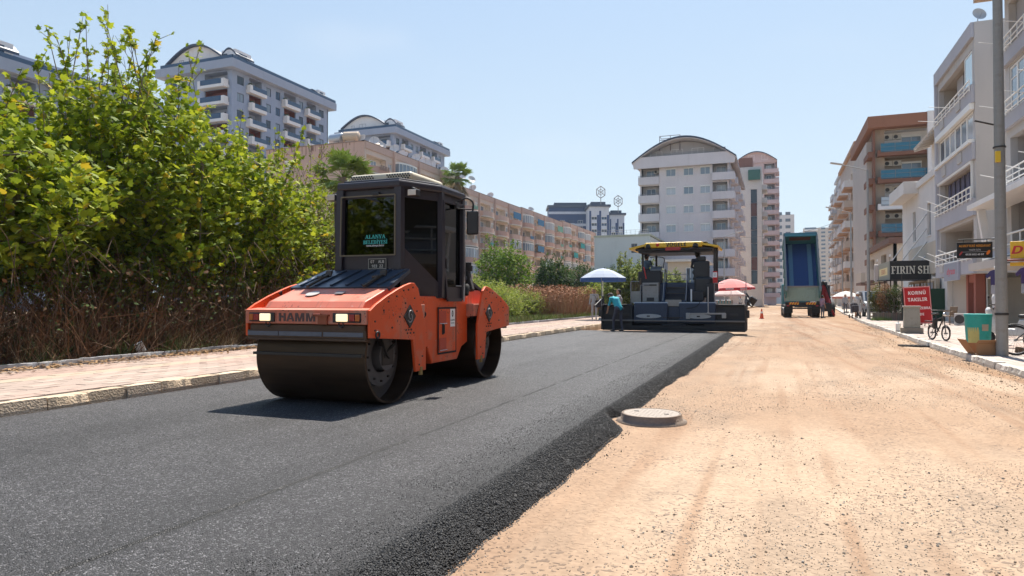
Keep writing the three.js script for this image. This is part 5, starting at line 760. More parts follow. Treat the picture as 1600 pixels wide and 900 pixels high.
// nearest building at the frame's right edge, balconies towards the street
{
  const x = 8.7, z0 = -20.7, L = 12, t = thing('balcony_building', 'grey building with railed balconies over the parcel shop', 'building', [x, 0, z0]); seed(52); const Wm = MW(0, -L);
  const holes = []; for (const y of [3.6, 5.95, 8.75, 11.3]) for (const a of [.5, 6.3]) holes.push([a, y, 5.0, 1.8]);
  new B().add(wallGeo(Wm, L, 14.6, holes, .25, 2.7)).span(.26, 9, 2.7, 14.6, -L, -L + .2).span(.3, 9, 2.7, 14.6, -.25, 0).span(.3, 9, 14.2, 14.4, -L + .3, -.3).build('wall', greyS, t);
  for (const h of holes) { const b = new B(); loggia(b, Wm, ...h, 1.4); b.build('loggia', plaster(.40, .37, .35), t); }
  for (const a of [.5, 6.3]) { for (let i = 0; i < 6; i++) windowUnit(t, Wm, a + i * .833, 8.77, .833, 1.76, { rec: .03, n: 1, pane: pick(winGlass), transom: .72, fw: .08 }); const c = new B(); fbox(c, Wm, a, a + 5, 11.32, 13.08, -.3, -.26); c.build('curtain', curtain, t); const c2 = new B(); for (let i = 0; i < 10; i++) fbox(c2, Wm, a + i * .5, a + .44 + i * .5, 6.0, 7.7, -.5 - .06 * (i % 2), -.46 - .06 * (i % 2)); c2.build('curtain', mat([.03, .045, .10]), t); }
  for (const y of [5.35, 8.1, 10.65]) { const b = new B(); fbox(b, Wm, .02, L, y, y + .55, .003, .16); b.build('facade_band', greyW, t); const r = new B(); rail(r, Wm, .05, L, y + .5, .55, .22, 16, .025); for (let i = 0; i < 5; i++) fbar(r, Wm, [1.2 + i * 2.3, y + .6, .22], [.8 + i * 2.3, y + .95, 1.1], .014); r.build('railing', whitePl, t); }
  new B().span(-1.0, 0, 13.6, 13.8, -L - .3, 0).build('roof_overhang', plaster(.5, .38, .28), t);
  // first-floor terrace slab with rail, raking white column, parcel shop below
  new B().span(-1.15, -.01, 2.55, 2.85, -L - .9, 0).span(.002, 8, 2.55, 2.69, -L - .9, 0).build('canopy_slab', plaster(.50, .46, .42), t);
  const r = new B(); rail(r, MW(-.75, -L - .4), 0, L, 2.9, .85, 0, 13, .03); r.build('railing', whitePl, t); const tp = new B(); fbox(tp, MW(-.75, -L - .4), 0, L, 2.86, 3.25, -.1, -.02); tp.build('terrace_parapet', greyW, t);
  new B().sbar(V(-.55, 2.85, -L - .25), V(-.85, 5.0, -L - .2), .26, .26).build('raking_column', white, t); new B().span(-1.25, 0, 5.05, 5.25, -L - .6, 0).build('terrace_roof', white, t);
  const sw = new B(); fbox(sw, Wm, 0, 1.0, 0, 2.55, -.9, -.6); fbox(sw, Wm, 3.4, 4.2, 0, 2.55, -.9, -.6); fbox(sw, Wm, 6.8, 12, 0, 2.55, -.9, -.6); fbox(sw, Wm, 0, 12, 2.2, 2.55, -.62, -.5); sw.build('shop_wall', plaster(.42, .34, .28), t); windowUnit(t, Wm, 1.0, .15, 2.4, 2.05, { rec: .65, pane: mat([.17, .20, .17], { roughness: .06 }), n: 2, name: 'shop_window' }); windowUnit(t, Wm, 4.2, .15, 2.6, 2.05, { rec: .65, pane: winDark, n: 2, name: 'shop_window' });
  const bd = new B(); fbox(bd, Wm, .2, 3.2, 2.2, 2.5, -.48, -.44); bd.build('shop_lettering_board', plaster(.5, .45, .38), t);
  // parcel sign, awning
  const yl = paint(.85, .50, .01, { roughness: .4 }); const sb = thing('parcel_sign', 'yellow and red parcel shop light box under the balcony', 'sign', [7.38, 2.66, -26.7], -.35); new B().rb(1.5, .56, .16, .02, .55, .31, 0).build('sign_box', yl, sb); text('DHL', .26, paint(.62, .02, .02), sb, M4(.28, .18, .085, 0, 0, 0).multiply(new THREE.Matrix4().makeShear(0, 0, .28, 0, 0, 0)), font, .01, 'lettering', 1.35);
  new B().slabq(V(-.3, -.02, .3), V(1.4, -.02, .3), V(1.4, .04, -.6), V(-.3, .04, -.6), .05).build('awning', paint(.22, .05, .03), sb); new B().box(1.5, .12, .04, .55, -.16, .1).build('lower_strip', yl, sb);
}
{ // the same front goes on towards and past the camera
  const src = scene.getObjectByName('balcony_building'); copyOf(src, [8.7, 0, -8.2], 0, 'grey balcony building next along from the parcel shop'); copyOf(src, [8.9, 0, 4.6], 0, 'grey balcony building two along from the parcel shop'); copyOf(src, [8.7, 0, 17.4], 0, 'grey balcony building three along from the parcel shop');
}
{ // hanging black sign board on a bracket
  const t = thing('hanging_sign', 'black hanging sign board with gold lettering on an iron bracket', 'sign', [6.62, 2.72, -28.1]);
  const tx = canvasTex(512, 256, (c, w, h) => { c.fillStyle = '#131110'; c.fillRect(0, 0, w, h); c.fillStyle = '#d98d1a'; c.font = 'bold 54px sans-serif'; c.textAlign = 'center'; c.fillText('ALMETTERİ HIRDAVAT', w / 2, 74, 470); c.fillStyle = '#ddd'; c.font = '34px sans-serif'; c.fillText('TAMİR İÇİN', w / 2, 136); c.fillRect(70, 156, 372, 3); c.font = 'bold 40px sans-serif'; c.fillText('0538 832 40 07', w / 2, 214); c.fillStyle = '#d9701a'; c.beginPath(); c.ellipse(455, 170, 22, 44, .5, 0, 7); c.fill(); c.fillStyle = '#a33'; c.beginPath(); c.ellipse(50, 180, 14, 40, .6, 0, 7); c.fill(); });
  new B().rb(1.06, .56, .07, .01, -.12, .36, 0).build('board', blackPl, t); panel('board_face', 1.03, .53, tx, t, M4(-.12, .36, .037));
  new B().bar(V(-.6, .74, 0), V(.52, .74, 0), .02).bar(V(.52, .74, 0), V(.52, -.1, 0), .022).bar(V(.52, -.1, 0), V(1.1, -.1, 0), .022).bar(V(-.45, .62, 0), V(-.45, .74, 0), .01).bar(V(.25, .62, 0), V(.25, .74, 0), .01).build('bracket', blackPl, t);
}
{ // white house with eaves, above the bakery
  const x = 9.2, z0 = -45.6, L = 14.5, H = 9.3, t = thing('white_house', 'white house with parapet, eaves and tall windows above the bakery', 'house', [x, 0, z0]); seed(53); const Wm = MW(0, -L);
  const holes = [[4.2, 5.5, 1.05, 2.1], [9.2, 5.5, 1.05, 2.1], [10.6, 2.8, .9, 2.0], [12.2, 2.8, .9, 2.0]];
  new B().add(wallGeo(Wm, L, H, holes)).span(.26, 8, 0, H - .3, -L, -L + .25).span(.26, 8, 0, H, -.25, 0).span(.26, 8, H - .5, H - .3, -L + .26, -.26).build('wall', wallW, t); for (const h of holes) windowUnit(t, Wm, ...h, { frame: plaster(.40, .38, .36), pane: winGlass[0], sill: white });
  const pa = new B(); fbox(pa, Wm, 0, 6.4, H - .6, H + .25, .003, .9); fbox(pa, Wm, 6.4, L, H - .3, H + .12, .003, .14); pa.build('parapet', wallW, t);
  new B().span(.6, 7, H, 11.9, -7, -.1).build('roof_room', wallW, t); const ev = new B().slabq(V(-.3, 11.6, 0), V(-.3, 11.6, -7.8), V(4, 12.8, -7.8), V(4, 12.8, 0), .12); for (let i = 0; i < 9; i++) ev.box(1.0, .13, .1, .12, 11.60, -.3 - i * .88, 0, 0, .27); ev.build('eaves', plaster(.52, .48, .44), t);
  const bx = new B(); fbox(bx, Wm, 3, L, 3.0, 5.0, .01, .1); bx.build('cream_band', plaster(.58, .50, .40), t);
}
{
  const t = thing('bakery_sign', 'black bakery canopy with white FIRIN SHOP lettering and raking struts', 'shop sign', [6.9, 2.66, -49.9]);
  new B().span(0, 4.2, .0, 1.22, -.12, 0).build('front_board', mat([.012, .012, .014], { roughness: .4 }), t); text('FIRIN SHOP', .50, mat([.72, .68, .58], { roughness: .5 }), t, M4(1.47, .38, .004), serif, .03, 'lettering', .68);
  new B().span(-.02, .1, .0, 1.22, -5.3, -.13).build('side_board', plaster(.36, .36, .30), t); const sx = canvasTex(256, 96, (c, w, h) => { c.fillStyle = '#9a9a8a'; c.fillRect(0, 0, w, h); c.fillStyle = '#e9d9a5'; c.fillRect(20, 24, 216, 48); c.fillStyle = '#b3541e'; c.font = 'bold 40px serif'; c.textAlign = 'center'; c.fillText('FIRIN', 128, 62); }); panel('side_face', 4.4, 1.0, sx, t, M4(-.026, .6, -2.8, 0, -Math.PI / 2, 0));
  new B().slabq(V(-.3, -.02, .5), V(4.2, -.02, .5), V(4.2, .12, -5.6), V(-.3, .12, -5.6), .06).build('awning', mat([.035, .03, .03], { roughness: .9 }), t);
  for (let i = 0; i < 4; i++) new B().bar(V(.15 + i * .6, 1.22, -.2 - i * .3), V(2.3 + i * .6, 4.3 - i * .1, -1.2 - i * .3), .034).build('strut', mat([.45, .43, .42], { metalness: .4, roughness: .4 }), t);
  new B().rb(.3, 1.25, .14, .06, -.32, .55, -3.8).build('oval_sign', paint(.55, .50, .48), t); for (const z of [-.2, -2.7, -5.2]) new B().bar(V(.05, -2.53, z), V(.05, 0, z), .04).build('canopy_post', darkSteel, t);
  const g = thing('windbreak', 'dark green canvas windbreak enclosing the bakery terrace', 'windbreak', [7.0, PAVR, -46.2]); new B().span(0, 4.4, 0, 1.9, -.05, 0).build('canvas', mat([.012, .045, .025], { roughness: .9, map: noiseA }), g); for (const x of [0, 1.45, 2.9, 4.35]) new B().bar(V(x, 0, .03), V(x, 2.75, .03), .025).build('post', darkSteel, g);
  const back = thing('bakery_shop', 'shaded bakery shop front with dark windows under the awning', 'shop', [8.9, 0, -56]); new B().span(0, .2, 0, 2.65, 0, 9).span(-.6, 0, 0, 1.1, 2, 7).build('shop_wall', plaster(.46, .38, .30), back); for (let i = 0; i < 4; i++) windowUnit(back, MW(0, 0), .4 + i * 2.1, 1.0, 1.8, 1.5, { rec: -.06, frame: plaster(.3, .22, .14), pane: winGlass[0] });
  const pl = canvasTex(256, 384, (c, w, h) => { c.fillStyle = '#b01218'; c.fillRect(0, 0, w, h); c.strokeStyle = '#d9a9a4'; c.lineWidth = 6; c.strokeRect(4, 4, w - 8, h - 8); c.fillStyle = '#eee7e2'; c.textAlign = 'center'; c.font = 'bold 50px sans-serif'; c.fillText('KORNÜ', 128, 80); c.fillText('TAKILIR', 128, 150); c.font = 'bold 36px sans-serif'; c.fillText('STOR VE ZEBRA', 128, 236, 236); c.fillText('PERDE', 128, 300); });
  const s = thing('red_board', 'leaning red curtain shop board with white lettering', 'sign board', [6.12, PAVR, -36.2], .10); new B().rb(1.12, 1.72, .05, .01, 0, .98, 0, -.06, 0, .05).build('board', paint(.42, .012, .018), s); panel('board_face', 1.10, 1.70, pl, s, M4(0, .98, .03, -.06, 0, .05)); for (const k of [-.45, .45]) new B().bar(V(k, 0, 0), V(k, .3, 0), .02).bar(V(k, 1.2, -.05), V(k, 0, -.6), .02).build('stand_leg', darkSteel, s);
}
{ // brown and white balcony block
  const x0 = 10.6, z = -87, W = 12, H = 22, t = thing('brown_balcony_block', 'brown and white balcony block with blue glass rails beyond the bakery', 'apartment block', [x0, 0, z]); seed(54); const S = MS(0, 0), br = plaster(.21, .10, .065), tan = plaster(.33, .27, .21); const st = 3.02, jobs = [], hs = [];
  for (let f = 0; f < 6; f++) { const y = H - 4.0 - f * st; hs.push([1.0, y, W - 1.4, 2.55]); jobs.push(() => { const l = new B(); loggia(l, S, 1.0, y, W - 1.4, 2.55, 1.6); l.build('loggia', [white, tan, white, tan, tan, tan][f], t); const M = S.clone().multiply(M4(0, 0, -1.6)); windowUnit(t, M, 2.9, y + .05, 2.0, 2.1, { rec: -.06, n: 2, pane: pick([winGlass[0], winGlass[1]]), shutter: 1, name: 'balcony_door' }); windowUnit(t, M, 7.5, y + .05, 1.6, 2.1, { rec: -.06, n: 2, name: 'balcony_door' }); airCon(t, M, 1.1, y + 1.75); airCon(t, M, 2.0, y + 1.75); const b = new B(); fbox(b, S, .2, W, y - .45, y - .05, -.3, .9); fbox(b, S, .2, .5, y - .05, y + .2, .5, .9); const bl = b.build('balcony', f < 2 || f === 3 ? br : f === 2 ? white : plaster(.55, .52, .49), t); const g = new B(); fbox(g, S, .5, W, y, y + .95, .80, .84); g.build('glass_rail', f === 2 || f === 4 ? mat([.40, .46, .50], { roughness: .08 }) : mat([.015, .13, .21], { roughness: .08 }), bl); const r = new B(); rail(r, S, .5, W, y, 1.0, .86, 8, .022); r.build('railing', steel, bl); }); }
  const wb = new B(); wb.add(wallGeo(S, W, H - 1.2, hs)).span(0, .3, 0, H - 1.2, -18, -.26).span(.3, W, 0, H - 1.2, -18, -17.8).span(W - .3, W, 0, H - 1.2, -17.8, -.26); wb.build('wall', tan, t); jobs.forEach(j => j());
  const sd = new B(); for (let f = 0; f < 6; f++) { const y = H - 4.0 - f * st; fbox(sd, MW(0, -18), 14, 18.4, y - .45, y + .2, .01, .7); fbox(sd, MW(0, -18), 17.2, 18.6, y + .2, y + 2.6, .01, .2); } sd.build('side_fin', br, t);
  new B().span(-.8, W + .3, H - 1.3, H, -18, 1.3).build('roof_fascia', plaster(.27, .125, .075), t); new B().span(5.0, 5.6, 0, H + .05, 1.0, 1.45).build('white_pier', white, t);
  new B().span(-.6, -.01, 0, H - 2.2, -17.5, -2).build('side_wall', plaster(.50, .45, .41), t);
}
// farther right-hand blocks
function sideBlock(label, x, v0, L, H, wallC, accent, sN, n = 3) {
  const t = thing('balcony_apartment_block', label, 'apartment block', [x, 0, -v0]); seed(sN); const Wm = MW(0, -L), S = MS(0, 0), st = 3, nf = Math.floor((H - 3) / st); const hs = [], jobs = [];
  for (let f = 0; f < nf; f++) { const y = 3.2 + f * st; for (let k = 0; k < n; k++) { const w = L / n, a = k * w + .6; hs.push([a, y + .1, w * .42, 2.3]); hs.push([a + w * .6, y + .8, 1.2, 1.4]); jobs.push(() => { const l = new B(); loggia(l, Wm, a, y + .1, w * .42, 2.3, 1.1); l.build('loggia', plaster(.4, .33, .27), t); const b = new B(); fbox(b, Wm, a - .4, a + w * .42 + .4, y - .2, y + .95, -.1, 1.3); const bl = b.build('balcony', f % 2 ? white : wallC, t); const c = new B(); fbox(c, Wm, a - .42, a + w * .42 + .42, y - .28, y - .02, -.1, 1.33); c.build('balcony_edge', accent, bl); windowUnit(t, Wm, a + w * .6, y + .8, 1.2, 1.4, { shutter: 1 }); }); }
    hs.length; jobs.push(() => { windowUnit(t, S, 1.0, y + .8, 1.3, 1.4, { rec: -.06 }); const b = new B(); fbox(b, S, 3, 6, y - .2, y + .9, 0, 1.0); b.build('balcony', wallC, t); }); }
  new B().add(wallGeo(Wm, L, H, hs)).span(.26, 12, 0, H, -L, -L + .2).span(0, 12, 0, H, -.2, 0.0).span(.26, 12, H - .4, H - .2, -L + .2, -.2).build('wall', wallC, t); jobs.forEach(j => j()); new B().span(-.4, 12.2, H, H + .5, -L, .3).build('roof', accent, t); return t;
}
sideBlock('peach block with orange edged balconies past the brown balcony block', 10.9, 108, 26, 23.5, plaster(.57, .47, .39), plaster(.50, .31, .20), 61);
sideBlock('tall pale grey block with stacked balconies past the peach block', 13.2, 140, 34, 28, plaster(.50, .50, .52), plaster(.48, .50, .54), 62);
sideBlock('far cream block with balconies near the end of the street', 17.2, 200, 40, 33, plaster(.52, .47, .42), plaster(.45, .3, .2), 63, 4);
sideBlock('low cream building with brown awning roof beside the silver van', 9.4, 66, 16, 6.2, plaster(.50, .43, .36), plaster(.16, .09, .07), 64, 2);

// ---------- vegetation ----------
const leafMat = new THREE.MeshPhysicalMaterial({ color: 0xffffff, roughness: .75, specularIntensity: .25, transmission: .5, thickness: 0, side: THREE.DoubleSide });
const dryMat = mat([1, 1, 1], { roughness: .95 });
const barkM = mat([.17, .14, .11], { map: noiseFine, roughness: .95 });
function leafGeo(outline, cup = .12) { const p = [], I = []; p.push(0, .0, .35); for (const [x, y] of outline) p.push(x, -cup * (x * x + (y - .35) * (y - .35)), y); const n = outline.length; for (let i = 1; i < n; i++) I.push(0, i, i + 1); I.push(0, n, 1); const g = new THREE.BufferGeometry(); g.setAttribute('position', new THREE.Float32BufferAttribute(p, 3)); g.setIndex(I); g.computeVertexNormals(); return g; }
const figLeaf = leafGeo([[0, 0], [.20, .03], [.46, .22], [.30, .38], [.52, .62], [.26, .60], [.0, 1.0], [-.26, .60], [-.52, .62], [-.30, .38], [-.46, .22], [-.20, .03]], .25);
const ovalLeaf = leafGeo([[0, 0], [.24, .25], [.26, .55], [0, 1], [-.26, .55], [-.24, .25]], .3);
const bladeGeo = (() => { const g = new THREE.BufferGeometry(), p = [], I = []; for (let i = 0; i <= 4; i++) { const k = i / 4, w = .5 * (1 - k * .9); p.push(-w, k, k * k * .35, w, k, k * k * .35); if (i) { const a = (i - 1) * 2; I.push(a, a + 1, a + 2, a + 1, a + 3, a + 2); } } g.setAttribute('position', new THREE.Float32BufferAttribute(p, 3)); g.setIndex(I); g.computeVertexNormals(); return g; })();
class Inst { constructor() { this.l = []; } put(p, q, s, c) { this.l.push([p, q, s, c]); } build(name, geo, m, parent) { const o = new THREE.InstancedMesh(geo, m, this.l.length), mm = new THREE.Matrix4(), c = new THREE.Color(); this.l.forEach(([p, q, s, k], i) => { o.setMatrixAt(i, mm.compose(p, q, Array.isArray(s) ? V(...s) : V(s, s, s))); o.setColorAt(i, c.setRGB(...k)); }); o.name = name; o.userData.kind = 'stuff'; parent.add(o); return o; } }
const qz = V(0, 0, 1);
function leafQ(dir, up = .7) { const d = dir.clone().normalize(), n = V(RR(-1, 1), up + RR(0, 1), RR(-1, 1)).normalize(), x = n.clone().cross(d).normalize(), y = d.clone().cross(x).normalize(); return new THREE.Quaternion().setFromRotationMatrix(new THREE.Matrix4().makeBasis(x, y, d)); }
const rdir = () => { let v; do v = V(RR(-1, 1), RR(-1, 1), RR(-1, 1)); while (v.lengthSq() > 1 || v.lengthSq() < .02); return v.normalize(); };
const mixc = (a, b, t) => a.map((q, i) => lerp(q, b[i], t));
function bushTree(o) {
  const { name, label, cat = 'tree', group, x, v, y = .2, rx, ry, rz, cy, shoots, per, size, cols, sN, spikes = 0, geo = figLeaf, fill = 0, low = -1, spread = .5 } = o;
  const t = thing(name, label, cat, [x, y, -v], 0, group); seed(sN); const L = new Inst(), wood = new B();
  const nT = o.stems || 4; const tips = [];
  for (let i = 0; i < nT; i++) { const a = i / nT * 6.28 + RR(-.4, .4), p0 = V(RR(-.2, .2), -.1, RR(-.2, .2)), p1 = V(Math.cos(a) * rx * .22, cy * .45, Math.sin(a) * rz * .22), p2 = V(Math.cos(a) * rx * .5, cy * 1.0, Math.sin(a) * rz * .5), p3 = V(Math.cos(a) * rx * .68, cy + ry * RR(.05, .4), Math.sin(a) * rz * .6); wood.tube([p0, p1, p2], .07 * (ry / 2.5), 8, 6).tube([p2, p2.clone().lerp(p3, .5).add(V(RR(-.2, .2), .1, RR(-.2, .2))), p3], .035 * (ry / 2.5), 6, 5); tips.push(p1, p2, p3); }
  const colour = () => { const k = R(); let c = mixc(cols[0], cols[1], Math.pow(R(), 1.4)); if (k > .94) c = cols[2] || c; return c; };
  for (let i = 0; i < shoots + spikes; i++) {
    const sp = i >= shoots; let d = rdir(); if (sp) d = V(RR(-.6, .6), 1, RR(-.6, .6)).normalize(); if (d.y < low) d.y = RR(low, .4); 
    const nz = .8 + .4 * fbm(d.x * 2 + 5 + sN, d.z * 2 + d.y * 2.3, 3, 0, sN), r1 = (sp ? RR(.95, 1.22) : Math.pow(RR(.25, 1), .55)) * nz; const e = V(d.x * rx * r1, cy + d.y * ry * r1 * (sp ? 1.12 : 1), d.z * rz * r1); if (e.y < .25) e.y = RR(.25, .8);
    const len = (sp ? RR(.8, 1.9) : RR(.35, .8)) * Math.min(1, ry / 2); const dir = d.clone().multiplyScalar(.7).add(V(RR(-.4, .4), RR(.1, sp ? 1.4 : .8), RR(-.4, .4))).normalize(); const s = e.clone().addScaledVector(dir, -len);
    if (sp || R() < .35) { wood.bar(s, e, .016 * (size / .17), .006 * (size / .17), 4); if (sp || R() < .3) { const q = tips[Math.floor(R() * tips.length)]; wood.bar(q, s, .022, .013, 4); } }
    const m = sp ? Math.round(per * RR(.5, 1.2)) : per;
    if (sp) for (let k = 0; k < 3; k++) { const q = s.clone().lerp(e, RR(.3, .85)), w = q.clone().addScaledVector(dir.clone().add(rdir().multiplyScalar(.7)).normalize(), RR(.2, .5)); wood.bar(q, w, .009, .004, 4); for (let i2 = 0; i2 < 4; i2++) L.put(w.clone().lerp(q, R() * .4), leafQ(rdir()), size * RR(.5, .9), colour()); }
    for (let k = 0; k < m; k++) { const f = sp ? .25 + .75 * R() : R(), p = s.clone().lerp(e, f).add(V(RR(-1, 1), RR(-1, 1), RR(-1, 1)).multiplyScalar(sp ? .05 : spread * size * 1.3)); L.put(p, leafQ(dir.clone().multiplyScalar(.4).add(rdir()).add(V(0, -.15, 0))), size * RR(.6, 1.2), colour()); }
  }
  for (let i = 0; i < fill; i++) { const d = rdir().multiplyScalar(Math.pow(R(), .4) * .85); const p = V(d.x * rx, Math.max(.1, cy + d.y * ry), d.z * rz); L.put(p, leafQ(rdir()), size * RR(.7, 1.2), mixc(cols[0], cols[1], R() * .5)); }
  const c = L.build('crown', geo, leafMat, t); wood.build('trunk', barkM, t); return t;
}
const figC = [[.12, .19, .014], [.54, .59, .04], [.56, .42, .03]];
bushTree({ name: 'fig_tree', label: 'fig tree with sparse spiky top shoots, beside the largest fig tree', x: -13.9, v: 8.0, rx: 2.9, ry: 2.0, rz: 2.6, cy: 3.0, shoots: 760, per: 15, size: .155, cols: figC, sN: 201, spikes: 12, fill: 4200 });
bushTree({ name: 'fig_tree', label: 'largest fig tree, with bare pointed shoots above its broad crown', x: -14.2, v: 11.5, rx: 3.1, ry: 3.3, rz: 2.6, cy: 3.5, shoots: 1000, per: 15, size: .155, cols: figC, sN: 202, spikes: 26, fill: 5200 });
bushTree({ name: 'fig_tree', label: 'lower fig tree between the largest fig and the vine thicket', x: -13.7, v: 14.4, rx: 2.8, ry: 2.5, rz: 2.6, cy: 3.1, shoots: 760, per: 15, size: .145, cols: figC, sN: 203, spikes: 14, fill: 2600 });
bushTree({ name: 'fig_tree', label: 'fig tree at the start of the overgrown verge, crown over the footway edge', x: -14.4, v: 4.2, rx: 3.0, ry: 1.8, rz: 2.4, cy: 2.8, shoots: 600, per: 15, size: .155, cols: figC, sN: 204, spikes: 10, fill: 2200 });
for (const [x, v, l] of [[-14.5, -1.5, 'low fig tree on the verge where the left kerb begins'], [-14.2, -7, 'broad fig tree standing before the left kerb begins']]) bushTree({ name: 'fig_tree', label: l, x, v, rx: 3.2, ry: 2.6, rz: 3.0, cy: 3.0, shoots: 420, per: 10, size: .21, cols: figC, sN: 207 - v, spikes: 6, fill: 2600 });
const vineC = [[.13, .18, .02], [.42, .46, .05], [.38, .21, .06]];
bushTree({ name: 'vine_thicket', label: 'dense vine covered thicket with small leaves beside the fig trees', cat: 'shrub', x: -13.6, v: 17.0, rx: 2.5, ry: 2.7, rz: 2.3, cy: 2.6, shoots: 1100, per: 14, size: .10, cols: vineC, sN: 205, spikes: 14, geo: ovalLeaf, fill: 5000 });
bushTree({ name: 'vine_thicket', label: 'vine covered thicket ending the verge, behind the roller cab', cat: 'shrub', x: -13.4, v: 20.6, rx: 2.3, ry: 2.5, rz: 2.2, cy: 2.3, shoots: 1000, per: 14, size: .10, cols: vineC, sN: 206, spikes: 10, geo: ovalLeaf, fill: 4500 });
// dry undergrowth under the figs
{
  seed(301); const b = new Inst(), lf = new Inst();
  for (let i = 0; i < 15000; i++) { const v = RR(1.5, 23.5), dpt = Math.pow(R(), 1.3), x = -11.25 - dpt * 3.6, h = RR(.25, 1.0) + 1.7 * dpt * R() + .9 * fbm(v * .8, 3, 2, 0, 302); const q = new THREE.Quaternion().setFromEuler(new THREE.Euler(RR(-.9, .9), RR(0, 6.28), RR(-.9, .9))); const k = RR(.5, 1.15) * (.55 + .9 * fbm(v * .6, x * .8, 3, 0, 303)); b.put(V(x + .25 * (fbm(v * 1.3, 9, 3, 0, 304) - .3), .2 + (R() < .3 ? RR(0, .9) : 0), -v), q, [RR(.008, .02), h, h * RR(.3, 1)], R() < .12 ? [.04 * k, .06 * k, .015 * k] : [.165 * k, .08 * k, .036 * k]); }
  for (let i = 0; i < 14000; i++) { const v = RR(1.5, 23.5), dpt = R(), x = -11.3 - dpt * 3.2, y = .25 + 2.6 * Math.pow(R(), .8) * (.5 + .5 * dpt) + .4; const g = R() < .6; const k = RR(.6, 1.2); lf.put(V(x + RR(-.2, .2), y, -v), leafQ(rdir()), RR(.05, .13), g ? [.045 * k, .075 * k, .012 * k] : [.13 * k, .065 * k, .028 * k]); }
  for (let i = 0; i < 6500; i++) { const v = RR(2, 23), x = -11.0 - Math.abs(RR(-1, 1) * RR(0, 1)) * .9 + .08 + (fbm(v * .7, 2, 3, 0, 305) > .5 ? R() * R() * .6 : 0), k = RR(.5, 1.2); lf.put(V(x + (R() < .12 ? RR(0, .5) : 0), .25 + RR(0, .05), -v), leafQ(V(RR(-1, 1), RR(-.1, .1), RR(-1, 1)), 2), RR(.04, .09), [.30 * k, .18 * k, .085 * k]); }
  for (let c = 0; c < 26; c++) { const cv = RR(2.5, 23), cx = -11.2 - R() * .25, straw = R() < .6; for (let i = 0; i < 60; i++) { const h = RR(.2, .62), q = new THREE.Quaternion().setFromEuler(new THREE.Euler(RR(-.8, .8), RR(0, 6.28), RR(-.8, .8))), k = RR(.6, 1.2); b.put(V(cx + RR(-.14, .14), .22, -cv + RR(-.2, .2)), q, [RR(.006, .014), h, h], straw ? [.30 * k, .21 * k, .11 * k] : [.08 * k, .13 * k, .025 * k]); } }
  const t = thing('dry_undergrowth', 'tangle of dry brown stems and vines beneath the fig trees', 'undergrowth'); t.userData.kind = 'stuff'; b.build('dry_stems', bladeGeo, dryMat, t); lf.build('dry_leaves', ovalLeaf, dryMat, t);
  const w = new B(); for (let i = 0; i < 420; i++) { const v = RR(2, 23), x = -11.35 - R() * 1.6, y = RR(.3, 2.2), a = RR(0, 6.28); w.tube([V(x, y * .2, -v), V(x + .2 * Math.cos(a), y * .7, -v + .3 * Math.sin(a)), V(x + .5 * Math.cos(a), y * 1.2, -v + .7 * Math.sin(a)), V(x + .9 * Math.cos(a), y * 1.0, -v + 1.1 * Math.sin(a))], .008, 10, 4); } w.build('vine_stems', mat([.10, .06, .035], { roughness: .95 }), t).userData.kind = 'stuff';
  for (const [v, x, y] of [[6.8, -11.35, .75], [9.6, -11.3, .42]]) { const l = thing('litter', 'scrap of white paper litter caught in the dry undergrowth', 'litter', [x, y, -v], 1, 'litter in the dry undergrowth'); new B().rb(.16, .22, .05, .02, 0, 0, 0, .3, .2, .4).build('paper', mat([.6, .6, .58]), l); }
}
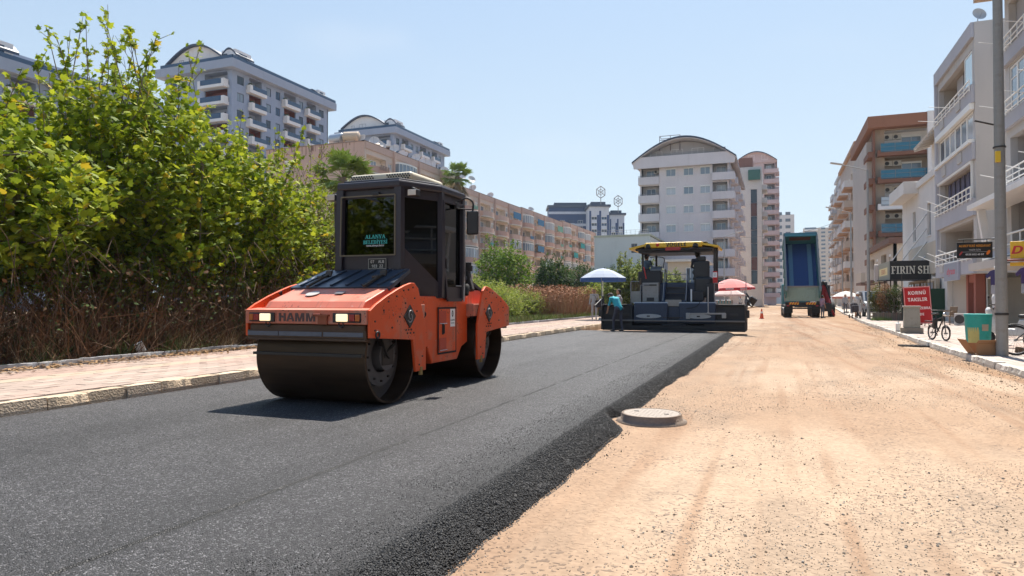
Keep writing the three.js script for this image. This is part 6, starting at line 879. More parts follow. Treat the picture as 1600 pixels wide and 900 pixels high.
// the green mound, reddish dry grass and shrubs past the roller
const moundC = [[.18, .24, .03], [.46, .50, .10], [.48, .46, .14]];
bushTree({ name: 'rounded_shrub', label: 'long rounded pale green shrub on the verge behind the roller', cat: 'shrub', x: -13.9, v: 31.5, rx: 2.2, ry: 1.5, rz: 4.2, cy: .9, shoots: 1500, per: 12, size: .10, cols: moundC, sN: 211, geo: ovalLeaf, fill: 5000, low: -.3, stems: 5 });
bushTree({ name: 'rounded_shrub', label: 'second pale green shrub touching the red dry grass', cat: 'shrub', x: -14.2, v: 37.5, rx: 2.0, ry: 1.2, rz: 3.0, cy: .8, shoots: 900, per: 12, size: .10, cols: moundC, sN: 212, geo: ovalLeaf, fill: 3000, low: -.3 });
{
  seed(311); const g = new Inst(), g2 = new Inst();
  for (let i = 0; i < 9000; i++) { const v = RR(37.5, 47), x = -11.4 - R() * 4.5, h = RR(.5, 1.3) + 1.1 * fbm(x * .9, v * .7, 3, 0, 312), q = new THREE.Quaternion().setFromEuler(new THREE.Euler(RR(-.4, .4), RR(0, 6.28), RR(-.4, .4))), k = RR(.6, 1.25); g.put(V(x, .25, -v), q, [RR(.012, .03), h, h * .6], R() < .8 ? [.30 * k, .15 * k, .075 * k] : [.36 * k, .26 * k, .13 * k]); }
  const hd = new Inst(); for (let i = 0; i < 7000; i++) { const v = RR(37.5, 47), x = -11.5 - R() * 4.3, k = RR(.6, 1.3); hd.put(V(x, .3 + RR(.5, 1.4) + 1.0 * fbm(x * .9, v * .7, 3, 0, 312), -v), leafQ(rdir()), RR(.05, .14), [.30 * k, .14 * k, .07 * k]); }
  const t = thing('red_dry_grass', 'patch of tall reddish dry grass next to the pale green shrub', 'grass'); t.userData.kind = 'stuff'; g.build('grass_blades', bladeGeo, dryMat, t); hd.build('seed_heads', ovalLeaf, dryMat, t);
  for (let i = 0; i < 16000; i++) { const v = RR(23, 48), x = -11.15 - Math.pow(R(), 1.5) * 3.5, h = RR(.12, .42), q = new THREE.Quaternion().setFromEuler(new THREE.Euler(RR(-.5, .5), RR(0, 6.28), RR(-.5, .5))), k = RR(.6, 1.2); g2.put(V(x, .24, -v), q, [RR(.012, .035), h, h], R() < .7 ? [.14 * k, .20 * k, .03 * k] : [.28 * k, .22 * k, .10 * k]); }
  const t2 = thing('verge_grass', 'low green weeds along the back of the left footway', 'grass'); t2.userData.kind = 'stuff'; g2.build('grass_blades', bladeGeo, dryMat, t2);
}
const treeC = [[.09, .17, .02], [.24, .34, .035], [.32, .36, .06]], darkC = [[.035, .075, .02], [.10, .17, .035], [.13, .18, .04]], oliveC = [[.13, .17, .04], [.30, .35, .10], [.36, .36, .12]];
const midT = [['leafy_tree', 'bright green leafy tree between the pink row and the pale green shrub', -20, 50, 2.6, 2.6, 3.2, treeC, 221], ['leafy_tree', 'dark green leafy tree beside the bright green tree', -19.2, 60, 2.2, 2.3, 2.8, darkC, 222], ['small_tree', 'dark bushy tree in front of the last pink block', -23, 84, 3, 2.6, 3.4, darkC, 224], ['small_tree', 'mid green tree in front of the blue towers', -24, 100, 4, 2.6, 3.4, treeC, 225], ['olive_bush', 'pale olive green bush behind the blue umbrella and paver', -9.6, 47, 1.9, 1.9, 2.0, oliveC, 226], ['olive_bush', 'pale olive green bush seen through the paver cab', -8.6, 50, 2.2, 1.8, 1.8, oliveC, 227], ['olive_bush', 'pale olive green bush beside the red umbrella terrace', -6.9, 52, 1.2, 1.5, 1.5, oliveC, 228], ['olive_bush', 'yellow green bush on the verge beyond the umbrella', -12.2, 50, 2.2, 1.1, 1.2, moundC, 229]];
for (const [n, l, x, v, rx, ry, cy, cols, s] of midT) bushTree({ name: n, label: l, x, v, rx, ry, rz: rx, cy, shoots: 420, per: 14, size: .22, cols, sN: s, geo: ovalLeaf, fill: 1800, spikes: 8 });
// fan palms
function palm(label, x, v, h, s, sN) {
  const t = thing('fan_palm', label, 'palm', [x, .1, -v]); seed(sN);
  const tr = new B(); let p = V(0, 0, 0); for (let i = 0; i < 10; i++) { const q = V(RR(-.05, .05), h * (i + 1) / 10, RR(-.05, .05)); tr.bar(p, q, .26 * s, .22 * s, 10); p = q; } tr.build('trunk', mat([.20, .15, .11], { map: noiseFine, roughness: 1 }), t);
  const green = [[.07, .13, .025], [.14, .21, .04]], leafB = new B(), cols = []; const mk = (dry) => { const b = new B(); const n = dry ? 46 : 40; for (let i = 0; i < n; i++) { const a = R() * 6.28, el = dry ? RR(-1.5, -.7) : RR(-.55, 1.35), d = V(Math.cos(a) * Math.cos(el), Math.sin(el), Math.sin(a) * Math.cos(el)), st = RR(.7, 1.1) * s, base = V(0, h - (dry ? RR(0, .9) : 0), 0), hub = base.clone().addScaledVector(d, st); if (!dry) b.bar(base, hub, .018 * s, .012 * s, 4); const x = d.clone().cross(UP).normalize(), y = x.clone().cross(d).normalize(); const nB = dry ? 5 : 17; for (let k = 0; k < nB; k++) { const f = (k / (nB - 1) - .5) * (dry ? 1.2 : 3.3), dir = d.clone().multiplyScalar(Math.cos(f)).addScaledVector(x, Math.sin(f)).normalize(), ln = RR(.65, .95) * s * (1 - .12 * Math.abs(f)), tip = hub.clone().addScaledVector(dir, ln).add(V(0, -RR(.08, .28) * s, 0)), mid = hub.clone().lerp(tip, .5).add(V(0, .05 * s, 0)), w = dir.clone().cross(y).multiplyScalar(.06 * s); b.quad(hub, mid.clone().add(w), tip, mid.clone().sub(w)); } } return b; };
  mk(false).build('fronds', new THREE.MeshPhysicalMaterial({ color: C(.24, .33, .06), roughness: .6, specularIntensity: .4, transmission: .35, thickness: 0, side: THREE.DoubleSide, map: noiseA }), t); mk(true).build('dry_skirt', mat([.24, .17, .09], { map: noiseA, roughness: 1 }), t); return t;
}
palm('fan palm in front of the bare pink gable wall', -33.0, 47, 11.3, 1.6, 231);
palm('tall fan palm between two pink apartment blocks', -47.2, 98, 21.0, 1.7, 232);

// ---------- people: one continuous skin from joints, meshed with surface nets ----------
function surfaceNets(min, max, cell, f) {
  const nx = Math.ceil((max.x - min.x) / cell) + 1, ny = Math.ceil((max.y - min.y) / cell) + 1, nz = Math.ceil((max.z - min.z) / cell) + 1, D = new Float32Array(nx * ny * nz), id = (i, j, k) => (k * ny + j) * nx + i;
  for (let k = 0; k < nz; k++) for (let j = 0; j < ny; j++) for (let i = 0; i < nx; i++) D[id(i, j, k)] = f(min.x + i * cell, min.y + j * cell, min.z + k * cell);
  const idx = new Int32Array(nx * ny * nz).fill(-1), P = [], I = [];
  for (let k = 0; k < nz - 1; k++) for (let j = 0; j < ny - 1; j++) for (let i = 0; i < nx - 1; i++) {
    let n = 0, sx = 0, sy = 0, sz = 0; const c = []; for (let q = 0; q < 8; q++) c.push(D[id(i + (q & 1), j + ((q >> 1) & 1), k + (q >> 2))]);
    const neg = c.filter(x => x < 0).length; if (!neg || neg === 8) continue;
    for (const [a, b] of [[0, 1], [2, 3], [4, 5], [6, 7], [0, 2], [1, 3], [4, 6], [5, 7], [0, 4], [1, 5], [2, 6], [3, 7]]) if ((c[a] < 0) !== (c[b] < 0)) { const t = c[a] / (c[a] - c[b]); sx += lerp(a & 1, b & 1, t); sy += lerp((a >> 1) & 1, (b >> 1) & 1, t); sz += lerp(a >> 2, b >> 2, t); n++; }
    idx[id(i, j, k)] = P.length / 3; P.push(min.x + (i + sx / n) * cell, min.y + (j + sy / n) * cell, min.z + (k + sz / n) * cell);
  }
  const quad = (a, b, c, d, fl) => { if (a < 0 || b < 0 || c < 0 || d < 0) return; fl ? I.push(a, b, c, a, c, d) : I.push(a, c, b, a, d, c); };
  for (let k = 1; k < nz - 1; k++) for (let j = 1; j < ny - 1; j++) for (let i = 1; i < nx - 1; i++) { const a = D[id(i, j, k)] < 0; if (a !== D[id(i + 1, j, k)] < 0) quad(idx[id(i, j - 1, k - 1)], idx[id(i, j, k - 1)], idx[id(i, j, k)], idx[id(i, j - 1, k)], a); if (a !== D[id(i, j + 1, k)] < 0) quad(idx[id(i - 1, j, k - 1)], idx[id(i - 1, j, k)], idx[id(i, j, k)], idx[id(i, j, k - 1)], a); if (a !== D[id(i, j, k + 1)] < 0) quad(idx[id(i - 1, j - 1, k)], idx[id(i, j - 1, k)], idx[id(i, j, k)], idx[id(i - 1, j, k)], a); }
  const g = new THREE.BufferGeometry(); g.setAttribute('position', new THREE.Float32BufferAttribute(P, 3)); g.setIndex(I); g.computeVertexNormals(); return g;
}
const skinM = mat([1, 1, 1], { vertexColors: true, roughness: .8 });
function person(label, pos, ry, J0, o = {}) {
  // J: joints (local, facing +z); defaults stand upright, 1.72 m
  const J = { aL: [.11, .08, 0], aR: [-.11, .08, 0], kL: [.11, .49, .02], kR: [-.11, .49, .02], hL: [.10, .90, 0], hR: [-.10, .90, 0], pe: [0, .95, 0], ch: [0, 1.27, 0], ne: [0, 1.46, 0], hd: [0, 1.60, .02], sL: [.18, 1.40, 0], sR: [-.18, 1.40, 0], eL: [.24, 1.12, 0], eR: [-.24, 1.12, 0], wL: [.26, .87, .05], wR: [-.26, .87, .05], ...J0 };
  const { skin = [.36, .20, .13], top = [.4, .4, .4], leg = [.1, .1, .12], shoe = [.03, .03, .03], hair = [.02, .016, .012], robe = false, sleeve = true } = o;
  const j = {}; for (const k in J) j[k] = V(...J[k]);
  const fw = V(0, 0, 1), bones = []; const bo = (a, b, r0, r1, c) => bones.push([a, b, r0, r1, c]);
  bo(j.pe, j.ch, .135, .155, top); bo(j.ch, j.ne, .145, .06, top); bo(j.sL, j.sR, .075, .075, top); bo(j.hL, j.hR, .11, .11, robe ? top : leg); bo(j.ne, j.hd, .052, .055, skin);
  for (const s of ['L', 'R']) { bo(j['h' + s], j['k' + s], robe ? .12 : .088, robe ? .11 : .06, robe ? top : leg); bo(j['k' + s], j['a' + s], .058, .04, leg); bo(j['a' + s].clone().add(V(0, -.035, -.03)), j['a' + s].clone().add(V(0, -.045, .15)), .042, .035, shoe); bo(j['s' + s], j['e' + s], .056, .043, top); bo(j['e' + s], j['w' + s], .041, .029, sleeve ? top : skin); const hd = j['w' + s].clone().sub(j['e' + s]).normalize(); bo(j['w' + s], j['w' + s].clone().addScaledVector(hd, .085), .032, .03, skin); }
  const up = j.hd.clone().sub(j.ne).normalize(), hf = V(...(o.look || [0, 0, 1])).normalize(), hs = up.clone().cross(hf).normalize(); bo(j.hd.clone().addScaledVector(up, -.03).addScaledVector(hf, .02), j.hd.clone().addScaledVector(up, .045), .078, .092, skin); bo(j.hd.clone().addScaledVector(hf, .095), j.hd.clone().addScaledVector(hf, .112).addScaledVector(up, -.02), .012, .015, skin); for (const s of [-1, 1]) bo(j.hd.clone().addScaledVector(hs, s * .092).addScaledVector(up, .01), j.hd.clone().addScaledVector(hs, s * .094).addScaledVector(up, -.025), .018, .014, skin); bo(j.hd.clone().addScaledVector(up, .06).addScaledVector(hf, -.025), j.hd.clone().addScaledVector(up, .02).addScaledVector(hf, -.04), .095, .085, hair);
  const pre = bones.map(([a, b, r0, r1, c]) => { const d = b.clone().sub(a); return [a.x, a.y, a.z, d.x, d.y, d.z, d.lengthSq() || 1e-6, r0, r1, c]; });
  const dist = (q, x, y, z) => { const px = x - q[0], py = y - q[1], pz = z - q[2], t = clamp((px * q[3] + py * q[4] + pz * q[5]) / q[6]), dx = px - t * q[3], dy = py - t * q[4], dz = pz - t * q[5]; return Math.sqrt(dx * dx + dy * dy + dz * dz) - lerp(q[7], q[8], t); };
  const k = .035, f = (x, y, z) => { let d = 1; for (const q of pre) { const e = dist(q, x, y, z), h = Math.max(k - Math.abs(d - e), 0) / k; d = Math.min(d, e) - h * h * k * .25; } return d; };
  const bb = new THREE.Box3(); for (const q in j) bb.expandByPoint(j[q]); bb.expandByScalar(.24);
  const g = surfaceNets(bb.min, bb.max, .024, f), P = g.attributes.position, K = new Float32Array(P.count * 3);
  for (let i = 0; i < P.count; i++) { let m = 9, c = skin; for (const q of pre) { const e = dist(q, P.getX(i), P.getY(i), P.getZ(i)); if (e < m) { m = e; c = q[9]; } } K.set(c, 3 * i); }
  g.setAttribute('color', new THREE.BufferAttribute(K, 3));
  const hands = new B(); for (const s of ['L', 'R']) { const d = j['w' + s].clone().sub(j['e' + s]).normalize(), sd = d.clone().cross(V(0, .3, 1)).normalize(), nn = sd.clone().cross(d), base = j['w' + s].clone().addScaledVector(d, .09); for (let i = 0; i < 4; i++) { const b0 = base.clone().addScaledVector(sd, (i - 1.5) * .019), m = b0.clone().addScaledVector(d, .04 - .006 * Math.abs(i - 1.3)).addScaledVector(nn, .008), e = m.clone().addScaledVector(d, .025).addScaledVector(nn, .02); hands.bar(b0, m, .009, .009, 5).bar(m, e, .0088, .007, 5); } const tb = j['w' + s].clone().addScaledVector(d, .04).addScaledVector(sd, -.03); hands.bar(tb, tb.clone().addScaledVector(sd, -.025).addScaledVector(d, .045), .011, .008, 5); }
  const hg = mergeGeometries(hands.g); const hk = new Float32Array(hg.attributes.position.count * 3); for (let i = 0; i < hk.length; i++) hk[i] = skin[i % 3]; hg.setAttribute('color', new THREE.BufferAttribute(hk, 3)); const gg = mergeGeometries([g.toNonIndexed(), hg]);
  const t = thing('person', label, 'person', pos, ry); const m = new THREE.Mesh(gg, skinM); m.name = 'body'; t.add(m);
  new B().sph(.011, ...j.hd.clone().addScaledVector(hf, .088).addScaledVector(hs, .034).addScaledVector(up, .012).toArray()).sph(.011, ...j.hd.clone().addScaledVector(hf, .088).addScaledVector(hs, -.034).addScaledVector(up, .012).toArray()).box(.045, .01, .01, ...j.hd.clone().addScaledVector(hf, .094).addScaledVector(up, -.055).toArray()).build('eyes_and_mouth', mat([.05, .03, .03]), t);
  if (o.hat) { const p = j.hd.clone().addScaledVector(up, .085); new B().sph(.108, p.x, p.y, p.z, 1, .8, 1.05, 18).cyl(o.brim || .16, o.brim || .16, .012, p.x, p.y - .01, p.z + (o.brim ? 0 : .04), 0, 0, 0, 24).build('hat', mat(o.hat, { roughness: .9 }), t); }
  return t;
}
const PL = (x, v, y) => [x, y, -v];
person('person in pale grey overalls standing under the blue umbrella', PL(-9.75, 38.4, PAVE), .3, { wL: [.30, .92, .1], eL: [.27, 1.14, -.02], wR: [-.28, .85, .03] }, { top: [.42, .41, .42], leg: [.40, .38, .38], shoe: [.2, .19, .18] });
{ const b = thing('shoulder_bag', 'dark shoulder bag carried by the person under the blue umbrella', 'bag', PL(-9.36, 38.2, PAVE)); new B().rb(.5, .42, .16, .04, 0, .92, 0, 0, 0, .12).build('bag', mat([.035, .025, .03], { roughness: .9 }), b); new B().tube([V(-.2, 1.1, 0), V(-.3, 1.35, 0), V(-.42, 1.42, -.02)], .012).build('strap', blackPl, b); }
person('worker in turquoise shirt bending over the paver screed', PL(-5.82, 26.75, A_TOP), -2.2, { aL: [.14, .08, .12], kL: [.13, .50, .12], aR: [-.10, .08, -.12], kR: [-.10, .48, -.04], pe: [0, .93, -.04], hL: [.1, .89, -.04], hR: [-.1, .89, -.04], ch: [0, 1.20, .14], ne: [0, 1.33, .28], hd: [0, 1.40, .41], sL: [.18, 1.29, .22], sR: [-.18, 1.29, .22], eL: [.22, 1.04, .30], eR: [-.22, 1.02, .28], wL: [.20, .82, .40], wR: [-.2, .80, .36] }, { top: [.03, .34, .40], leg: [.055, .055, .075], sleeve: false, look: [0, -.5, 1], hat: [.06, .05, .05] });
person('worker in white shirt beside the paver screed end', PL(-6.75, 31.2, .1), -1.2, { wR: [-.2, 1.0, .3], eR: [-.25, 1.12, .06] }, { top: [.48, .44, .43], leg: [.08, .08, .1], sleeve: false });
const seatPose = { pe: [0, .95, -.1], hL: [.1, .92, -.08], hR: [-.1, .92, -.08], kL: [.13, .94, .34], kR: [-.13, .94, .34], aL: [.13, .52, .40], aR: [-.13, .52, .40], wL: [.18, 1.1, .36], wR: [-.18, 1.1, .36], eL: [.25, 1.14, .1], eR: [-.25, 1.14, .1] };
person('paver operator in blue shirt at the left console', PL(-5.15, 29.3, 1.55), Math.PI - .5, seatPose, { top: [.07, .12, .19], leg: [.04, .05, .08], hat: [.03, .03, .05] });
person('paver operator in dark clothes and cap in the right seat', PL(-2.95, 28.6, 1.55), Math.PI, seatPose, { top: [.03, .03, .045], leg: [.03, .03, .04], hat: [.02, .02, .025] });
person('man in mauve shirt and grey trousers standing beside the tipper', PL(3.32, 57.2, 0), 2.2, { wL: [.2, 1.05, .2], eL: [.25, 1.12, .02] }, { top: [.30, .20, .26], leg: [.10, .10, .12], sleeve: false });
person('person in white robe and white hat walking on the right footway', PL(5.25, 52.3, PAVR), .15, { kL: [.11, .49, .14], aL: [.11, .10, .20], kR: [-.11, .48, -.02], aR: [-.11, .10, -.18], wL: [.34, .95, .1], eL: [.28, 1.14, .02], wR: [-.34, .95, .12], eR: [-.28, 1.14, 0] }, { top: [.58, .55, .52], leg: [.36, .20, .13], robe: true, hat: [.66, .64, .62], brim: .17 });
person('person in white shirt behind the scooters at the shop', PL(6.5, 25.5, PAVR), -1.9, {}, { top: [.52, .52, .52], leg: [.05, .06, .1], sleeve: false });
for (const [x, v, c, l] of [[-4.2, 92, [.4, .38, .36], 'far pedestrian in pale clothes near the red cafe umbrella'], [-3.7, 98, [.12, .12, .14], 'far pedestrian in dark clothes near the red cafe umbrella'], [6.0, 70, [.3, .3, .32], 'far pedestrian in grey on the right footway past the van']]) person(l, PL(x, v, .15), .4, {}, { top: c, leg: [.08, .08, .1] });

// ---------- umbrellas ----------
function umbrella(label, pos, r, h, top, rim, txt, lean = 0) {
  const t = thing('parasol', label, 'parasol', pos, 0); const N = 10, can = new B(), val = new B(), rib = new B(), lm = o => new THREE.MeshPhysicalMaterial({ color: C(...o), roughness: .9, transmission: .25, thickness: 0, side: THREE.DoubleSide });
  const P = (k, i) => { const a = (i + .5) / N * 6.283, rr = r * k; return V(Math.sin(a) * rr, h - r * .42 * Math.pow(k, 1.6), Math.cos(a) * rr); };
  for (let i = 0; i < N; i++) { for (let q = 0; q < 4; q++) can.quad(P(q / 4 + .001, i), P((q + 1) / 4, i), P((q + 1) / 4, i + 1), P(q / 4 + .001, i + 1)); const a = P(1, i), b = P(1, i + 1), d = V(0, -.2, 0), a2 = a.clone().add(d), b2 = b.clone().add(d); val.quad(a, a2, b2, b); rib.bar(V(0, h - .05, 0), P(1, i).add(V(0, -.02, 0)), .008, .006, 4); }
  const tilt = new THREE.Matrix4().makeTranslation(0, h - .5, 0).multiply(new THREE.Matrix4().makeRotationZ(lean)).multiply(new THREE.Matrix4().makeTranslation(0, -h + .5, 0)); for (const b of [can, val, rib]) b.g.forEach(g => g.applyMatrix4(tilt));
  can.build('canopy', lm(top), t); val.build('valance', lm(rim), t); rib.build('ribs', steel, t); new B().bar(V(0, 0, 0), V(0, h - .02, 0), .024).build('pole', whitePl, t); new B().cyl(.22, .26, .12, 0, .06, 0).build('foot', concrete, t);
  if (txt) for (const i of [9, 0, 8, 1]) { const a = (i + 1) / N * 6.283, rr = r * Math.cos(Math.PI / N) + .012; text(txt, .13, whitePl, t, M4(Math.sin(a) * rr, h - r * .42 - .155, Math.cos(a) * rr, 0, a, 0), font, .004); }
  return t;
}
umbrella('pale blue and white parasol with blue rim on the left footway', [-9.15, PAVE, -38.0], 1.33, 2.92, [.36, .41, .50], [.035, .085, .24], null);
umbrella('red cafe parasol with white lettering beyond the paver', [-3.95, .0, -68], 2.15, 3.4, [.62, .20, .18], [.45, .02, .03], 'MADOM', .04);
umbrella('small faded pink parasol on the cafe terrace', [-5.1, .2, -84], 1.8, 2.6, [.55, .42, .38], [.5, .36, .33], null);
umbrella('white market parasol on the right footway behind the walker', [6.6, PAVR, -76], 1.3, 2.15, [.62, .60, .56], [.5, .2, .15], null);

// ---------- street furniture ----------
function streetLamp(label, x, v, h, side, y = PAVR) { const t = thing('street_lamp', label, 'street lamp', [x, y, -v]); new B().cyl(.06, .11, h, 0, h / 2, 0, 0, 0, 0, 14).cyl(.16, .16, .05, 0, .025, 0).build('pole', galv, t); new B().tube([V(0, h - .05, 0), V(side * .5, h + .12, 0), V(side * 1.5, h + .42, 0)], .032).build('arm', galv, t); new B().rb(.75, .11, .26, .05, side * 1.8, h + .52, 0, 0, 0, side * .22).build('lamp_head', mat([.42, .42, .42], { roughness: .4 }), t); return t; }
streetLamp('grey street lamp in front of the bakery sign', 5.55, 49, 9.6, -1);
streetLamp('grey street lamp beside the white van', 6.7, 72, 9.6, -1);
streetLamp('grey street lamp before the peach block', 8.6, 104, 9.6, -1);
streetLamp('grey street lamp far down by the pale grey block', 10.4, 140, 9.6, -1);
streetLamp('grey street lamp on the left footway near the cafe parasol', -5.9, 88, 9.0, 1, PAVE);
{ const t = thing('utility_pole', 'thick galvanised pole rising past the frame beside the turquoise bin', 'pole', [4.53, PAVR, -17.5]); new B().cyl(.08, .115, 11, 0, 5.5, 0, 0, 0, 0, 20).build('shaft', mat([.30, .30, .285], { metalness: .25, roughness: .7, map: grimeTex, bumpMap: bumpFine, bumpScale: .003 }), t); new B().rb(.1, .24, .06, .01, -.06, 4.28, .11).build('warning_plate', paint(.75, .5, .03), t); new B().cyl(.128, .128, .05, 0, .9, 0).cyl(.122, .122, .03, 0, 4.5, 0).build('strap', darkSteel, t); new B().bar(V(-.1, 5.0, 0), V(-.45, 5.12, 0), .02).build('bracket', darkSteel, t); }
{ const t = thing('electric_cabinet', 'concrete electrical cabinet on a plinth by the right kerb', 'cabinet', [4.65, PAVR, -28.7], -.1); new B().rb(.72, .20, .5, .02, 0, .10, 0).build('plinth', mat([.33, .28, .22], { map: grimeTex, bumpMap: bumpFine, bumpScale: .01 }), t); const c = new B().poly([[-.27, .2], [.27, .2], [.25, .95], [-.25, .95]], .40, M4(0, 0, -.2), .02).build('case', mat([.37, .36, .31], { map: grimeTex, bumpMap: bumpFine, bumpScale: .008, roughness: .95 }), t); new B().rb(.58, .06, .48, .02, 0, .97, 0).build('cap', concrete, t); new B().rb(.40, .60, .02, .006, 0, .58, .21).build('door', mat([.33, .32, .28], { map: grimeTex }), c); }
{ const t = thing('gas_bottle', 'small white bottle standing beside the electrical cabinet', 'bottle', [4.35, PAVR, -29.6]); new B().cyl(.09, .09, .28, 0, .16, 0).sph(.09, 0, .30, 0, 1, .6, 1).cyl(.03, .03, .06, 0, .37, 0).build('body', whitePl, t); new B().cyl(.092, .092, .03, 0, .03, 0).build('base_ring', darkSteel, t); }
function bicycle(name, label, cat, pos, ry, o = {}) {
  const { r = .21, wb = .95, col = [.02, .02, .022], lean = 0 } = o, t = thing(name, label, cat, pos, ry), fm = paint(...col), G = new THREE.Group(); const A = V(-wb / 2, r, 0), F = V(wb / 2, r, 0), bb = V(-.06, r + .04, 0), st = V(-.16, r + .52, 0), hd = V(wb / 2 - .14, r + .62, 0), hl = V(wb / 2 - .1, r + .48, 0);
  for (const c of [A, F]) { const w = new B().tor(r - .02, .022, c.x, c.y, c.z, 0, 0, 0, 36, 8).build('wheel', rubber, t); const s = new B().tor(r - .045, .008, c.x, c.y, c.z, 0, 0, 0, 32, 5).cyl(.025, .025, .09, c.x, c.y, c.z, Math.PI / 2, 0, 0, 10); for (let i = 0; i < 14; i++) { const a = i / 14 * 6.283; s.bar(V(c.x, c.y, c.z), V(c.x + Math.cos(a) * (r - .045), c.y + Math.sin(a) * (r - .045), c.z), .0025, .0025, 4); } s.build('rim', steel, w); new B().tor(r + .02, .012, c.x, c.y, c.z, 0, 0, c === A ? .6 : .3, 16, 5, 2.2).build('mudguard', blackPl, t); }
  new B().bar(bb, st, .018).bar(bb, hl, .022).bar(st.clone().lerp(bb, .25), hl, .018).bar(bb, A, .012).bar(st.clone().lerp(bb, .35), A, .011).bar(F, hl, .014).bar(hl, hd, .016).build('frame', fm, t);
  new B().rb(.24, .06, .13, .028, st.x - .02, st.y + .05, 0).bar(st, V(st.x, st.y + .04, 0), .014).build('saddle', blackPl, t); new B().tube([V(hd.x - .12, hd.y + .06, -.28), V(hd.x, hd.y + .06, -.12), V(hd.x, hd.y + .06, .12), V(hd.x - .12, hd.y + .06, .28)], .013).bar(hd, V(hd.x, hd.y + .06, 0), .014).build('handlebar', darkSteel, t);
  new B().tor(.08, .008, bb.x, bb.y, .05, 0, 0, 0, 20, 5).bar(V(bb.x, bb.y, .06), V(bb.x + .12, bb.y - .10, .07), .010).box(.08, .02, .06, bb.x + .12, bb.y - .1, .11).bar(V(bb.x, bb.y, -.06), V(bb.x - .12, bb.y + .10, -.07), .010).box(.08, .02, .06, bb.x - .12, bb.y + .1, -.11).build('crank', darkSteel, t);
  if (o.battery) { new B().rb(.14, .30, .1, .02, -.2, r + .28, 0, 0, 0, -.15).rb(.34, .03, .12, .01, -.5, r + .34, 0).build('battery_box', blackPl, t); new B().sph(.05, hd.x + .08, hd.y - .06, 0).build('headlight', chrome, t); }
  new B().bar(V(-.2, r, .04), V(-.26, .01, .16), .008).build('kickstand', darkSteel, t); t.rotation.order = 'YXZ'; t.rotation.x = lean; return t;
}
bicycle('electric_bicycle', 'small wheeled black electric bicycle parked on the right footway', 'bicycle', [4.55, PAVR, -23.7], -1.25, { battery: true, r: .22, wb: .72 });
bicycle('bicycle', 'black bicycle leaning against the galvanised pole', 'bicycle', [5.35, PAVR, -17.7], -.12, { r: .33, wb: 1.02, lean: -.12 });
{ const t = thing('waste_bin', 'turquoise plastic barrel bin with peeling label on the footway', 'bin', [4.45, PAVR, -19.0]); new B().add(new THREE.LatheGeometry([[.0, 0], [.225, 0], [.235, .02], [.275, .80], [.285, .82], [.285, .86], [.27, .87]].map(p => new THREE.Vector2(...p)), 36)).build('barrel', mat([.012, .34, .30], { roughness: .45, map: grimeTex }), t); new B().add(new THREE.CylinderGeometry(.283, .283, .02, 36), M4(0, .865, 0)).build('lid', mat([.10, .52, .47], { roughness: .5 }), t); const lb = new B().add(new THREE.CylinderGeometry(.262, .246, .36, 20, 1, true, -1.15, 1.0), M4(0, .38, 0)).build('peeling_label', mat([.50, .45, .16], { map: grimeTex, roughness: .8 }), t); new B().add(new THREE.CylinderGeometry(.272, .265, .15, 12, 1, true, .05, .55), M4(0, .56, 0)).build('sticker', mat([.40, .34, .26], { map: grimeTex }), t); }
{ const card = mat([.36, .20, .10], { map: noiseA, roughness: .95 }), t = thing('cardboard_box', 'open cardboard box on its side against the pole foot', 'box', [4.28, PAVR, -17.75], .15); new B().box(.50, .008, .38, 0, .006, 0).box(.50, .24, .008, 0, .13, .19).box(.50, .24, .008, 0, .13, -.19).box(.008, .24, .38, .25, .13, 0).build('box_body', card, t); new B().slabq(V(-.25, .01, .19), V(-.25, .01, -.19), V(-.46, .34, -.22), V(-.46, .34, .24), .008).slabq(V(-.25, .25, .19), V(.25, .25, .19), V(.22, .34, .30), V(-.24, .33, .30), .006).build('flap', card, t); }
function chair(label, pos, ry, c) { const t = thing('plastic_chair', label, 'chair', pos, ry), m = mat(c, { roughness: .5 }); new B().rb(.44, .04, .44, .015, 0, .43, 0).build('seat', m, t); new B().rb(.44, .44, .035, .015, 0, .68, -.22, -.15, 0, 0).build('backrest', m, t); for (const [x, z] of [[-.19, .19], [.19, .19], [-.19, -.19], [.19, -.19]]) new B().bar(V(x * 1.12, 0, z * 1.12), V(x, .43, z), .02).build('leg', m, t); for (const s of [-1, 1]) new B().tube([V(s * .21, .43, .18), V(s * .24, .64, .14), V(s * .23, .66, -.2)], .018).build('armrest', m, t); return t; }
chair('brown plastic armchair beside the shop door', [8.0, PAVR, -39.2], -1.0, [.20, .13, .07]); chair('white plastic chair beside the red board', [7.2, PAVR, -41], -.6, [.55, .55, .53]);
{ const t = thing('air_conditioner_unit', 'white air conditioner unit on the ground by the shop door', 'air conditioner', [8.35, PAVR, -38.2], -.5); new B().rb(.7, .56, .28, .02, 0, .30, 0).box(.1, .03, .3, -.25, .015, 0).box(.1, .03, .3, .25, .015, 0).build('case', mat([.5, .5, .48], { map: grimeTex }), t); new B().tor(.2, .012, -.12, .30, .145, 0, 0, 0, 24, 6).cyl(.19, .19, .01, -.12, .30, .142, Math.PI / 2, 0, 0, 20).build('fan_grille', darkSteel, t);
  const p = thing('flower_pot', 'terracotta pot with purple flowers beside the cabinet', 'flower pot', [6.55, PAVR, -38.5]); new B().add(new THREE.LatheGeometry([[0, 0], [.15, 0], [.20, .26], [.22, .27], [.22, .31], [.19, .31]].map(q => new THREE.Vector2(...q)), 24)).build('pot', mat([.33, .12, .06]), p); seed(401); const L = new Inst(); for (let i = 0; i < 260; i++) { const d = rdir(); L.put(V(d.x * .28, .5 + d.y * .24, d.z * .28), leafQ(rdir()), RR(.06, .11), R() < .25 ? [.25, .05, .22] : [.06, .11, .03]); } L.build('foliage', ovalLeaf, leafMat, p);
}
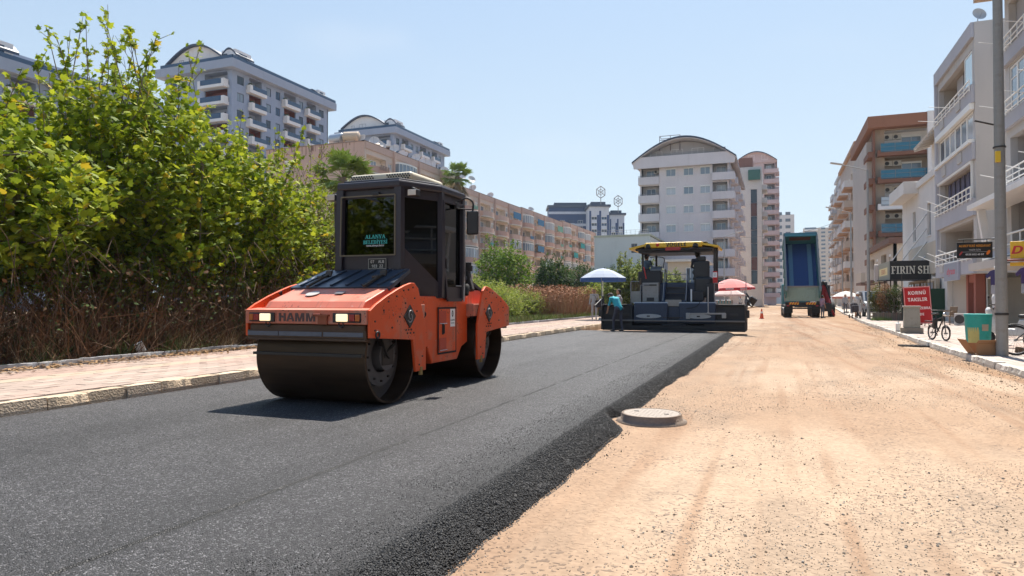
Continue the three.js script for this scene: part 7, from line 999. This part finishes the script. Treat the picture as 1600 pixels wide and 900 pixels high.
// shrubs in planters before the bakery
{
  for (const [x, v, c, l, s] of [[5.95, 48.2, [[.10, .12, .02], [.2, .2, .04], [.28, .14, .04]], 'yellow green potted shrub beside the street lamp', 411], [6.35, 47.2, [[.17, .075, .03], [.27, .13, .05], [.2, .15, .05]], 'orange brown withered conifer in the bakery planter', 412], [6.75, 46.8, [[.05, .08, .02], [.13, .17, .04], [.1, .1, .03]], 'dark green potted shrub beside the windbreak', 413]]) bushTree({ name: 'planter_shrub', label: l, cat: 'shrub', x, v, y: .45, rx: .65, ry: 1.1, rz: .65, cy: .95, shoots: 190, per: 10, size: .08, cols: c, sN: s, geo: ovalLeaf, fill: 900, stems: 3 });
  const t = thing('planter_box', 'weathered timber planter box in front of the bakery terrace', 'planter', [5.75, PAVR, -47]); for (let i = 0; i < 12; i++) new B().box(.10, .46, .03, .1 + i * .115, .24, .3 + .003 * (i % 2)).build('plank', mat([.20 + .03 * (i % 3), .17, .13], { map: noiseA }), t); new B().span(.05, 1.4, .02, .42, -2.4, .27).build('soil_box', mat([.06, .045, .03]), t);
  seed(421); const g = new Inst(); for (let i = 0; i < 500; i++) { const q = new THREE.Quaternion().setFromEuler(new THREE.Euler(RR(-.5, .5), RR(0, 6.28), RR(-.5, .5))); g.put(V(5.75 + RR(-.4, .7), PAVR, -46.3 + RR(-.5, .4)), q, [.015, RR(.1, .28), .2], [.12, .18, .03]); } const gt = thing('weeds', 'tuft of green weeds at the foot of the timber planter', 'weeds'); gt.userData.kind = 'stuff'; g.build('weed_blades', bladeGeo, dryMat, gt);
}
// parked van
{
  const t = thing('parked_van', 'silver grey van parked on the right footway beyond the walker', 'van', [7.0, PAVR, -56.5], .05); const body = paint(.34, .36, .38, { metalness: .3, roughness: .35 });
  new B().poly([[0, .35], [4.3, .35], [4.35, 1.0], [4.2, 1.75], [3.9, 1.92], [1.2, 1.92], [.55, 1.15], [.02, 1.0]].map(([a, b]) => [a, b]), 1.7, new THREE.Matrix4().makeBasis(V(0, 0, -1), UP, V(1, 0, 0)).setPosition(-.85, 0, 0), .04).build('body', body, t);
  new B().slabq(V(-.74, 1.20, -.56), V(.74, 1.20, -.56), V(.68, 1.84, -1.12), V(-.68, 1.84, -1.12), -.02).build('windscreen', winDark, t); for (const s of [-1, 1]) { new B().span(s * .895 - .01, s * .895 + .01, 1.15, 1.75, -2.2, -1.3).span(s * .895 - .01, s * .895 + .01, 1.15, 1.75, -3.7, -2.35).build('side_window', winDark, t); new B().rb(.34, .16, .06, .03, s * .62, .86, .03).build('headlight', mat([.6, .62, .62], { roughness: .1 }), t); for (const z of [-.8, -3.5]) { const w = new B().cyl(.32, .32, .2, s * .80, .32, z, 0, 0, Math.PI / 2, 24).build('wheel', rubber, t); new B().cyl(.19, .19, .01, s * .905, .32, z, 0, 0, Math.PI / 2, 16).build('rim', steel, w); } new B().rb(.2, .14, .08, .02, s * 1.0, 1.25, -.9).build('mirror', blackPl, t); }
  new B().rb(1.72, .2, .12, .04, 0, .48, .03).rb(.8, .1, .02, .01, 0, .84, .05).build('bumper', blackPl, t);
}
// pram pushed along, cones, cafe bits
{
  const t = thing('pushchair', 'dark pushchair beside the walker in white', 'pushchair', [4.95, PAVR, -51.2], .2); new B().rb(.42, .5, .5, .1, 0, .65, 0).sph(.3, 0, .9, -.1, .8, .7, .9).build('seat', mat([.05, .045, .05], { roughness: .9 }), t); new B().bar(V(-.22, .2, .3), V(-.22, 1.0, -.5), .015).bar(V(.22, .2, .3), V(.22, 1.0, -.5), .015).bar(V(-.22, 1.0, -.5), V(.22, 1.0, -.5), .015).build('frame', steel, t); for (const [x, z] of [[-.24, .3], [.24, .3], [-.24, -.3], [.24, -.3]]) new B().tor(.11, .025, x, .14, z, 0, Math.PI / 2, 0, 18, 6).build('wheel', rubber, t);
  const c = thing('traffic_cone', 'orange traffic cone on the dirt road beyond the paver', 'cone', [-.95, 0, -52.5]); new B().add(new THREE.LatheGeometry([[.15, .03], [.14, .05], [.035, .72], [.02, .74], [0, .74]].map(p => new THREE.Vector2(...p)), 24)).build('cone', paint(.75, .10, .03), c); new B().rb(.38, .04, .38, .01, 0, .02, 0).build('base', paint(.6, .09, .03), c); new B().add(new THREE.CylinderGeometry(.068, .09, .13, 24, 1, true), M4(0, .47, 0)).build('band', whitePl, c);
  const g = thing('green_crate', 'green plastic crate on the ground beside the paver', 'crate', [-2.05, 0, -33.5]); const gm = paint(.01, .18, .07); new B().box(.7, .04, .5, 0, .5, 0).box(.7, .5, .03, 0, .75, .24).box(.7, .5, .03, 0, .75, -.24).box(.03, .5, .5, .34, .75, 0).box(.03, .5, .5, -.34, .75, 0).build('crate_body', gm, g); for (const [x, z] of [[-.3, .2], [.3, .2], [-.3, -.2], [.3, -.2]]) new B().bar(V(x, 0, z), V(x, .5, z), .03).build('leg', darkSteel, g);
  const f = thing('terrace_fence', 'wooden terrace fence with low tables at the left cafe', 'fence', [-6.6, PAVE, -61]); for (let i = 0; i < 14; i++) new B().box(.16, 1.1 + .1 * (i % 2), .03, i * .24, .55, 0).build('picket', mat([.27, .22, .18], { map: noiseA }), f); new B().box(3.3, .06, .04, 1.56, .8, .04).box(3.3, .06, .04, 1.56, .3, .04).build('cross_rail', mat([.22, .18, .14]), f);
  const k = thing('cafe_counter', 'teal kiosk counter beside the pink parasol', 'counter', [-5.3, PAVE, -79]); new B().rb(1.6, 1.1, 1.2, .03, 0, .55, 0).build('counter', paint(.03, .16, .17), k); new B().rb(1.8, .06, 1.4, .02, 0, 1.13, 0).build('top', whitePl, k);
}
// things at the shop by the frame's right edge
function scooter(label, pos, ry, c) { const t = thing('motor_scooter', label, 'scooter', pos, ry); for (const z of [-.62, .62]) { const w = new B().tor(.19, .055, 0, .245, z, 0, Math.PI / 2, 0, 28, 10).build('wheel', rubber, t); new B().cyl(.11, .11, .08, 0, .245, z, 0, 0, Math.PI / 2, 16).build('rim', steel, w); } const m = paint(...c); new B().poly([[-.75, .45], [-.2, .30], [.25, .28], [.42, .40], [.52, .95], [.42, 1.0], [.28, .50], [-.1, .48], [-.2, .72], [-.8, .76]], .28, new THREE.Matrix4().makeBasis(V(0, 0, 1), UP, V(-1, 0, 0)).setPosition(.14, 0, 0), .04).build('body', m, t); new B().rb(.26, .10, .62, .045, 0, .80, -.48).build('saddle', blackPl, t); new B().bar(V(0, .3, .62), V(0, 1.0, .42), .03).tube([V(-.32, 1.06, .36), V(-.1, 1.08, .44), V(.1, 1.08, .44), V(.32, 1.06, .36)], .017).build('handlebar', darkSteel, t); new B().sph(.10, 0, .92, .52, 1, 1, .7).build('headlight', mat([.7, .7, .7], { roughness: .1 }), t); for (const s of [-1, 1]) new B().bar(V(s * .2, 1.07, .42), V(s * .28, 1.25, .40), .006).sph(.05, s * .29, 1.28, .40, 1, .8, .3).build('mirror', blackPl, t); return t; }
scooter('white motor scooter parked at the shop behind the pole', [5.55, PAVR, -20.6], -2.2, [.55, .55, .54]); scooter('red motor scooter parked at the shop behind the bicycle', [6.25, PAVR, -19.3], -2.2, [.40, .02, .02]); scooter('black motor scooter parked beside the red scooter', [6.8, PAVR, -20.6], -2.3, [.03, .03, .035]);
{ const t = thing('broom', 'wooden broom leaning beside the bicycle', 'broom', [5.12, PAVR, -18.2]); new B().bar(V(0, .05, 0), V(.25, 1.55, -.2), .022).build('handle', mat([.40, .23, .11], { map: noiseA }), t); new B().rb(.32, .14, .07, .02, -.01, .08, .01, 0, 0, -.15).build('brush_head', mat([.12, .08, .05]), t);
  const p = thing('white_post', 'white painted bollard post by the scooters', 'bollard', [5.75, PAVR, -18.0]); new B().rb(.13, 1.05, .13, .02, 0, .525, 0).rb(.16, .05, .16, .01, 0, 1.07, 0).build('post', whitePl, p); new B().rb(.2, .03, .2, .01, 0, .015, 0).build('foot', concrete, p);
  for (const [x, v, c, l] of [[5.72, 22.6, [.06, .05, .14], 'purple football shirt hanging from the shop canopy'], [5.98, 21.0, [.07, .04, .13], 'dark violet football shirt with pale shorts hanging by the parcel sign']]) { const s = thing('hanging_shirt', l, 'shirt', [x, 1.75, -v], -.4); new B().poly([[-.2, 0], [.2, 0], [.21, .42], [.36, .30], [.42, .42], [.22, .66], [.08, .70], [-.08, .70], [-.22, .66], [-.42, .42], [-.36, .30], [-.21, .42]], .05, M4(0, 0, 0), .015).build('shirt', mat(c, { map: noiseA, roughness: .9 }), s); new B().poly([[-.2, -.42], [-.02, -.42], [0, -.2], [.02, -.42], [.2, -.42], [.19, -.01], [-.19, -.01]], .05, M4(0, 0, 0), .012).build('shorts', mat([.35, .35, .38], { map: noiseA }), s); new B().bar(V(0, .70, .02), V(0, 1.02, .02), .006).sph(.07, 0, .80, .02, 1, 1.2, 1).build('hanger', whitePl, s); s.children.forEach(c => c.geometry.scale(.55, .6, .55)); }
  const st = thing('market_stall', 'cloth covered shop table with goods behind the pole', 'stall', [6.5, PAVR, -18.4]); new B().rb(1.6, .06, .8, .02, 0, .85, 0).build('table_top', mat([.3, .22, .15]), st); new B().rb(1.62, .8, .82, .03, 0, .44, 0).build('cloth', mat([.36, .30, .36], { map: noiseA, roughness: .95 }), st); seed(431); for (let i = 0; i < 6; i++) { const b = thing('goods_box', 'small goods box on the cloth covered shop table', 'box', [6.0 + i * .22, PAVR + .88, -18.4 + RR(-.2, .2)], RR(-.4, .4), 'goods boxes on the shop table'); new B().rb(.16, RR(.1, .25), .18, .01, 0, .08, 0).build('carton', mat(pick([[.35, .04, .03], [.5, .48, .45], [.06, .1, .2], [.4, .25, .05]])), b); new B().box(.1, .05, .004, 0, .09, .092).build('carton_label', whitePl, b); }
  const d = thing('drain_grate', 'loose drain grate lying by the right kerb', 'grate', [3.75, 0, -22.3], .1); const gr = new B().box(.9, .04, .05, 0, .03, .2).box(.9, .04, .05, 0, .03, -.2); for (let i = 0; i < 9; i++) gr.box(.03, .035, .4, -.42 + i * .105, .03, 0); gr.build('grate', darkSteel, d); new B().box(.86, .01, .38, 0, .006, 0).build('pit', blackPl, d);
}
// overhead cables between lamps
{ const w = thing('overhead_cable', 'thin overhead cable strung across the street', 'cable'); new B().tube([V(6.7, 9.2, -72), V(2, 8.6, -80), V(-5.9, 9.0, -88)], .015, 20, 4).build('cable', blackPl, w); new B().sph(.05, 6.7, 9.2, -72).sph(.05, -5.9, 9.0, -88).build('cable_clamp', steel, w); }

scene.traverse(o => { if (o.isMesh) { o.castShadow = true; o.receiveShadow = true; } });
const renderer = new THREE.WebGLRenderer({ antialias: true });
renderer.shadowMap.enabled = true; renderer.toneMapping = THREE.LinearToneMapping; renderer.toneMappingExposure = EXPOSURE;
renderer.setSize(1600, 900);
renderer.render(scene, camera);
